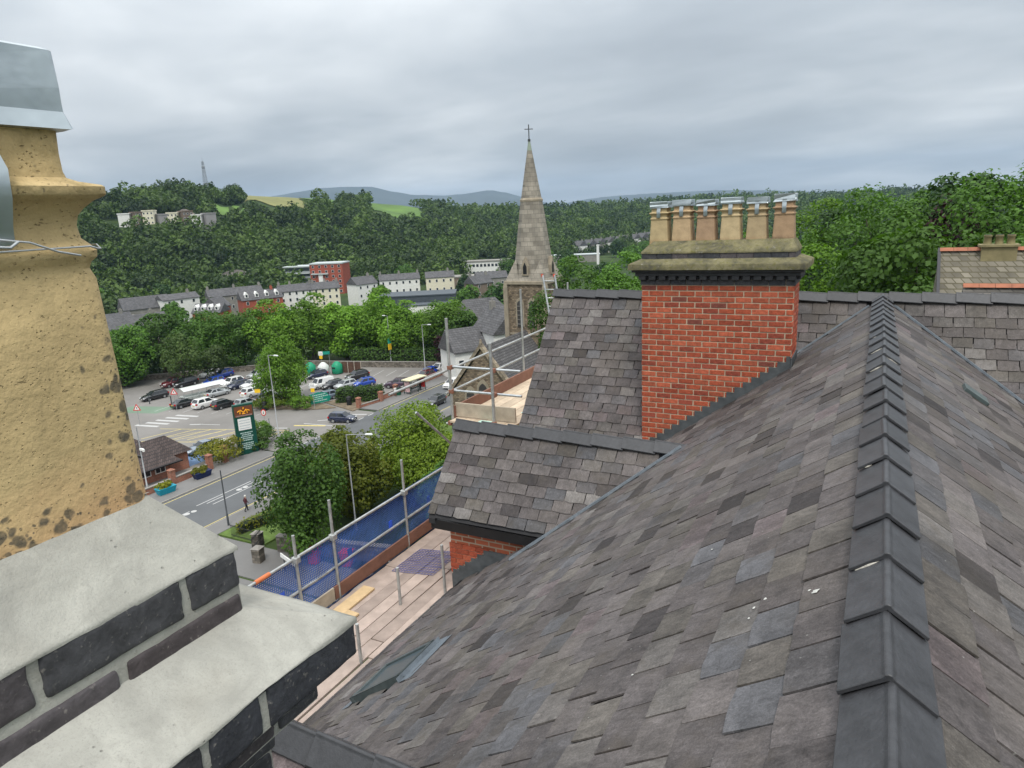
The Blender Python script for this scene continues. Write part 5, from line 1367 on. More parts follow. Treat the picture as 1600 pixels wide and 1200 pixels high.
# ------------------------------------------------------------------ street furniture
GREYP = plain('grey_pole', (0.34, 0.35, 0.36), .5, .1, 4, .3); DARKP = plain('dark_pole', (0.05, 0.055, 0.06), .5, .1)
def lamp(x, y, h, ang, label, arm=1.1, mat=GREYP, z=0.0, head=True):
    e_ = empty('street_lamp', (x, y, z), ang, label=label, cat='street lamp', group='street lamps')
    MB().tube([(0, 0, 0), (0, 0, 1.3), (0, 0, 1.32), (0, 0, h)], [.10, .10, .075, .055], 10).build('column', mat, e_)
    if head:
        MB().tube([(0, 0, h - .03), (arm * .5, 0, h + .02), (arm, 0, h + .03)], .035, 8).build('arm', mat, e_)
        MB().frus((arm - .1, arm + .65, -.13, .13), (arm, arm + .55, -.08, .08), h - .02, h + .12).build('lantern', plain('lantern_white', (0.62, 0.64, 0.64), .4), e_, .03, 2)
    return e_
lamp(-70.3, 65.0, 12.1, .0, 'tall grey street lamp beside the dark green shrub at the car park entrance')
lamp(-42.6, 47.4, 9.6, .35, 'grey street lamp rising through the bronze tree', arm=1.9)
lamp(-74.3, 106.2, 9.3, .2, 'grey street lamp by the wall behind the bus shelter', arm=1.2)
lamp(-71.0, 45.8, 7.9, 2.0, 'grey pole with camera boxes at the lodge gable', head=False)
lamp(-55.2, 43.2, 5.9, 0, 'thin black pole on the near pavement beside the walking person', mat=DARKP, head=False)
lamp(-84.6, 109.4, 10.2, 3.0, 'thin lamp half hidden in the lime trees with a coloured banner', arm=.7)
e_ = empty('security_camera', (-71.0, 45.8, 5.2), label='pair of white camera housings fixed on the lodge pole', cat='camera')
for dz, s in ((0, .5), (-.9, -.9)):
    MB().box(min(0, s), max(0, s), -.12, .12, dz, dz + .25).build('housing', WHITE if s > 0 else BLACK, e_, .02)
    MB().box(s - .05, s + .14, -.1, .1, dz - .1, dz + .2).build('lens_hood', WHITE, e_, .02)
b = MB().box(-.06, .06, -.45, .45, 0, 2.6).build('lamp_banner', plain('banner_teal', (0.02, 0.33, 0.24), .6), None, .01); b.location = (-84.2, 108.9, 3.6); tag(b, 'teal and yellow banner on the lamp among the lime trees', 'banner')
MB().box(-.065, .065, -.46, .46, -.02, 1.2).build('yellow_panel', plain('banner_yellow', (0.75, 0.47, 0.02), .6), b)
RED = plain('sign_red', (0.55, 0.03, 0.03), .5); YEL = plain('sign_yellow', (0.80, 0.50, 0.02), .5); TEAL = plain('sign_teal', (0.01, 0.26, 0.19), .5)
def sign(x, y, h, shape, label, ang=.45):
    e_ = empty('road_sign', (x, y, 0), ang, label=label, cat='road sign')
    MB().tube([(0, 0, 0), (0, 0, h)], .04, 8).build('post', GREYP, e_)
    if shape == 'tri':
        t_ = lambda s, y_: [(s * math.cos(a), y_, h + .1 + s * math.sin(a)) for a in (math.pi / 2, math.pi * 7 / 6, math.pi * 11 / 6)]
        MB().add(t_(.72, -.05) + t_(.72, -.03), [(0, 1, 2), (5, 4, 3), (0, 3, 4, 1), (1, 4, 5, 2), (2, 5, 3, 0)]).build('red_border', RED, e_)
        MB().add(t_(.46, -.055), [(0, 1, 2)]).build('white_face', WHITE, e_); MB().box(-.06, .06, -.062, -.058, h, h + .28).build('symbol', BLACK, e_)
    elif shape == 'disc':
        c_ = lambda r_, y_: [(r_ * .75 * math.cos(a), y_, h + r_ * math.sin(a)) for a in [k * math.pi / 10 for k in range(20)]]
        MB().add(c_(.5, -.05) + c_(.5, -.03), [tuple(reversed(range(20))), tuple(range(20, 40))] + [(k, (k + 1) % 20, 20 + (k + 1) % 20, 20 + k) for k in range(20)]).build('red_border', RED, e_)
        MB().add(c_(.36, -.054), [tuple(reversed(range(20)))]).build('white_face', WHITE, e_); MB().box(-.05, .05, -.060, -.057, h - .2, h + .2).build('symbol', BLACK, e_)
    elif shape == 'yellow':
        MB().box(-.45, .45, -.06, -.03, h - .35, h + .25).build('panel', YEL, e_)
    else:
        MB().box(-.42, .42, -.06, -.03, h - .1, h + .7).build('panel', WHITE, e_); MB().box(-.3, .3, -.064, -.03, h - .75, h - .14).build('yellow_panel', YEL, e_)
        MB().box(-.3, .3, -.064, -.061, h + .1, h + .16).build('print_line', GREYP, e_); MB().box(-.3, .3, -.064, -.061, h + .3, h + .36).build('print_line', GREYP, e_)
    return e_
sign(-99.2, 71.3, 3.1, 'tri', 'red bordered triangle sign behind the black saloon'); sign(-97.9, 63.8, 2.6, 'tri', 'red bordered triangle sign at the zebra stripes'); sign(-77.6, 69.5, 2.3, 'disc', 'white disc sign with red ring before the dark green shrub')
sign(-86.0, 76.4, 3.2, 'yellow', 'yellow notice on a post under the hornbeam'); sign(-77.4, 79.6, 3.6, 'board', 'white and yellow notice board on the traffic island'); sign(-95.5, 101.5, 3.4, 'board', 'white notice board beside the recycling tanks')
for (x, y, h, d) in ((-76.4, 69.2, 1.5, 'grey bollard next to the white disc sign'), (-108.3, 73.0, 1.3, 'black bollard ahead of the black estate car'), (-104.3, 74.2, 1.4, 'black bollard by the green surfacing')):
    e_ = empty('bollard', (x, y, 0), label=d, cat='bollard'); MB().tube([(0, 0, 0), (0, 0, h)], .09, 8).build('post', DARKP if h < 1.45 else GREYP, e_); MB().tube([(0, 0, h), (0, 0, h + .08)], [.11, .05], 8).build('cap', DARKP, e_)

# the green totem sign of the supermarket
GREENT = plain('totem_green', (0.004, 0.060, 0.042), .45, .1)
tt = empty('totem_sign', (-70.9, 60.2, 0), 1.05, label='tall dark green totem sign with orange emblem and white price panel', cat='sign')
MB().box(-1.25, 1.25, -.28, .28, 0, 6.7).build('panel', GREENT, tt, .03)
MB().box(-1.12, 1.12, -.31, -.285, 5.1, 6.45).build('emblem_panel', plain('emblem_brown', (0.16, 0.055, 0.025), .5), tt)
mb = MB(); og = plain('emblem_orange', (0.85, 0.38, 0.02), .5)
for a, b in (((-.45, 5.45), (-.38, 6.0)), ((-.38, 6.0), (0, 5.6)), ((0, 5.6), (.38, 6.0)), ((.38, 6.0), (.45, 5.45)), ((-.75, 5.75), (-.5, 5.9)), ((.5, 5.9), (.75, 5.75)), ((0, 6.05), (.05, 6.3)), ((-.2, 5.45), (.2, 5.45))): mb.tube([(a[0], -.33, a[1]), (b[0], -.33, b[1])], .075, 6)
mb.build('emblem', og, tt)
MB().box(-1.0, 1.0, -.31, -.285, 5.12, 5.3).build('name_strip', plain('strip_pink', (0.55, 0.35, 0.32), .5), tt)
MB().box(-.85, .75, -.31, -.285, 3.3, 4.85).build('price_panel', WHITE, tt)
mb = MB()
for k in range(4): mb.box(-.7, .6, -.316, -.312, 3.5 + k * .34, 3.56 + k * .34)
mb.build('print_lines', plain('print_grey', (0.35, 0.4, 0.45), .6), tt)
mb = MB(); q = random.Random(2)
for k in range(9):
    w_ = q.uniform(.3, .75); z_ = 2.9 - k * .25 - (.15 if k > 4 else 0); x_ = -w_
    while x_ < w_: l_ = q.uniform(.08, .2); mb.box(x_, x_ + l_, -.30, -.283, z_ - .06, z_ + .07); x_ += l_ + .05
mb.build('print_lines', plain('print_pale', (0.45, 0.58, 0.55), .6), tt)
pl = MB().box(-.5, .5, -.06, .06, 0, 1.5).build('notice_board', plain('board_grey', (0.45, 0.45, 0.42), .7), None, .02); pl.location = (-71.6, 59.0, .1); pl.rotation_euler.z = 1.05; tag(pl, 'small pale notice board at the foot of the green totem sign', 'board')

# bus shelter
bs = empty('bus_shelter', (-67.9, 93.6, .12), math.pi / 2 - .1, label='bus shelter with cream roof and glazed sides on the pavement', cat='bus shelter')
DG = plain('shelter_green', (0.012, 0.045, 0.035), .5)
for x_ in (-1.9, 0, 1.9):
    for y_ in (-.7, .7): MB().tube([(x_, y_, 0), (x_, y_, 2.3)], .06, 8).build('post', DG, bs)
MB().box(-2.2, 2.2, -.95, .95, 2.3, 2.48).build('roof', plain('shelter_cream', (0.58, 0.54, 0.36), .7), bs, .04, 2)
PG = NT('clear_panel'); PG.bsdf.inputs['Transmission Weight'].default_value = .85; PG = PG.fin((0.75, 0.8, 0.8), .08, 0, .5)
for x0_, x1_ in ((-1.85, -.06), (.06, 1.85)): MB().box(x0_, x1_, .68, .70, .3, 2.1).build('glass_pane', PG, bs)
MB().box(-1.92, -1.88, -.6, .6, .4, 2.1).build('poster_panel', plain('poster_mixed', (0.45, 0.30, 0.30), .6, .8, 3), bs); MB().box(1.88, 1.92, -.6, .6, .4, 2.1).build('poster_panel', plain('poster_red', (0.45, 0.03, 0.03), .6, .2, 3), bs)
MB().box(-1.6, 1.6, .35, .6, .5, .56).build('bench', DG, bs)

# trolley shelter
ts = empty('trolley_shelter', (-102.5, 79.2, 0), 1.35, label='trolley shelter with clear curved roof among the parked cars', cat='trolley shelter')
for x_ in (-3.8, -1.3, 1.3, 3.8):
    for y_ in (-1.2, 1.2): MB().tube([(x_, y_, 0), (x_, y_, 1.9)], .04, 6).build('post', GREYP, ts)
    MB().tube([(x_, y2, 1.9 + .5 * math.cos(y2 / 1.35 * 1.35)) for y2 in np.linspace(-1.35, 1.35, 9)], .04, 6).build('hoop', GREYP, ts)
CP = NT('clear_roof'); CP.bsdf.inputs['Transmission Weight'].default_value = .35; CP = CP.fin((0.72, 0.75, 0.72), .3, 0, .4)
for x0_, x1_ in ((-3.9, -1.3), (-1.28, 1.28), (1.3, 3.9)):
    ys = np.linspace(-1.4, 1.4, 11); v_ = []
    for y2 in ys: v_ += [(x0_, y2, 1.96 + .5 * math.cos(y2)), (x1_, y2, 1.96 + .5 * math.cos(y2))]
    MB().add(v_, [(2 * k, 2 * k + 1, 2 * k + 3, 2 * k + 2) for k in range(10)], 0, True).build('roof_panel', CP, ts)
MB().box(-3.7, 3.7, -1.0, 1.0, .25, .95).build('trolley_row', plain('trolley_wire', (0.42, 0.45, 0.43), .5, .5, 8, .4), ts, .1)

# recycling tanks and fence
def bank(x, y, mat, d):
    e_ = empty('recycling_tank', (x, y, 0), label=d, cat='recycling bank', group='recycling tanks by the fence')
    MB().tube([(0, 0, .1), (0, 0, .2), (0, 0, 1.7), (0, 0, 2.2)], [.95, 1.05, 1.05, .55], 16).build('drum', mat, e_)
    MB().tube([(0, 0, 2.2), (0, 0, 2.4)], [.56, .3], 12).build('lid', mat, e_); MB().box(-.35, .35, -1.10, -1.0, 1.2, 1.45).build('slot', BLACK, e_)
TG = plain('tank_green', (0.01, 0.25, 0.13), .5)
bank(-96.2, 99.0, TG, 'green recycling tank beside the dark parked car'); bank(-93.6, 99.8, plain('tank_white', (0.60, 0.62, 0.60), .5), 'white recycling tank between the two green ones'); bank(-91.4, 101.2, TG, 'green recycling tank next to the timber fence')
fe = empty('timber_fence', (-91.0, 102.0, 0), .15, label='brown close boarded fence with pale posts at the recycling tanks', cat='fence')
FB = plain('fence_brown', (0.10, 0.055, 0.038), .9, .2, 3, per_object=.15)
for k in range(17): MB().box(k * .26, k * .26 + .245, -.02, .02, .05, 2.2).build('plank', FB, fe)
for k in range(4): MB().box(k * 1.45 - .05, k * 1.45 + .06, -.08, -.03, 0, 2.35).build('post', plain('post_pale', (0.40, 0.36, 0.30), .8), fe)
rp = MB().box(-1.0, 1.0, -.04, .04, 0, .6).build('overhead_sign', TEAL, None); rp.location = (-95.4, 102.5, 3.3); rp.rotation_euler.z = .6; tag(rp, 'green sign panel above the recycling tanks', 'sign')
for s in (-.8, .8): MB().tube([(s, .05, -3.3), (s, .05, .5)], .04, 6).build('post', GREYP, rp)
# green banner on the island
bn = empty('banner_board', (-78.6, 82.2, 0), 1.15, label='teal green banner board with pale lettering behind the notice board', cat='banner')
MB().add([(x, .0, z) for x, z in ((-1.6, .3), (1.6, .3), (1.9, .9), (1.3, 1.75), (-.2, 2.1), (-1.6, 1.9))] + [(x, .08, z) for x, z in ((-1.6, .3), (1.6, .3), (1.9, .9), (1.3, 1.75), (-.2, 2.1), (-1.6, 1.9))], [tuple(range(6)), tuple(reversed(range(6, 12)))] + [((k + 1) % 6, k, 6 + k, 6 + (k + 1) % 6) for k in range(6)]).build('panel', TEAL, bn)
mb = MB()
for k, (x0_, x1_) in enumerate(((-1.3, .9), (-1.3, 1.2), (-1.3, .4), (-1.2, 1.3))):
    x_ = x0_
    while x_ < x1_: l_ = q.uniform(.12, .3); mb.box(x_, x_ + l_, -.012, -.004, 1.6 - k * .33, 1.72 - k * .33); x_ += l_ + .08
mb.build('print_lines', plain('print_white', (0.6, 0.72, 0.68), .6), bn)
for s in (-1.4, 1.4): MB().tube([(s, .12, 0), (s, .12, 1.8)], .04, 6).build('post', GREYP, bn)
# litter bins, planters, red bins
def litter(x, y, label, body=BLACK, z=0.0, lid=BLACK):
    e_ = empty('litter_bin', (x, y, z), .3, label=label, cat='bin'); MB().box(-.32, .32, -.3, .3, 0, 1.25).build('body', body, e_, .05, 2); MB().frus((-.36, .36, -.34, .34), (-.2, .2, -.2, .2), 1.25, 1.45).build('hood', lid, e_); MB().box(-.2, .2, -.312, -.30, .95, 1.12).build('slot', DARKP, e_)
litter(-73.4, 83.2, 'black litter bin in front of the clipped hedge', z=.1); litter(-85.0, 76.5, 'black litter bin under the yellow notice'); litter(-112.0, 70.3, 'green and black litter bin at the car park edge', plain('bin_green', (0.01, 0.22, 0.12), .5)); litter(-69.3, 90.9, 'dark green litter bin beside the waiting person', plain('bin_dkgreen', (0.01, 0.09, 0.05), .5), .1)
def trough(x, y, col, label, fl, ang=1.45, z=.12):
    e_ = empty('flower_planter', (x, y, z), ang, label=label, cat='planter')
    MB().frus((-.85, .85, -.38, .38), (-1.05, 1.05, -.55, .55), 0, .75).build('trough', plain('trough_' + label[:5], col, .5), e_, .03, 2)
    p, nn, lv, c, rs2 = crown_pts(int(abs(x * 7)) % 50, 1.0, .5, 14, 420, 'flat', .42, .1); V, lv = leaf_quads(rs2, p, nn, .24, lv)
    o = link('flowers', quads_mesh('flowers', V * np.array([1.0, .6, 1]), lv, LEAF[fl]), e_, (-.1, 0, .95))
    return e_
trough(-69.0, 46.6, (0.01, 0.26, 0.36), 'turquoise planter of yellow flowers on the pavement by the lodge', 'yellow'); trough(-69.2, 51.6, (0.008, 0.018, 0.075), 'navy blue planter of yellow flowers against the brick pier', 'yellow')
for (x, y, d) in ((-41.6, 40.6, 'red wheeled bin against the old stone wall'), (-38.6, 41.4, 'red wheeled bin half behind the blue netting')):
    e_ = empty('wheeled_bin', (x, y, .03), .3, label=d, cat='bin'); MB().frus((-.4, .4, -.36, .36), (-.5, .5, -.45, .45), .1, 1.35).build('body', plain('bin_red', (0.50, 0.012, 0.02), .45), e_, .04, 2)
    MB().box(-.54, .54, -.5, .5, 1.36, 1.46).build('lid', plain('bin_red', (0.50, 0.012, 0.02), .45), e_, .03)
    for s in (-.4, .4): MB().tube([(s - .05, .4, .14), (s + .05, .4, .14)], .14, 12).build('wheel', BLACK, e_)
wb = MB().box(-1.3, 1.3, -.05, .05, 0, .35).build('street_name_board', WHITE, None); wb.location = (-42.2, 38.2, 1.3); wb.rotation_euler.z = -.35; tag(wb, 'white board on posts in front of the red bins', 'sign')
for s in (-1.0, 1.0): MB().tube([(s, .1, -1.3), (s, .1, .3)], .05, 6).build('post', DARKP, wb)
# iron railing and gate
ir = empty('iron_railing', (-53.2, 41.6, .1), -.05, label='black iron railing along the grass verge', cat='railing')
for k in range(30): MB().tube([(.3 + k * .15, 0, 0), (.3 + k * .15, 0, 1.25)], .014, 5).build('bar', BLACK, ir)
for z_ in (.15, 1.1): MB().box(.25, 4.75, -.02, .02, z_, z_ + .05).build('rail', BLACK, ir)
ig = empty('iron_gate', (-48.3, 41.0, .03), -1.15, label='tall black iron gate standing open beside the path', cat='gate')
for k in range(13): MB().tube([(k * .16, 0, .1), (k * .16, 0, 1.9 + .15 * math.sin(k / 12 * math.pi))], .018, 5).build('bar', BLACK, ig)
for z_ in (.2, 1.0, 1.75): MB().box(0, 1.95, -.025, .025, z_, z_ + .06).build('rail', BLACK, ig)
for (x, y, d) in ((-49.0, 41.2, 'rubble stone pier hung with the iron gate'), (-46.6, 39.0, 'rubble stone pier at the end of the old stone wall')):
    e_ = empty('stone_pier', (x, y, 0), .2, label=d, cat='pier'); MB().box(-.4, .4, -.4, .4, 0, 1.35).build('shaft', STONEWALL, e_, .03); MB().frus((-.46, .46, -.46, .46), (-.2, .2, -.2, .2), 1.35, 1.5).build('cap', KERB, e_)
# shrubs, hedges
bush('shrub', -72.3, 57.2, 3.0, 1.5, 'yellow', 'round yellow green shrub between the totem sign and parked white car', seed=21, n_leaf=2600, leaf=.24)
bush('shrub', -72.5, 63.2, 2.6, 1.5, 'hedge', 'dark green clipped shrub behind the green totem sign', seed=22, n_leaf=2200, leaf=.24); bush('shrub', -71.0, 61.6, 1.6, .8, 'hedge', 'low dark green shrub at the foot of the totem sign', seed=23, n_leaf=900, leaf=.22)
bush('shrub', -75.6, 66.6, 1.6, 1.3, 'lime', 'small light green shrub behind the white disc sign', seed=24, n_leaf=900, leaf=.22)
bush('shrub', -85.2, 78.6, 3.4, 1.2, 'olive', 'low olive shrub round the foot of the hornbeam', seed=25, n_leaf=2400, leaf=.24, z=.1); bush('shrub', -80.5, 79.4, 2.2, 1.1, 'lime', 'pale green shrub at the tip of the traffic island', seed=26, n_leaf=1400, leaf=.24, z=.1)
hedge('clipped_hedge', -3.6, 3.6, -1.3, 1.3, 2.1, 'hedge', 'clipped box hedge behind the low brick wall and litter bin', 31, 34, .26, .1, .52, (-73.6, 86.2))
hedge('ivy_bank', -12, 12, -.9, .9, 3.4, 'hedge', 'ivy covered bank above the wall at the empty parking bays', 32, 20, .38, .0, .24, (-81.5, 111.3))
bush('shrub', -70.5, 126, 5, 3, 'green', 'green shrubbery beyond the bus shelter wall', seed=27, n_leaf=2200, leaf=.45)
hedge('verge_hedge', -3.4, 3.4, -.5, .5, .95, 'yellow', 'bright green low hedge behind the iron railing', 33, 34, .2, .1, 1.35, (-52.0, 45.6))
# ------------------------------------------------------------------ the lodge
TILE = course_material('lodge_tile', (0.080, 0.060, 0.055), .28, .25, (0.035, 0.03, 0.03), .8, .3, .12)
lg = empty('lodge', (-77.6, 47.6, 0), -.12, label='small brick lodge with dark tiled roof and ridge chimney by the planters', cat='building')
MB().box(-3.6, 3.6, -5.0, 3.6, 0, 2.4).build('wall', TOWNBRICK, lg)
MB().box(-1.2, 2.9, 3.6, 6.4, 0, 2.4).build('wall', TOWNBRICK, lg)
rf = MB(); rf.add([(-4.7, -6.0, 1.9), (4.7, -6.0, 1.9), (4.7, 4.7, 1.9), (-4.7, 4.7, 1.9), (0, -3.2, 5.2), (0, 1.2, 5.2)], [(0, 1, 4), (1, 2, 5, 4), (2, 3, 5), (3, 0, 4, 5), (3, 2, 1, 0)])
rf = rf.build('roof', TILE, lg)
MB().add([(-1.7, 2.6, 2.3), (3.4, 2.6, 2.3), (3.4, 6.9, 2.3), (-1.7, 6.9, 2.3), (.85, 1.0, 4.3), (.85, 5.0, 4.3)], [(0, 1, 4), (1, 2, 5, 4), (2, 3, 5), (3, 0, 4, 5), (3, 2, 1, 0)]).build('porch_roof', TILE, lg)
MB().tube([(0, -3.3, 5.45), (0, 1.3, 5.45)], .12, 8).build('ridge', RUST, rf); MB().box(-.35, .35, .6, 1.2, 5.0, 6.2).build('chimney', plain('terracotta', (0.42, 0.13, 0.07), .8), rf)
for y_ in (-3.0, -1.2, .6, 2.4):
    w_ = MB().box(3.6, 3.64, y_ - .65, y_ + .65, .8, 1.75).build('window', WHITE, lg); MB().box(3.64, 3.655, y_ - .55, y_ - .04, .9, 1.65).build('pane', GLASS_DARK, w_); MB().box(3.64, 3.655, y_ + .04, y_ + .55, .9, 1.65).build('pane', GLASS_DARK, w_)
MB().box(4.62, 4.78, -6.0, 4.7, 1.78, 1.92).build('gutter', BLACK, lg)

# ------------------------------------------------------------------ cars
TYRE = plain('tyre', (0.014, 0.014, 0.015), .85); RIM = plain('alloy', (0.38, 0.39, 0.40), .35, .1, 5, .6); CARGLASS = NT('car_glass').fin((0.018, 0.022, 0.026), .06, 0, .7)
HLIGHT = plain('headlight', (0.62, 0.64, 0.65), .15, .05, 5, 0, .7); TLIGHT = plain('tail_light', (0.40, 0.012, 0.012), .25)
PLATE_Y = plain('plate_yellow', (0.62, 0.46, 0.05), .5); PLATE_W = plain('plate_white', (0.65, 0.65, 0.62), .5)
STYLES = {  # length, half width, hood: (x,z) profile from front bumper round to the rear; cabin: (x front base, x front top, x rear top, x rear base, z roof)
 'hatch': (4.05, .87, [(2.02, .32), (2.0, .62), (1.85, .78), (1.05, .98), (-1.85, 1.02), (-2.0, .85), (-2.02, .35)], (1.0, .25, -1.55, -1.92, 1.50)),
 'saloon': (4.6, .90, [(2.30, .30), (2.28, .58), (2.1, .72), (1.05, .92), (-1.45, .98), (-2.2, .96), (-2.3, .70), (-2.3, .35)], (.95, .1, -1.0, -1.75, 1.42)),
 'suv': (4.5, .93, [(2.24, .38), (2.22, .72), (2.05, .92), (1.05, 1.08), (-2.05, 1.14), (-2.22, .95), (-2.24, .42)], (1.0, .35, -1.65, -2.1, 1.66)),
 'estate': (4.6, .90, [(2.30, .30), (2.28, .60), (2.1, .76), (1.1, .95), (-2.05, 1.0), (-2.28, .85), (-2.3, .35)], (1.05, .3, -1.8, -2.15, 1.47)),
 'van': (4.5, .92, [(2.22, .34), (2.2, .70), (2.0, .92), (1.45, 1.10), (-2.2, 1.12), (-2.24, .9), (-2.24, .36)], (1.42, .85, -2.12, -2.2, 1.86)),
 'pickup': (5.0, .92, [(2.5, .40), (2.48, .75), (2.3, .95), (1.3, 1.08), (-2.45, 1.10), (-2.5, .9), (-2.5, .45)], (1.25, .7, -.55, -.85, 1.74)),
}
PAINTS = {'black': (0.010, 0.010, 0.012), 'white': (0.70, 0.70, 0.69), 'silver': (0.40, 0.42, 0.43), 'navy': (0.008, 0.014, 0.045), 'blue': (0.008, 0.05, 0.34), 'grey': (0.10, 0.105, 0.11), 'maroon': (0.09, 0.008, 0.012), 'purple': (0.055, 0.03, 0.055), 'steel_blue': (0.14, 0.18, 0.23), 'teal': (0.02, 0.14, 0.15)}
car_cache = {}
def paint(c): return plain('paint_' + c, PAINTS[c], .28, .03, 2, .15 if c in ('silver', 'steel_blue', 'grey') else 0, .5, coat=.8)
def car(x, y, deg, style, colour, label, z=0.0):
    key = (style, colour)
    if key in car_cache:
        e_ = copy_tree(car_cache[key]); e_.location = (x, y, z); e_.rotation_euler = (0, 0, math.radians(deg)); e_['label'] = label
        return e_
    L_, hw, prof, (xa, xb, xc, xd, zr) = STYLES[style]
    e_ = empty('parked_car' if style not in ('van', 'pickup') else ('parked_van' if style == 'van' else 'pickup_truck'), (x, y, z), math.radians(deg), label=label, cat='car' if style not in ('van', 'pickup') else ('van' if style == 'van' else 'pickup'), group='cars')
    P = paint(colour); zb = prof[4][1] if style != 'saloon' else prof[4][1]
    def zbelt(xx):
        pts = sorted([(p[0], p[1]) for p in prof if p[1] > .55]); return float(np.interp(xx, [p[0] for p in pts], [p[1] for p in pts]))
    # lower body: lofted stations, rounded in plan and section
    st = []; xs = np.linspace(-L_ / 2 * .995, L_ / 2 * .995, 15)
    for xx in xs:
        e2 = abs(xx) / (L_ / 2); w_ = hw * (1 - .16 * max(0, e2 - .72) / .28 - .04 * e2 ** 2); zt_ = zbelt(xx) - (.06 if e2 > .97 else 0); z0_ = .20 + .10 * max(0, e2 - .8) / .2
        st.append([(xx, -w_ * .90, z0_), (xx, -w_, z0_ + .15), (xx, -w_, zt_ - .22), (xx, -w_ * .95, zt_ - .05), (xx, -w_ * .80, zt_), (xx, 0, zt_ + .025), (xx, w_ * .80, zt_), (xx, w_ * .95, zt_ - .05), (xx, w_, zt_ - .22), (xx, w_, z0_ + .15), (xx, w_ * .90, z0_)])
    bd = MB(); bd.loft([list(reversed(s)) for s in st], 0, True)
    zc_ = zb - .03; wl_, wt_ = hw * .90, hw * .70
    lo = [(xa, -wl_, zbelt(xa) - .03), (xd, -wl_, zc_), (xd, wl_, zc_), (xa, wl_, zbelt(xa) - .03)]; hi = [(xb, -wt_, zr - .03), (xc, -wt_, zr - .03), (xc, wt_, zr - .03), (xb, wt_, zr - .03)]; hi2 = [(xb - .15, -wt_ * .8, zr), (xc + .15, -wt_ * .8, zr), (xc + .15, wt_ * .8, zr), (xb - .15, wt_ * .8, zr)]
    bd.loft([list(reversed(lo)), list(reversed(hi)), list(reversed(hi2))], 0, False)
    body = bd.build('body', P, e_)
    if style == 'pickup': MB().box(-2.35, -.95, -.72, .72, 1.06, 1.14).build('load_bed', BLACK, e_)
    def quad_on(name, q_, ins, mat):
        q_ = [Vector(p) for p in q_]; c_ = sum(q_, Vector()) / 4; n_ = (q_[1] - q_[0]).cross(q_[2] - q_[0]).normalized()
        if n_.dot(c_ - Vector((0, 0, .9))) < 0: n_ = -n_
        v_ = [p + (c_ - p) * ins + n_ * .012 for p in q_]; f_ = (0, 1, 2, 3)
        if (v_[1] - v_[0]).cross(v_[2] - v_[0]).dot(n_) < 0: f_ = (3, 2, 1, 0)
        return MB().add(v_, [f_]).build(name, mat, e_)
    quad_on('windscreen', [lo[0], lo[3], hi[3], hi[0]], .10, CARGLASS)
    if style != 'van': quad_on('rear_window', [lo[1], lo[2], hi[2], hi[1]], .14, CARGLASS)
    lerp = lambda a, b, t: tuple(a[i] + (b[i] - a[i]) * t for i in range(3))
    for (a, b, c_, d_) in ((lo[0], lo[1], hi[1], hi[0]), (lo[3], lo[2], hi[2], hi[3])):
        for (t0, t1) in (((.06, .47), (.53, .93)) if style not in ('van',) else ((.04, .30),)): quad_on('side_window', [lerp(a, b, t0), lerp(a, b, t1), lerp(d_, c_, t1), lerp(d_, c_, t0)], .09, CARGLASS)
    for sy in (-1, 1):
        MB().box(L_ / 2 - .28, L_ / 2 - .02, sy * hw * .62 - .17, sy * hw * .62 + .17, zbelt(L_ / 2 - .2) - .22, zbelt(L_ / 2 - .2) - .06).build('headlight', HLIGHT, e_, .03, 2)
        MB().box(-L_ / 2 - .005, -L_ / 2 + .25, sy * hw * .72 - .15, sy * hw * .72 + .13, zb - .32, zb - .08).build('tail_light', TLIGHT, e_, .03, 2)
        MB().box(xa - .35, xa - .18, sy * (hw + .02) - .08, sy * (hw + .02) + .08, zb + .02, zb + .16).build('mirror', P, e_, .03)
        for sx in (-1, 1):
            wx = sx * L_ * .295 + .05; wr_ = .335 if style in ('suv', 'pickup') else .31
            wh = MB().tube([(wx, sy * (hw - .20), wr_), (wx, sy * (hw + .005), wr_)], wr_, 16).build('wheel', TYRE, e_)
            MB().tube([(wx, sy * (hw - .02), wr_), (wx, sy * (hw + .014), wr_)], wr_ * .66, 12).build('rim', RIM, wh)
    MB().box(-L_ / 2 - .012, -L_ / 2, -.26, .26, .62, .74).build('number_plate', PLATE_Y, e_); MB().box(L_ / 2 - .012, L_ / 2 + .012, -.26, .26, .42, .53).build('number_plate', PLATE_W, e_)
    MB().box(L_ / 2 - .06, L_ / 2 + .004, -.45, .45, .56, .66).build('grille', BLACK, e_)
    car_cache[key] = e_
    return e_
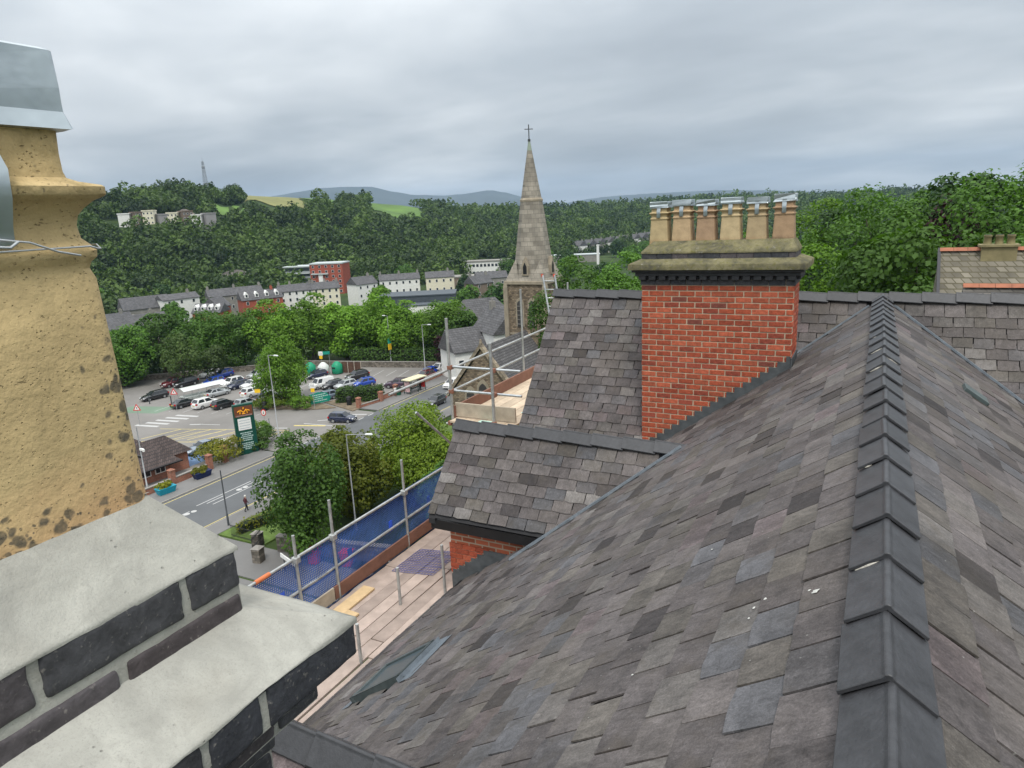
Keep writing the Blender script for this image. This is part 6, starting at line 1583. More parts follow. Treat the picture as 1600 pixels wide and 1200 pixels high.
CARS = [(-110.5, 75.6, 262, 'estate', 'black', 'black estate car standing alone past the green surfacing'), (-100.6, 74.0, 84, 'saloon', 'black', 'black saloon parked behind the triangle sign'), (-96.6, 74.9, 84, 'suv', 'white', 'white crossover with dark roof glass parked between two black cars'),
 (-93.2, 75.6, 84, 'hatch', 'black', 'black hatchback parked between the white crossover and the totem sign'), (-89.9, 77.4, 84, 'hatch', 'silver', 'silver hatchback half hidden behind the totem sign'), (-94.4, 83.0, 84, 'suv', 'white', 'white hatchback in the second row behind the totem sign'), (-89.3, 81.0, 84, 'pickup', 'silver', 'silver pickup truck parked beside the hornbeam'),
 (-104.4, 87.2, 262, 'suv', 'white', 'white people carrier parked behind the trolley shelter'), (-101.9, 86.2, 262, 'hatch', 'navy', 'dark blue hatchback wedged between two white cars'), (-99.6, 87.6, 262, 'estate', 'white', 'white estate car with dark roof beside the hornbeam'), (-116.0, 83.6, 262, 'suv', 'maroon', 'dark red car under the weeping birch'), (-113.6, 84.4, 262, 'suv', 'black', 'black car under the weeping birch'),
 (-108.9, 86.8, 262, 'hatch', 'blue', 'blue hatchback behind the trolley shelter roof'), (-112.4, 92.0, 262, 'hatch', 'blue', 'blue hatchback in the rear row under the small tree'), (-115.5, 91.4, 262, 'hatch', 'white', 'white car deep under the sycamores'), (-105.2, 94.0, 262, 'hatch', 'silver', 'silver car in the rear row beside the hornbeam'), (-101.0, 80.8, 84, 'saloon', 'silver', 'silver saloon beside the trolley shelter'),
 (-86.4, 91.2, 252, 'van', 'white', 'white panel van parked next to the hornbeam'), (-84.2, 91.6, 252, 'hatch', 'black', 'black hatchback parked beside the white van'), (-81.9, 92.3, 252, 'hatch', 'silver', 'silver hatchback parked between the black and the blue cars'), (-79.6, 94.6, 245, 'hatch', 'blue', 'bright blue hatchback at the end of the row by the hedge'), (-84.4, 98.6, 250, 'suv', 'black', 'black car parked behind the silver and blue hatchbacks'),
 (-93.0, 97.2, 250, 'hatch', 'navy', 'dark car hidden behind the white van at the recycling tanks'), (-68.4, 75.7, 15, 'hatch', 'navy', 'navy hatchback turning out of the car park onto the road'), (-60.0, 88.0, 270, 'hatch', 'black', 'black hatchback driving down the road past the bus shelter'), (-77.6, 58.6, 258, 'saloon', 'steel_blue', 'steel blue saloon parked beside the lodge porch'), (-75.2, 58.8, 258, 'hatch', 'white', 'white hatchback parked behind the yellow green shrub'),
 (-73.0, 95.6, 200, 'suv', 'purple', 'dark purple car behind the brick wall near the bus shelter'), (-71.9, 102.6, 258, 'hatch', 'maroon', 'red car behind the bus shelter poster'), (-70.9 - 2.2, 106.0, 258, 'saloon', 'blue', 'blue saloon near the lamp behind the bus shelter'), (-72.6, 108.5, 258, 'suv', 'white', 'white car at the wall beyond the bus shelter'), (-63.6, 98.6, 270, 'hatch', 'white', 'white car coming down the road behind the scaffold pole'), (-79.9, 84.8, 250, 'hatch', 'steel_blue', 'blue grey car behind the teal banner board')]
for a in CARS: car(*a)

# ------------------------------------------------------------------ people
SKIN = plain('skin', (0.45, 0.27, 0.19), .6)
def person(x, y, ang, label, top, legs, hair, stride=.28, z=.1, sit=False):
    e_ = empty('person', (x, y, z), ang, label=label, cat='person')
    J = {'pel': (0, 0, .92), 'ch': (0.02, 0, 1.25), 'nk': (0.03, 0, 1.46), 'hd': (.06, 0, 1.60), 'ht': (.06, 0, 1.72), 'ls': (.02, .18, 1.40), 'le': (-.10, .23, 1.14), 'lh': (.04, .22, .90), 'rs': (.02, -.18, 1.40), 're': (.06, -.23, 1.12), 'rh': (.24, -.21, .95), 'lhip': (0, .10, .88), 'lk': (stride * .6, .10, .50), 'la': (stride * .55, .10, .08), 'lt': (stride * .55 + .17, .10, .04), 'rhip': (0, -.10, .88), 'rk': (-stride * .2, -.10, .48), 'ra': (-stride * .9, -.10, .10), 'rt': (-stride * .9 + .16, -.10, .04)}
    R_ = {'pel': .15, 'ch': .165, 'nk': .065, 'hd': .10, 'ht': .08, 'ls': .075, 'le': .055, 'lh': .045, 'rs': .075, 're': .055, 'rh': .045, 'lhip': .10, 'lk': .07, 'la': .05, 'lt': .04, 'rhip': .10, 'rk': .07, 'ra': .05, 'rt': .04}
    E_ = [('pel', 'ch'), ('ch', 'nk'), ('nk', 'hd'), ('hd', 'ht'), ('ch', 'ls'), ('ls', 'le'), ('le', 'lh'), ('ch', 'rs'), ('rs', 're'), ('re', 'rh'), ('pel', 'lhip'), ('lhip', 'lk'), ('lk', 'la'), ('la', 'lt'), ('pel', 'rhip'), ('rhip', 'rk'), ('rk', 'ra'), ('ra', 'rt')]
    k = list(J); me = bpy.data.meshes.new('body'); me.from_pydata([J[q_] for q_ in k], [(k.index(a), k.index(b)) for a, b in E_], [])
    o = link('body', me, e_); md = o.modifiers.new('skin', 'SKIN')
    for i, q_ in enumerate(k): me.skin_vertices[0].data[i].radius = (R_[q_], R_[q_]); me.skin_vertices[0].data[i].use_root = (q_ == 'pel')
    o.modifiers.new('sub', 'SUBSURF').levels = 1
    dg = bpy.context.evaluated_depsgraph_get(); m2 = bpy.data.meshes.new_from_object(o.evaluated_get(dg)); o.modifiers.clear(); o.data = m2
    m2.materials.clear()
    for m_ in (SKIN, plain('cloth_' + top[0], top[1], .9), plain('cloth_' + legs[0], legs[1], .9)): m2.materials.append(m_)
    for p in m2.polygons:
        c_ = p.center; p.material_index = 2 if c_.z < .92 and abs(c_.y) < .19 else (1 if .93 <= c_.z < 1.47 and not (abs(c_.y) > .19 and c_.z < .96) else (1 if c_.z >= .92 and c_.z < 1.47 else (0 if c_.z > 1.4 or abs(c_.y) > .19 else 2))); p.use_smooth = True
    MB().loft([[(.045 + rr * math.cos(a), rr * math.sin(a), zz) for a in [j * math.pi / 5 for j in range(10)]] for rr, zz in ((.105, 1.64), (.11, 1.69), (.085, 1.76), (.03, 1.79))], 0, True).build('hair', plain('hair_' + hair[0], hair[1], .8), e_)
person(-56.2, 46.4, 1.3, 'white haired person in dark red jacket walking on the near pavement', ('dark_red', (0.075, 0.022, 0.028)), ('charcoal', (0.02, 0.02, 0.024)), ('white', (0.6, 0.58, 0.54)))
person(-69.3, 90.0, -.4, 'person in white shirt waiting by the brick wall near the bus shelter', ('white', (0.65, 0.65, 0.63)), ('brown', (0.13, 0.085, 0.05)), ('dark', (0.05, 0.035, 0.025)), .08)
person(-67.6, 94.8, .2, 'person in black standing inside the bus shelter', ('black', (0.014, 0.014, 0.016)), ('black2', (0.014, 0.014, 0.018)), ('dark', (0.05, 0.035, 0.025)), .06)

# ------------------------------------------------------------------ church
STONE = course_material('church_stone', (0.27, 0.225, 0.165), .42, .75, (0.16, 0.14, 0.11), .95, .32, .06); ASHLAR = course_material('spire_ashlar', (0.265, 0.24, 0.20), .62, 1.0, (0.17, 0.155, 0.13), .92, .2, .05)
RUBBLE = course_material('tower_rubble', (0.20, 0.155, 0.105), .22, .42, (0.12, 0.10, 0.08), .95, .5, .12); DRESS = plain('dressed_stone', (0.28, 0.24, 0.18), .9, .2, 1.2, bump=.2); SLATEFAR = course_material('far_slate', (0.115, 0.11, 0.112), .28, .4, (0.05, 0.05, 0.05), .75, .22, .14)
ch = empty('church', (-43.5, 91, 0), 0, label='stone church with tall tapering spire and long slate nave roof', cat='church')
tw = 3.05
MB().box(-tw, tw, -tw, tw, 0, 19.0).build('tower', RUBBLE, ch)
for sx in (-1, 1):
    for sy in (-1, 1): MB().box(sx * tw - .32, sx * tw + .32, sy * tw - .32, sy * tw + .32, 0, 18.6).frus((sx * tw - .32, sx * tw + .32, sy * tw - .32, sy * tw + .32), (sx * tw - .2, sx * tw + .2, sy * tw - .2, sy * tw + .2), 18.6, 19.3).build('buttress', DRESS, ch)
MB().box(-tw - .22, tw + .22, -tw - .22, tw + .22, 18.95, 19.45).build('cornice', DRESS, ch, .05); MB().box(-tw - .1, tw + .1, -tw - .1, tw + .1, 11.8, 12.1).build('string_course', DRESS, ch)
def oct_ring(r_, z): return [(r_ * math.cos(a), r_ * math.sin(a), z) for a in [math.pi / 8 + k * math.pi / 4 for k in range(8)]]
sp_ = MB(); sp_.loft([oct_ring(3.25, 19.4), oct_ring(2.75, 21.0), oct_ring(2.5, 23.2), oct_ring(1.55, 30.3)], 0, False, True, False); sp_.loft([oct_ring(1.44, 30.6), oct_ring(1.05, 32.9), oct_ring(.12, 38.2)], 0, False, False, True); sp_ = sp_.build('spire', ASHLAR, ch)
MB().loft([oct_ring(1.60, 30.2), oct_ring(1.62, 30.45), oct_ring(1.44, 30.7)], 0, False).build('band', DRESS, sp_)
for sx in (-1, 1):
    for sy in (-1, 1): MB().add([(sx * 3.1, sy * 3.1, 19.4), (sx * 3.1, sy * .9, 19.4), (sx * .9, sy * 3.1, 19.4), (sx * 1.9, sy * 1.9, 22.4)], [(0, 1, 3), (2, 0, 3), (1, 2, 3), (0, 2, 1)]).build('broach', ASHLAR, sp_)
MB().tube([(0, 0, 38.1), (0, 0, 40.4)], .07, 6).tube([(-.5, -.3, 39.8), (.5, .3, 39.8)], .06, 6).tube([(0, 0, 38.2), (0, 0, 38.5)], .2, 8).build('cross', DARKP, sp_)
COPP = plain('spire_tip', (0.25, 0.30, 0.24), .8); MB().loft([oct_ring(.34, 37.0), oct_ring(.13, 38.25)], 0, False).build('tip', COPP, sp_)
def lancet(w_, h_, d_=.12, n_=6):
    pts = [(-w_, 0), (w_, 0), (w_, h_)] + [(w_ - 2 * w_ * (1 - math.cos(t)), h_ + 1.7 * w_ * math.sin(t)) for t in np.linspace(.15, math.pi / 3, n_)] ; pts += [(-x, z) for x, z in reversed(pts[2:-1])]
    return pts
def lancet_on(x, y, z, ang, w_, h_, parent, fr=.22):
    f_ = MB(); f_.prism(lancet(w_ + fr, h_, .1), -.10, .02); f_ = f_.build('belfry_window', DRESS, parent); f_.matrix_basis = Matrix.Translation((x, y, z)) @ Matrix.Rotation(ang, 4, 'Z')
    MB().prism(lancet(w_, h_ - .1, .1), -.14, -.05).build('opening', plain('louvre_dark', (0.045, 0.042, 0.04), .8), f_)
    for k in range(5): MB().box(-w_ * .9, w_ * .9, -.19, -.13, .3 + k * h_ / 5, .42 + k * h_ / 5).build('louvre', plain('louvre_slate', (0.16, 0.15, 0.14), .8), f_)
for s in (-.95, .95): lancet_on(s, -tw, 13.0, 0, .42, 3.2, ch); lancet_on(tw, s, 13.0, math.pi / 2, .42, 3.2, ch)
for a in (0, math.pi / 2):
    px_, py_ = (0, -2.72) if a == 0 else (2.72, 0)
    lu = MB().prism([(-.5, 0), (.5, 0), (.5, 1.3), (0, 2.5), (-.5, 1.3)], -.25, 1.4).build('lucarne', DRESS, sp_); lu.matrix_basis = Matrix.Translation((px_, py_, 20.2)) @ Matrix.Rotation(a, 4, 'Z'); lk = MB().prism([(-.28, .2), (.28, .2), (.28, 1.2), (0, 1.8), (-.28, 1.2)], -.27, -.24).build('lucarne_opening', BLACK, sp_); lk.matrix_basis = lu.matrix_basis.copy()
nv = MB(); nv.add([(-5.0, -16, 0), (4.6, -16, 0), (4.6, -3, 0), (-5.0, -3, 0), (-5.0, -16, 6.2), (4.6, -16, 6.2), (4.6, -3, 6.2), (-5.0, -3, 6.2), (-.2, -16, 12.2), (-.2, -3, 12.2)], [(0, 1, 5, 8, 4), (1, 2, 6, 5), (2, 3, 7, 9, 6), (3, 0, 4, 7)]); nv.build('nave_wall', RUBBLE, ch)
MB().add([(-.2, -15.7, 12.55), (-.2, -2.5, 12.55), (5.1, -2.5, 6.0), (5.1, -15.7, 6.0), (-5.5, -2.5, 6.0), (-5.5, -15.7, 6.0), (-.2, -15.7, 12.3), (-.2, -2.5, 12.3)], [(0, 3, 2, 1), (0, 1, 4, 5), (6, 7, 2, 3), (7, 6, 5, 4)]).build('nave_roof', SLATEFAR, ch)
for sx in (1, -1): MB().add([(-.2, -16.3, 13.0), (-.2, -15.6, 13.0), (-.2 + sx * 5.6, -15.6, 6.1), (-.2 + sx * 5.6, -16.3, 6.1), (-.2, -16.3, 12.4), (-.2, -15.6, 12.4), (-.2 + sx * 5.4, -15.6, 5.6), (-.2 + sx * 5.4, -16.3, 5.6)], [(0, 3, 2, 1), (0, 4, 7, 3), (1, 2, 6, 5), (3, 7, 6, 2)]).build('gable_coping', STONE, ch)
MB().tube([(-.2, -16, 12.9), (-.2, -16, 13.5)], [.22, .12], 6).build('finial', STONE, ch)
for s in (-1.9, 0, 1.9): lancet_on(s - .2, -16.0, 3.0 + (1.0 if s == 0 else 0), 0, .6, 3.0, ch, .3)
MB().add([(4.6, -13, 0), (9, -13, 0), (9, -5, 0), (4.6, -5, 0), (4.6, -13, 6), (9, -13, 3.6), (9, -5, 3.6), (4.6, -5, 6)], [(0, 1, 5, 4), (1, 2, 6, 5), (2, 3, 7, 6)]).build('aisle_wall', RUBBLE, ch); MB().add([(4.5, -13.3, 6.3), (9.4, -13.3, 3.5), (9.4, -4.7, 3.5), (4.5, -4.7, 6.3)], [(0, 1, 2, 3)]).build('aisle_roof', SLATEFAR, ch)

# ------------------------------------------------------------------ houses of the town
ROOFG = course_material('house_slate', (0.105, 0.103, 0.108), .35, .5, (0.06, 0.06, 0.06), .8, .2, .1); REDB = plain('red_brick_far', (0.30, 0.075, 0.045), .9, .15, .8); GREYST = plain('grey_stone_far', (0.22, 0.21, 0.19), .9, .2, .5); DARKCLAD = plain('dark_cladding', (0.06, 0.072, 0.085), .6, .1, .3); YELLOWR = plain('yellow_render', (0.60, 0.53, 0.27), .9, .06, .5); BROWNB = plain('brown_far', (0.17, 0.13, 0.10), .9, .2, .4)
def house(name, label, x, y, z, w, d, h, rh, rot_, wall, roofm=None, cols=4, rows=2, chim=0, flat=False, group='houses of the valley town', hip=0.0, wmat=GLASS_DARK, dormer=0, win=(.9, 1.3)):
    roofm = roofm or ROOFG
    e_ = empty(name, (x, y, z), rot_, label=label, cat='house' if name in ('town_house', 'terrace_house', 'cottage') else 'building', group=group)
    mb = MB()
    if flat: mb.box(-w / 2, w / 2, -d / 2, d / 2, -6, h)
    else:
        g = w / 2 - hip
        mb.add([(-w / 2, -d / 2, -6), (w / 2, -d / 2, -6), (w / 2, d / 2, -6), (-w / 2, d / 2, -6), (-w / 2, -d / 2, h), (w / 2, -d / 2, h), (w / 2, d / 2, h), (-w / 2, d / 2, h), (-g, 0, h + rh * .97), (g, 0, h + rh * .97)], [(0, 1, 5, 4), (1, 2, 6, 9, 5), (2, 3, 7, 6), (3, 0, 4, 8, 7)])
    mb.build('wall', wall, e_)
    if flat: rf_ = MB().box(-w / 2 - .3, w / 2 + .3, -d / 2 - .3, d / 2 + .3, h, h + rh).build('roof', roofm, e_)
    else:
        o_ = .35; g = w / 2 - hip + (o_ if hip == 0 else 0); k = rh / (d / 2) * o_
        rf_ = MB().add([(-w / 2 - o_, -d / 2 - o_, h - k), (w / 2 + o_, -d / 2 - o_, h - k), (w / 2 + o_, d / 2 + o_, h - k), (-w / 2 - o_, d / 2 + o_, h - k), (-g, 0, h + rh), (g, 0, h + rh), (-w / 2 - o_, -d / 2 - o_, h - k - .2), (w / 2 + o_, -d / 2 - o_, h - k - .2)], [(0, 1, 5, 4), (2, 3, 4, 5), (1, 2, 5), (3, 0, 4), (6, 7, 1, 0)]).build('roof', roofm, e_)
    for i in range(chim):
        cx = -w / 2 + .6 + (w - 1.2) * i / max(1, chim - 1) if chim > 1 else w * .3
        c_ = MB().box(cx - .5, cx + .5, -.45, .45, h + rh * .6, h + rh + 1.1); c_.tube([(cx - .2, 0, h + rh + 1.1), (cx - .2, 0, h + rh + 1.6)], .15, 6).tube([(cx + .2, 0, h + rh + 1.1), (cx + .2, 0, h + rh + 1.6)], .15, 6); c_.build('chimney', REDB if wall is REDB else GREYST, rf_)
    ww, wh_ = win
    for rr in range(rows):
        for cc in range(cols):
            cx = -w / 2 + w * (cc + .5) / cols; cz = h / rows * (rr + .55)
            fr_ = MB().box(cx - ww / 2 - .1, cx + ww / 2 + .1, -d / 2 - .06, -d / 2 + .02, cz - wh_ / 2 - .1, cz + wh_ / 2 + .1).build('window', WHITE, e_)
            MB().box(cx - ww / 2, cx + ww / 2, -d / 2 - .09, -d / 2 - .05, cz - wh_ / 2, cz + wh_ / 2).build('pane', wmat, fr_)
    for i in range(dormer):
        cx = -w / 2 + w * (i + .5) / dormer; dm = MB().prism([(cx - .7, h + rh * .2), (cx + .7, h + rh * .2), (cx + .7, h + rh * .62), (cx, h + rh * .95), (cx - .7, h + rh * .62)], -d / 2 + .5, -.4).build('dormer', WHITE, rf_); MB().box(cx - .4, cx + .4, -d / 2 + .45, -d / 2 + .49, h + rh * .28, h + rh * .6).build('dormer_pane', wmat, rf_)
    return e_
def face(x, y, off=0): return -math.atan2(x, y) + off
HS = [('hall', 'grey slate hall with a pointed gable at the foot of the wood', -271, 188, 18, 10, 7, 6, .25, GREYST, 3, 1, 0), ('town_house', 'grey roofed house with rooflights beside the bright planted sycamore', -220, 147.5, 20, 9, 6.5, 4.5, .3, GREYST, 4, 1, 1), ('town_house', 'grey roofed white house at the edge of the chimney pot', -246, 156, 14, 9, 6, 4.5, .3, WRENDER, 3, 1, 1),
 ('town_house', 'large white rendered house with a low slate roof', -263, 198, 15, 10, 9.5, 2.6, .35, WRENDER, 3, 3, 1), ('town_house', 'red brick house with slate roof and white dormers beside the white house', -225, 183, 11, 9, 7, 4, -.5, REDB, 3, 2, 0), ('town_house', 'red brick gabled house next to the dormer house', -230, 190, 7, 9, 8, 4.5, .9, REDB, 2, 2, 0),
 ('terrace_house', 'long grey roofed terrace behind the red brick houses', -264, 229, 24, 10, 7.5, 4, .2, GREYST, 6, 2, 3), ('town_house', 'red brick terrace with a row of dormers behind the lime tree', -236, 218, 17, 10, 7.5, 4.5, .25, REDB, 4, 2, 1), ('terrace_house', 'white terrace house below the red apartment block', -235, 238, 15, 9, 8.5, 3.5, .15, WRENDER, 5, 3, 2), ('terrace_house', 'pale yellow terrace house beside the white terrace', -226, 248, 12, 9, 8.5, 3.5, .1, CREAM, 4, 3, 2),
 ('town_house', 'white gabled house beside the red apartment block', -223, 271, 12, 10, 8, 4.5, .6, WRENDER, 3, 2, 1), ('terrace_house', 'long white and yellow terrace above the dark warehouse', -216, 292, 20, 9, 8, 3.5, .05, WRENDER, 6, 2, 3), ('terrace_house', 'cream end of the long terrace above the warehouse', -196, 299, 14, 9, 8.5, 3.5, .05, CREAM, 4, 2, 1), ('town_house', 'small slate roofed house between warehouse and dark tree', -166, 286, 11, 9, 7, 4.5, .7, BROWNB, 2, 2, 2), ('town_house', 'grey roofed house behind the dark warehouse', -178, 320, 16, 9, 6, 4, .2, GREYST, 3, 1, 1),
 ('terrace_house', 'grey terrace behind the cream and white houses', -250, 262, 18, 9, 6, 4, .1, GREYST, 5, 2, 2)]
for n_, lab, x, y, w, d, h, rh, off, wl_, cc, rr, chm in HS:
    house(n_, lab, x, y, ter_xy(x, y) + 2.4, w, d * .85, h, rh * .72, face(x, y, off), wl_, None, cc, rr, chm, dormer=4 if 'dormers' in lab else 0)
x, y = -184, 262
house('warehouse', 'dark grey flat roofed warehouse with a white lower band', x, y, ter_xy(x, y), 34, 18, 6.5, .5, face(x, y, -.1), DARKCLAD, DARKCLAD, 0, 0, 0, True); e_ = house('annexe', 'white low annexe in front of the dark warehouse', -170, 252, ter_xy(-170, 252), 20, 8, 3.6, .4, face(-170, 252, -.1), WRENDER, DARKCLAD, 0, 0, 0, True)
x, y = -230, 410; house('school', 'long white school block with a band of windows below the wood', x, y, ter_xy(x, y), 30, 11, 9.5, .9, face(x, y, -.1), WRENDER, GREYST, 12, 2, 0, True, win=(1.6, 1.8))
house('school_wing', 'low brown wing in front of the white school block', -214, 350, ter_xy(-214, 350), 34, 12, 5.5, .6, face(-214, 350), BROWNB, GREYST, 8, 1, 0, True)
# red apartment block
x, y = -279, 312
ap = house('apartment_block', 'red and grey apartment block standing below the wooded hill', x, y, ter_xy(x, y), 19, 13, 16.8, .7, face(x, y, -.35), REDB, plain('pale_roof', (0.42, 0.46, 0.46), .6), 5, 6, 0, True, win=(1.2, 1.3))
MB().box(-25, -9.5, -5.5, 6, -4, 15.6).build('grey_wing', plain('grey_clad', (0.27, 0.29, 0.30), .6), ap); MB().box(-25.6, -9, -6.1, 6.6, 15.6, 16.2).build('wing_roof', plain('pale_roof', (0.42, 0.46, 0.46), .6), ap)
for k in range(5):
    MB().box(-24.4, -10.2, -5.6, -5.48, 1.5 + k * 3.0, 3.2 + k * 3.0).build('window_band', GLASS_DARK, ap)
MB().box(-8.6, 1.2, -7.8, -6.4, 11.2, 11.8).build('canopy', plain('pale_roof', (0.42, 0.46, 0.46), .6), ap); MB().box(-4.6, -2.2, -7.2, -6.5, -2, 11.2).build('stair_tower', WHITE, ap); MB().box(-25.2, -10, -6.4, -5.5, 11.9, 12.4).build('canopy', plain('pale_roof', (0.42, 0.46, 0.46), .6), ap)
# flats on the hill: stepped blocks
cols_ = [(WRENDER, 0), (BROWNB, 1), (CREAM, 1), (plain('flat_grey', (0.28, 0.27, 0.27), .8), 0), (CREAM, 1), (BROWNB, 1), (WRENDER, 0), (plain('flat_grey', (0.28, 0.27, 0.27), .8), 0)]
dl = ['white slab', 'brown panelled block', 'cream block with small windows', 'grey slab', 'cream windowed block', 'brown block', 'tall white slab', 'grey end slab']
for i, (m_, wn_) in enumerate(cols_):
    t_ = i / 7; x, y = -461 + 32 * t_, 317 + 42 * t_
    house('hillside_flats', '%s of the flats on the wooded hill%s' % (dl[i], ' beside the rock face' if i == 7 else ''), x, y, 32.0 - t_ * 3.0, 7.2, 9, 7.0 + (i % 3) * 1.2, .8, face(x, y, .35 if i % 2 else -.25), m_, m_, 3 if wn_ else 0, 3 if wn_ else 0, 0, True, group='flats on the wooded hill', win=(.9, 1.1))
for (x, y, w_, h_, d_) in ((-437, 346, 16, 12, 'bare grey rock face below the hillside flats'), (-331, 290, 24, 12, 'bare grey quarry face at the foot of the wood')):
    mb = MB(); q = random.Random(int(w_)); n_ = 10; v_ = []
    for i in range(n_ + 1):
        for j in range(6): v_.append((-w_ / 2 + w_ * i / n_ + q.uniform(-.6, .6), j * 1.2 + q.uniform(-.9, .9), h_ * j / 5 * (.6 + .4 * math.sin(i / n_ * math.pi)) - 2))
    mb.add(v_, [(i * 6 + j, (i + 1) * 6 + j, (i + 1) * 6 + j + 1, i * 6 + j + 1) for i in range(n_) for j in range(5)])
    o = mb.build('rock_face', plain('grey_rock', (0.17, 0.155, 0.14), .95, .35, .4)); o.location = (x, y, ter_xy(x, y) + 1.5); o.rotation_euler.z = face(x, y); tag(o, d_, 'rock')
# mast on the hill
ms = empty('radio_mast', (-551, 463, ter_xy(-551, 463)), .4, label='lattice radio mast standing on the crest of the wooded hill', cat='mast')
hm = 86 - ter_xy(-551, 463); LAT = plain('mast_grey', (0.24, 0.26, 0.28), .6)
for sx, sy in ((-1, -1), (1, -1), (1, 1), (-1, 1)): MB().tube([(sx * 2.2, sy * 2.2, 0), (sx * .55, sy * .55, hm)], .14, 5).build('leg', LAT, ms)
for k in range(9):
    a, b = k / 9, (k + 1) / 9; ra, rb_ = 2.2 - 1.65 * a, 2.2 - 1.65 * b
    mb = MB()
    for (p, q_) in (((-1, -1), (1, -1)), ((1, -1), (1, 1)), ((1, 1), (-1, 1)), ((-1, 1), (-1, -1))): mb.tube([(p[0] * ra, p[1] * ra, hm * a), (q_[0] * rb_, q_[1] * rb_, hm * b)], .09, 4); mb.tube([(q_[0] * ra, q_[1] * ra, hm * a), (p[0] * rb_, p[1] * rb_, hm * b)], .09, 4)
    mb.build('bracing', LAT, ms)
MB().tube([(0, 0, hm), (0, 0, hm + 3)], .12, 5).build('antenna', LAT, ms); MB().box(-1.2, 1.2, -1, 1, hm - 6, hm - 4).build('dish_cluster', LAT, ms, .3)
# houses close behind the church, distant rows
house('town_house', 'house with big hipped grey roof behind the lime trees by the church', -72, 124, 0, 15, 10, 6.5, 5.5, .9, GREYST, ROOFG, 5, 2, 0, hip=4); house('cottage', 'white gabled cottage beside the church tower', -60.5, 111, 0, 9, 6.5, 8.4, 3.6, face(-60.5, 111, 2.0), WRENDER, ROOFG, 3, 2, 1); house('cottage', 'low slate roofed white cottage in front of the gabled cottage', -64.5, 108.5, 0, 11, 6.5, 5.6, 3.4, face(-64, 108, .45), WRENDER, ROOFG, 5, 1, 0)
for i in range(9):
    t_ = i / 8; x, y = -236 + 34 * t_, 590 + 105 * t_
    house('terrace_house', 'slate roofed terrace house in the far diagonal street', x, y, ter_xy(x, y) + 3, 11, 9, 6, 4, face(x, y, -.9), GREYST if i % 3 else WRENDER, ROOFG, 2, 2, 1, group='far diagonal street of terrace houses')
house('depot', 'long low pale depot below the far street', -214, 517, ter_xy(-214, 517) + 1, 44, 12, 4.5, .5, face(-214, 517), GREYST, plain('pale_roof', (0.42, 0.46, 0.46), .6), 0, 0, 0, True)
wp = empty('white_pillar', (-174, 469, ter_xy(-174, 469)), label='slim white pillar standing up from the valley trees', cat='pillar'); MB().box(-.7, .7, -.7, .7, 0, 15).build('shaft', WHITE, wp); MB().box(-.9, .9, -.9, .9, 15, 15.6).build('cap', WHITE, wp)

# ------------------------------------------------------------------ old roofs to the right, beyond the cross wing
OLDSLATE = course_material('old_slate', (0.17, 0.155, 0.122), .19, .28, (0.10, 0.09, 0.06), .9, .3, .12); MOSSB = plain('mossy_cap', (0.22, 0.19, 0.10), .95, .3, 2)
oh = empty('old_house', (6.5, 31, 0), label='old house with mossy brown slate roofs and terracotta ridges', cat='house')
MB().box(-4.0, 12, -1.5, 6, 0, 23.6).build('wall', STONEWALL, oh)
MB().add([(-4.35, -2.4, 23.4), (13, -2.4, 23.4), (13, .6, 26.8), (-4.35, .6, 26.8), (13, 3.6, 23.4), (-4.35, 3.6, 23.4)], [(0, 1, 2, 3), (3, 2, 4, 5), (0, 3, 5)]).build('roof', OLDSLATE, oh)
TERR = plain('terracotta_ridge', (0.30, 0.115, 0.065), .8, .2, 3)
for k in range(38): MB().add([(-4.35 + k * .45, .45, 26.78), (-4.35 + k * .45 + .44, .45, 26.78), (-4.35 + k * .45 + .44, .6, 26.90), (-4.35 + k * .45, .6, 26.90), (-4.35 + k * .45 + .44, .75, 26.78), (-4.35 + k * .45, .75, 26.78)], [(0, 1, 2, 3), (3, 2, 4, 5)]).build('ridge_tile', TERR, oh)
MB().box(-4.5, -4.33, -2.4, .55, 23.2, 23.4).add([(-4.42, -2.4, 23.25), (-4.42, .6, 26.65), (-4.42, .6, 26.9), (-4.42, -2.4, 23.5), (-4.32, -2.4, 23.25), (-4.32, .6, 26.65), (-4.32, .6, 26.9), (-4.32, -2.4, 23.5)], [(0, 3, 2, 1), (3, 7, 6, 2), (0, 4, 7, 3)]).build('bargeboard', plain('board_dark', (0.05, 0.05, 0.055), .7), oh)
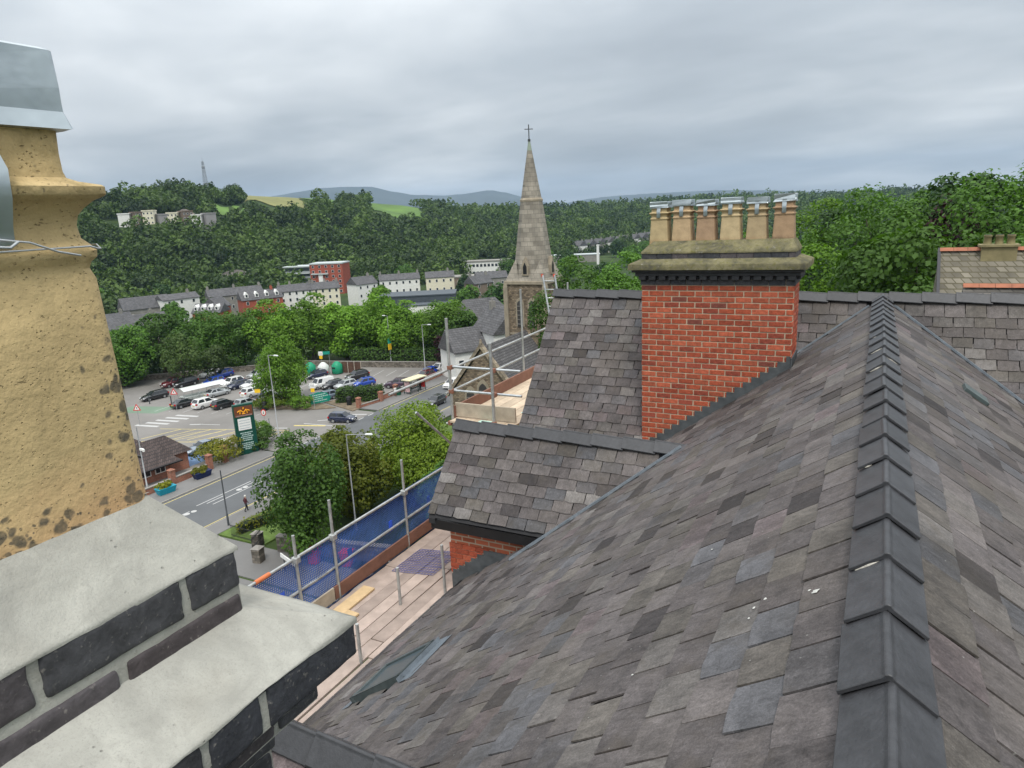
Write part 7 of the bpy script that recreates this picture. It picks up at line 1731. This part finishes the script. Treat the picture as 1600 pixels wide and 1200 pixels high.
MB().add([(-3.84, -5.6, 23.2), (12, -5.6, 23.2), (12, -3.2, 25.85), (-3.84, -3.2, 25.85), (12, -1.5, 24.0), (-3.84, -1.5, 24.0)], [(0, 1, 2, 3), (3, 2, 4, 5), (0, 3, 5)]).build('front_roof', course_material('grey_old_slate', (0.15, 0.14, 0.125), .24, .36, (0.08, 0.075, 0.07), .9, .3, .12), oh)
for k in range(33): MB().add([(-3.84 + k * .45, -3.34, 25.84), (-3.84 + k * .45 + .44, -3.34, 25.84), (-3.84 + k * .45 + .44, -3.2, 25.96), (-3.84 + k * .45, -3.2, 25.96), (-3.84 + k * .45 + .44, -3.06, 25.84), (-3.84 + k * .45, -3.06, 25.84)], [(0, 1, 2, 3), (3, 2, 4, 5)]).build('ridge_tile', TERR, oh)
cs_ = MB().box(-3.05, -1.95, .25, .85, 26.4, 26.92).box(-3.12, -1.88, .18, .92, 26.92, 27.0).build('chimney', MOSSB, oh)
for k in range(3):
    p_ = empty('chimney_pot', (6.5 - 2.86 + k * .36, 31.55, 27.0), label='short mossy chimney pot on the old slate house', cat='chimney pot', group='mossy pots on the old slate house'); MB().tube([(0, 0, 0), (0, 0, .26), (0, 0, .28), (0, 0, .34)], [.14, .115, .14, .13], 12).build('pot_body', MOSSB, p_); MB().tube([(0, 0, .34), (0, 0, .35)], [.10, .10], 12).build('flue', BLACK, p_)

# ------------------------------------------------------------------ air
hz = MB().box(-6900, 3400, -260, 7000, -45, 330).build('haze', None)
hz.data.materials.clear()
hm_ = bpy.data.materials.new('haze'); hm_.use_nodes = True; nt = hm_.node_tree; nt.nodes.clear()
ho = nt.nodes.new('ShaderNodeOutputMaterial'); hv_ = nt.nodes.new('ShaderNodeVolumePrincipled'); hv_.inputs['Color'].default_value = (0.50, 0.72, 1.0, 1); hv_.inputs['Density'].default_value = 0.00006; hv_.inputs['Anisotropy'].default_value = 0.0
nt.links.new(hv_.outputs[0], ho.inputs['Volume']); hz.data.materials.append(hm_); hz['kind'] = 'stuff'; hz['label'] = 'thin pale haze over the valley and far hills'; hz['category'] = 'haze'
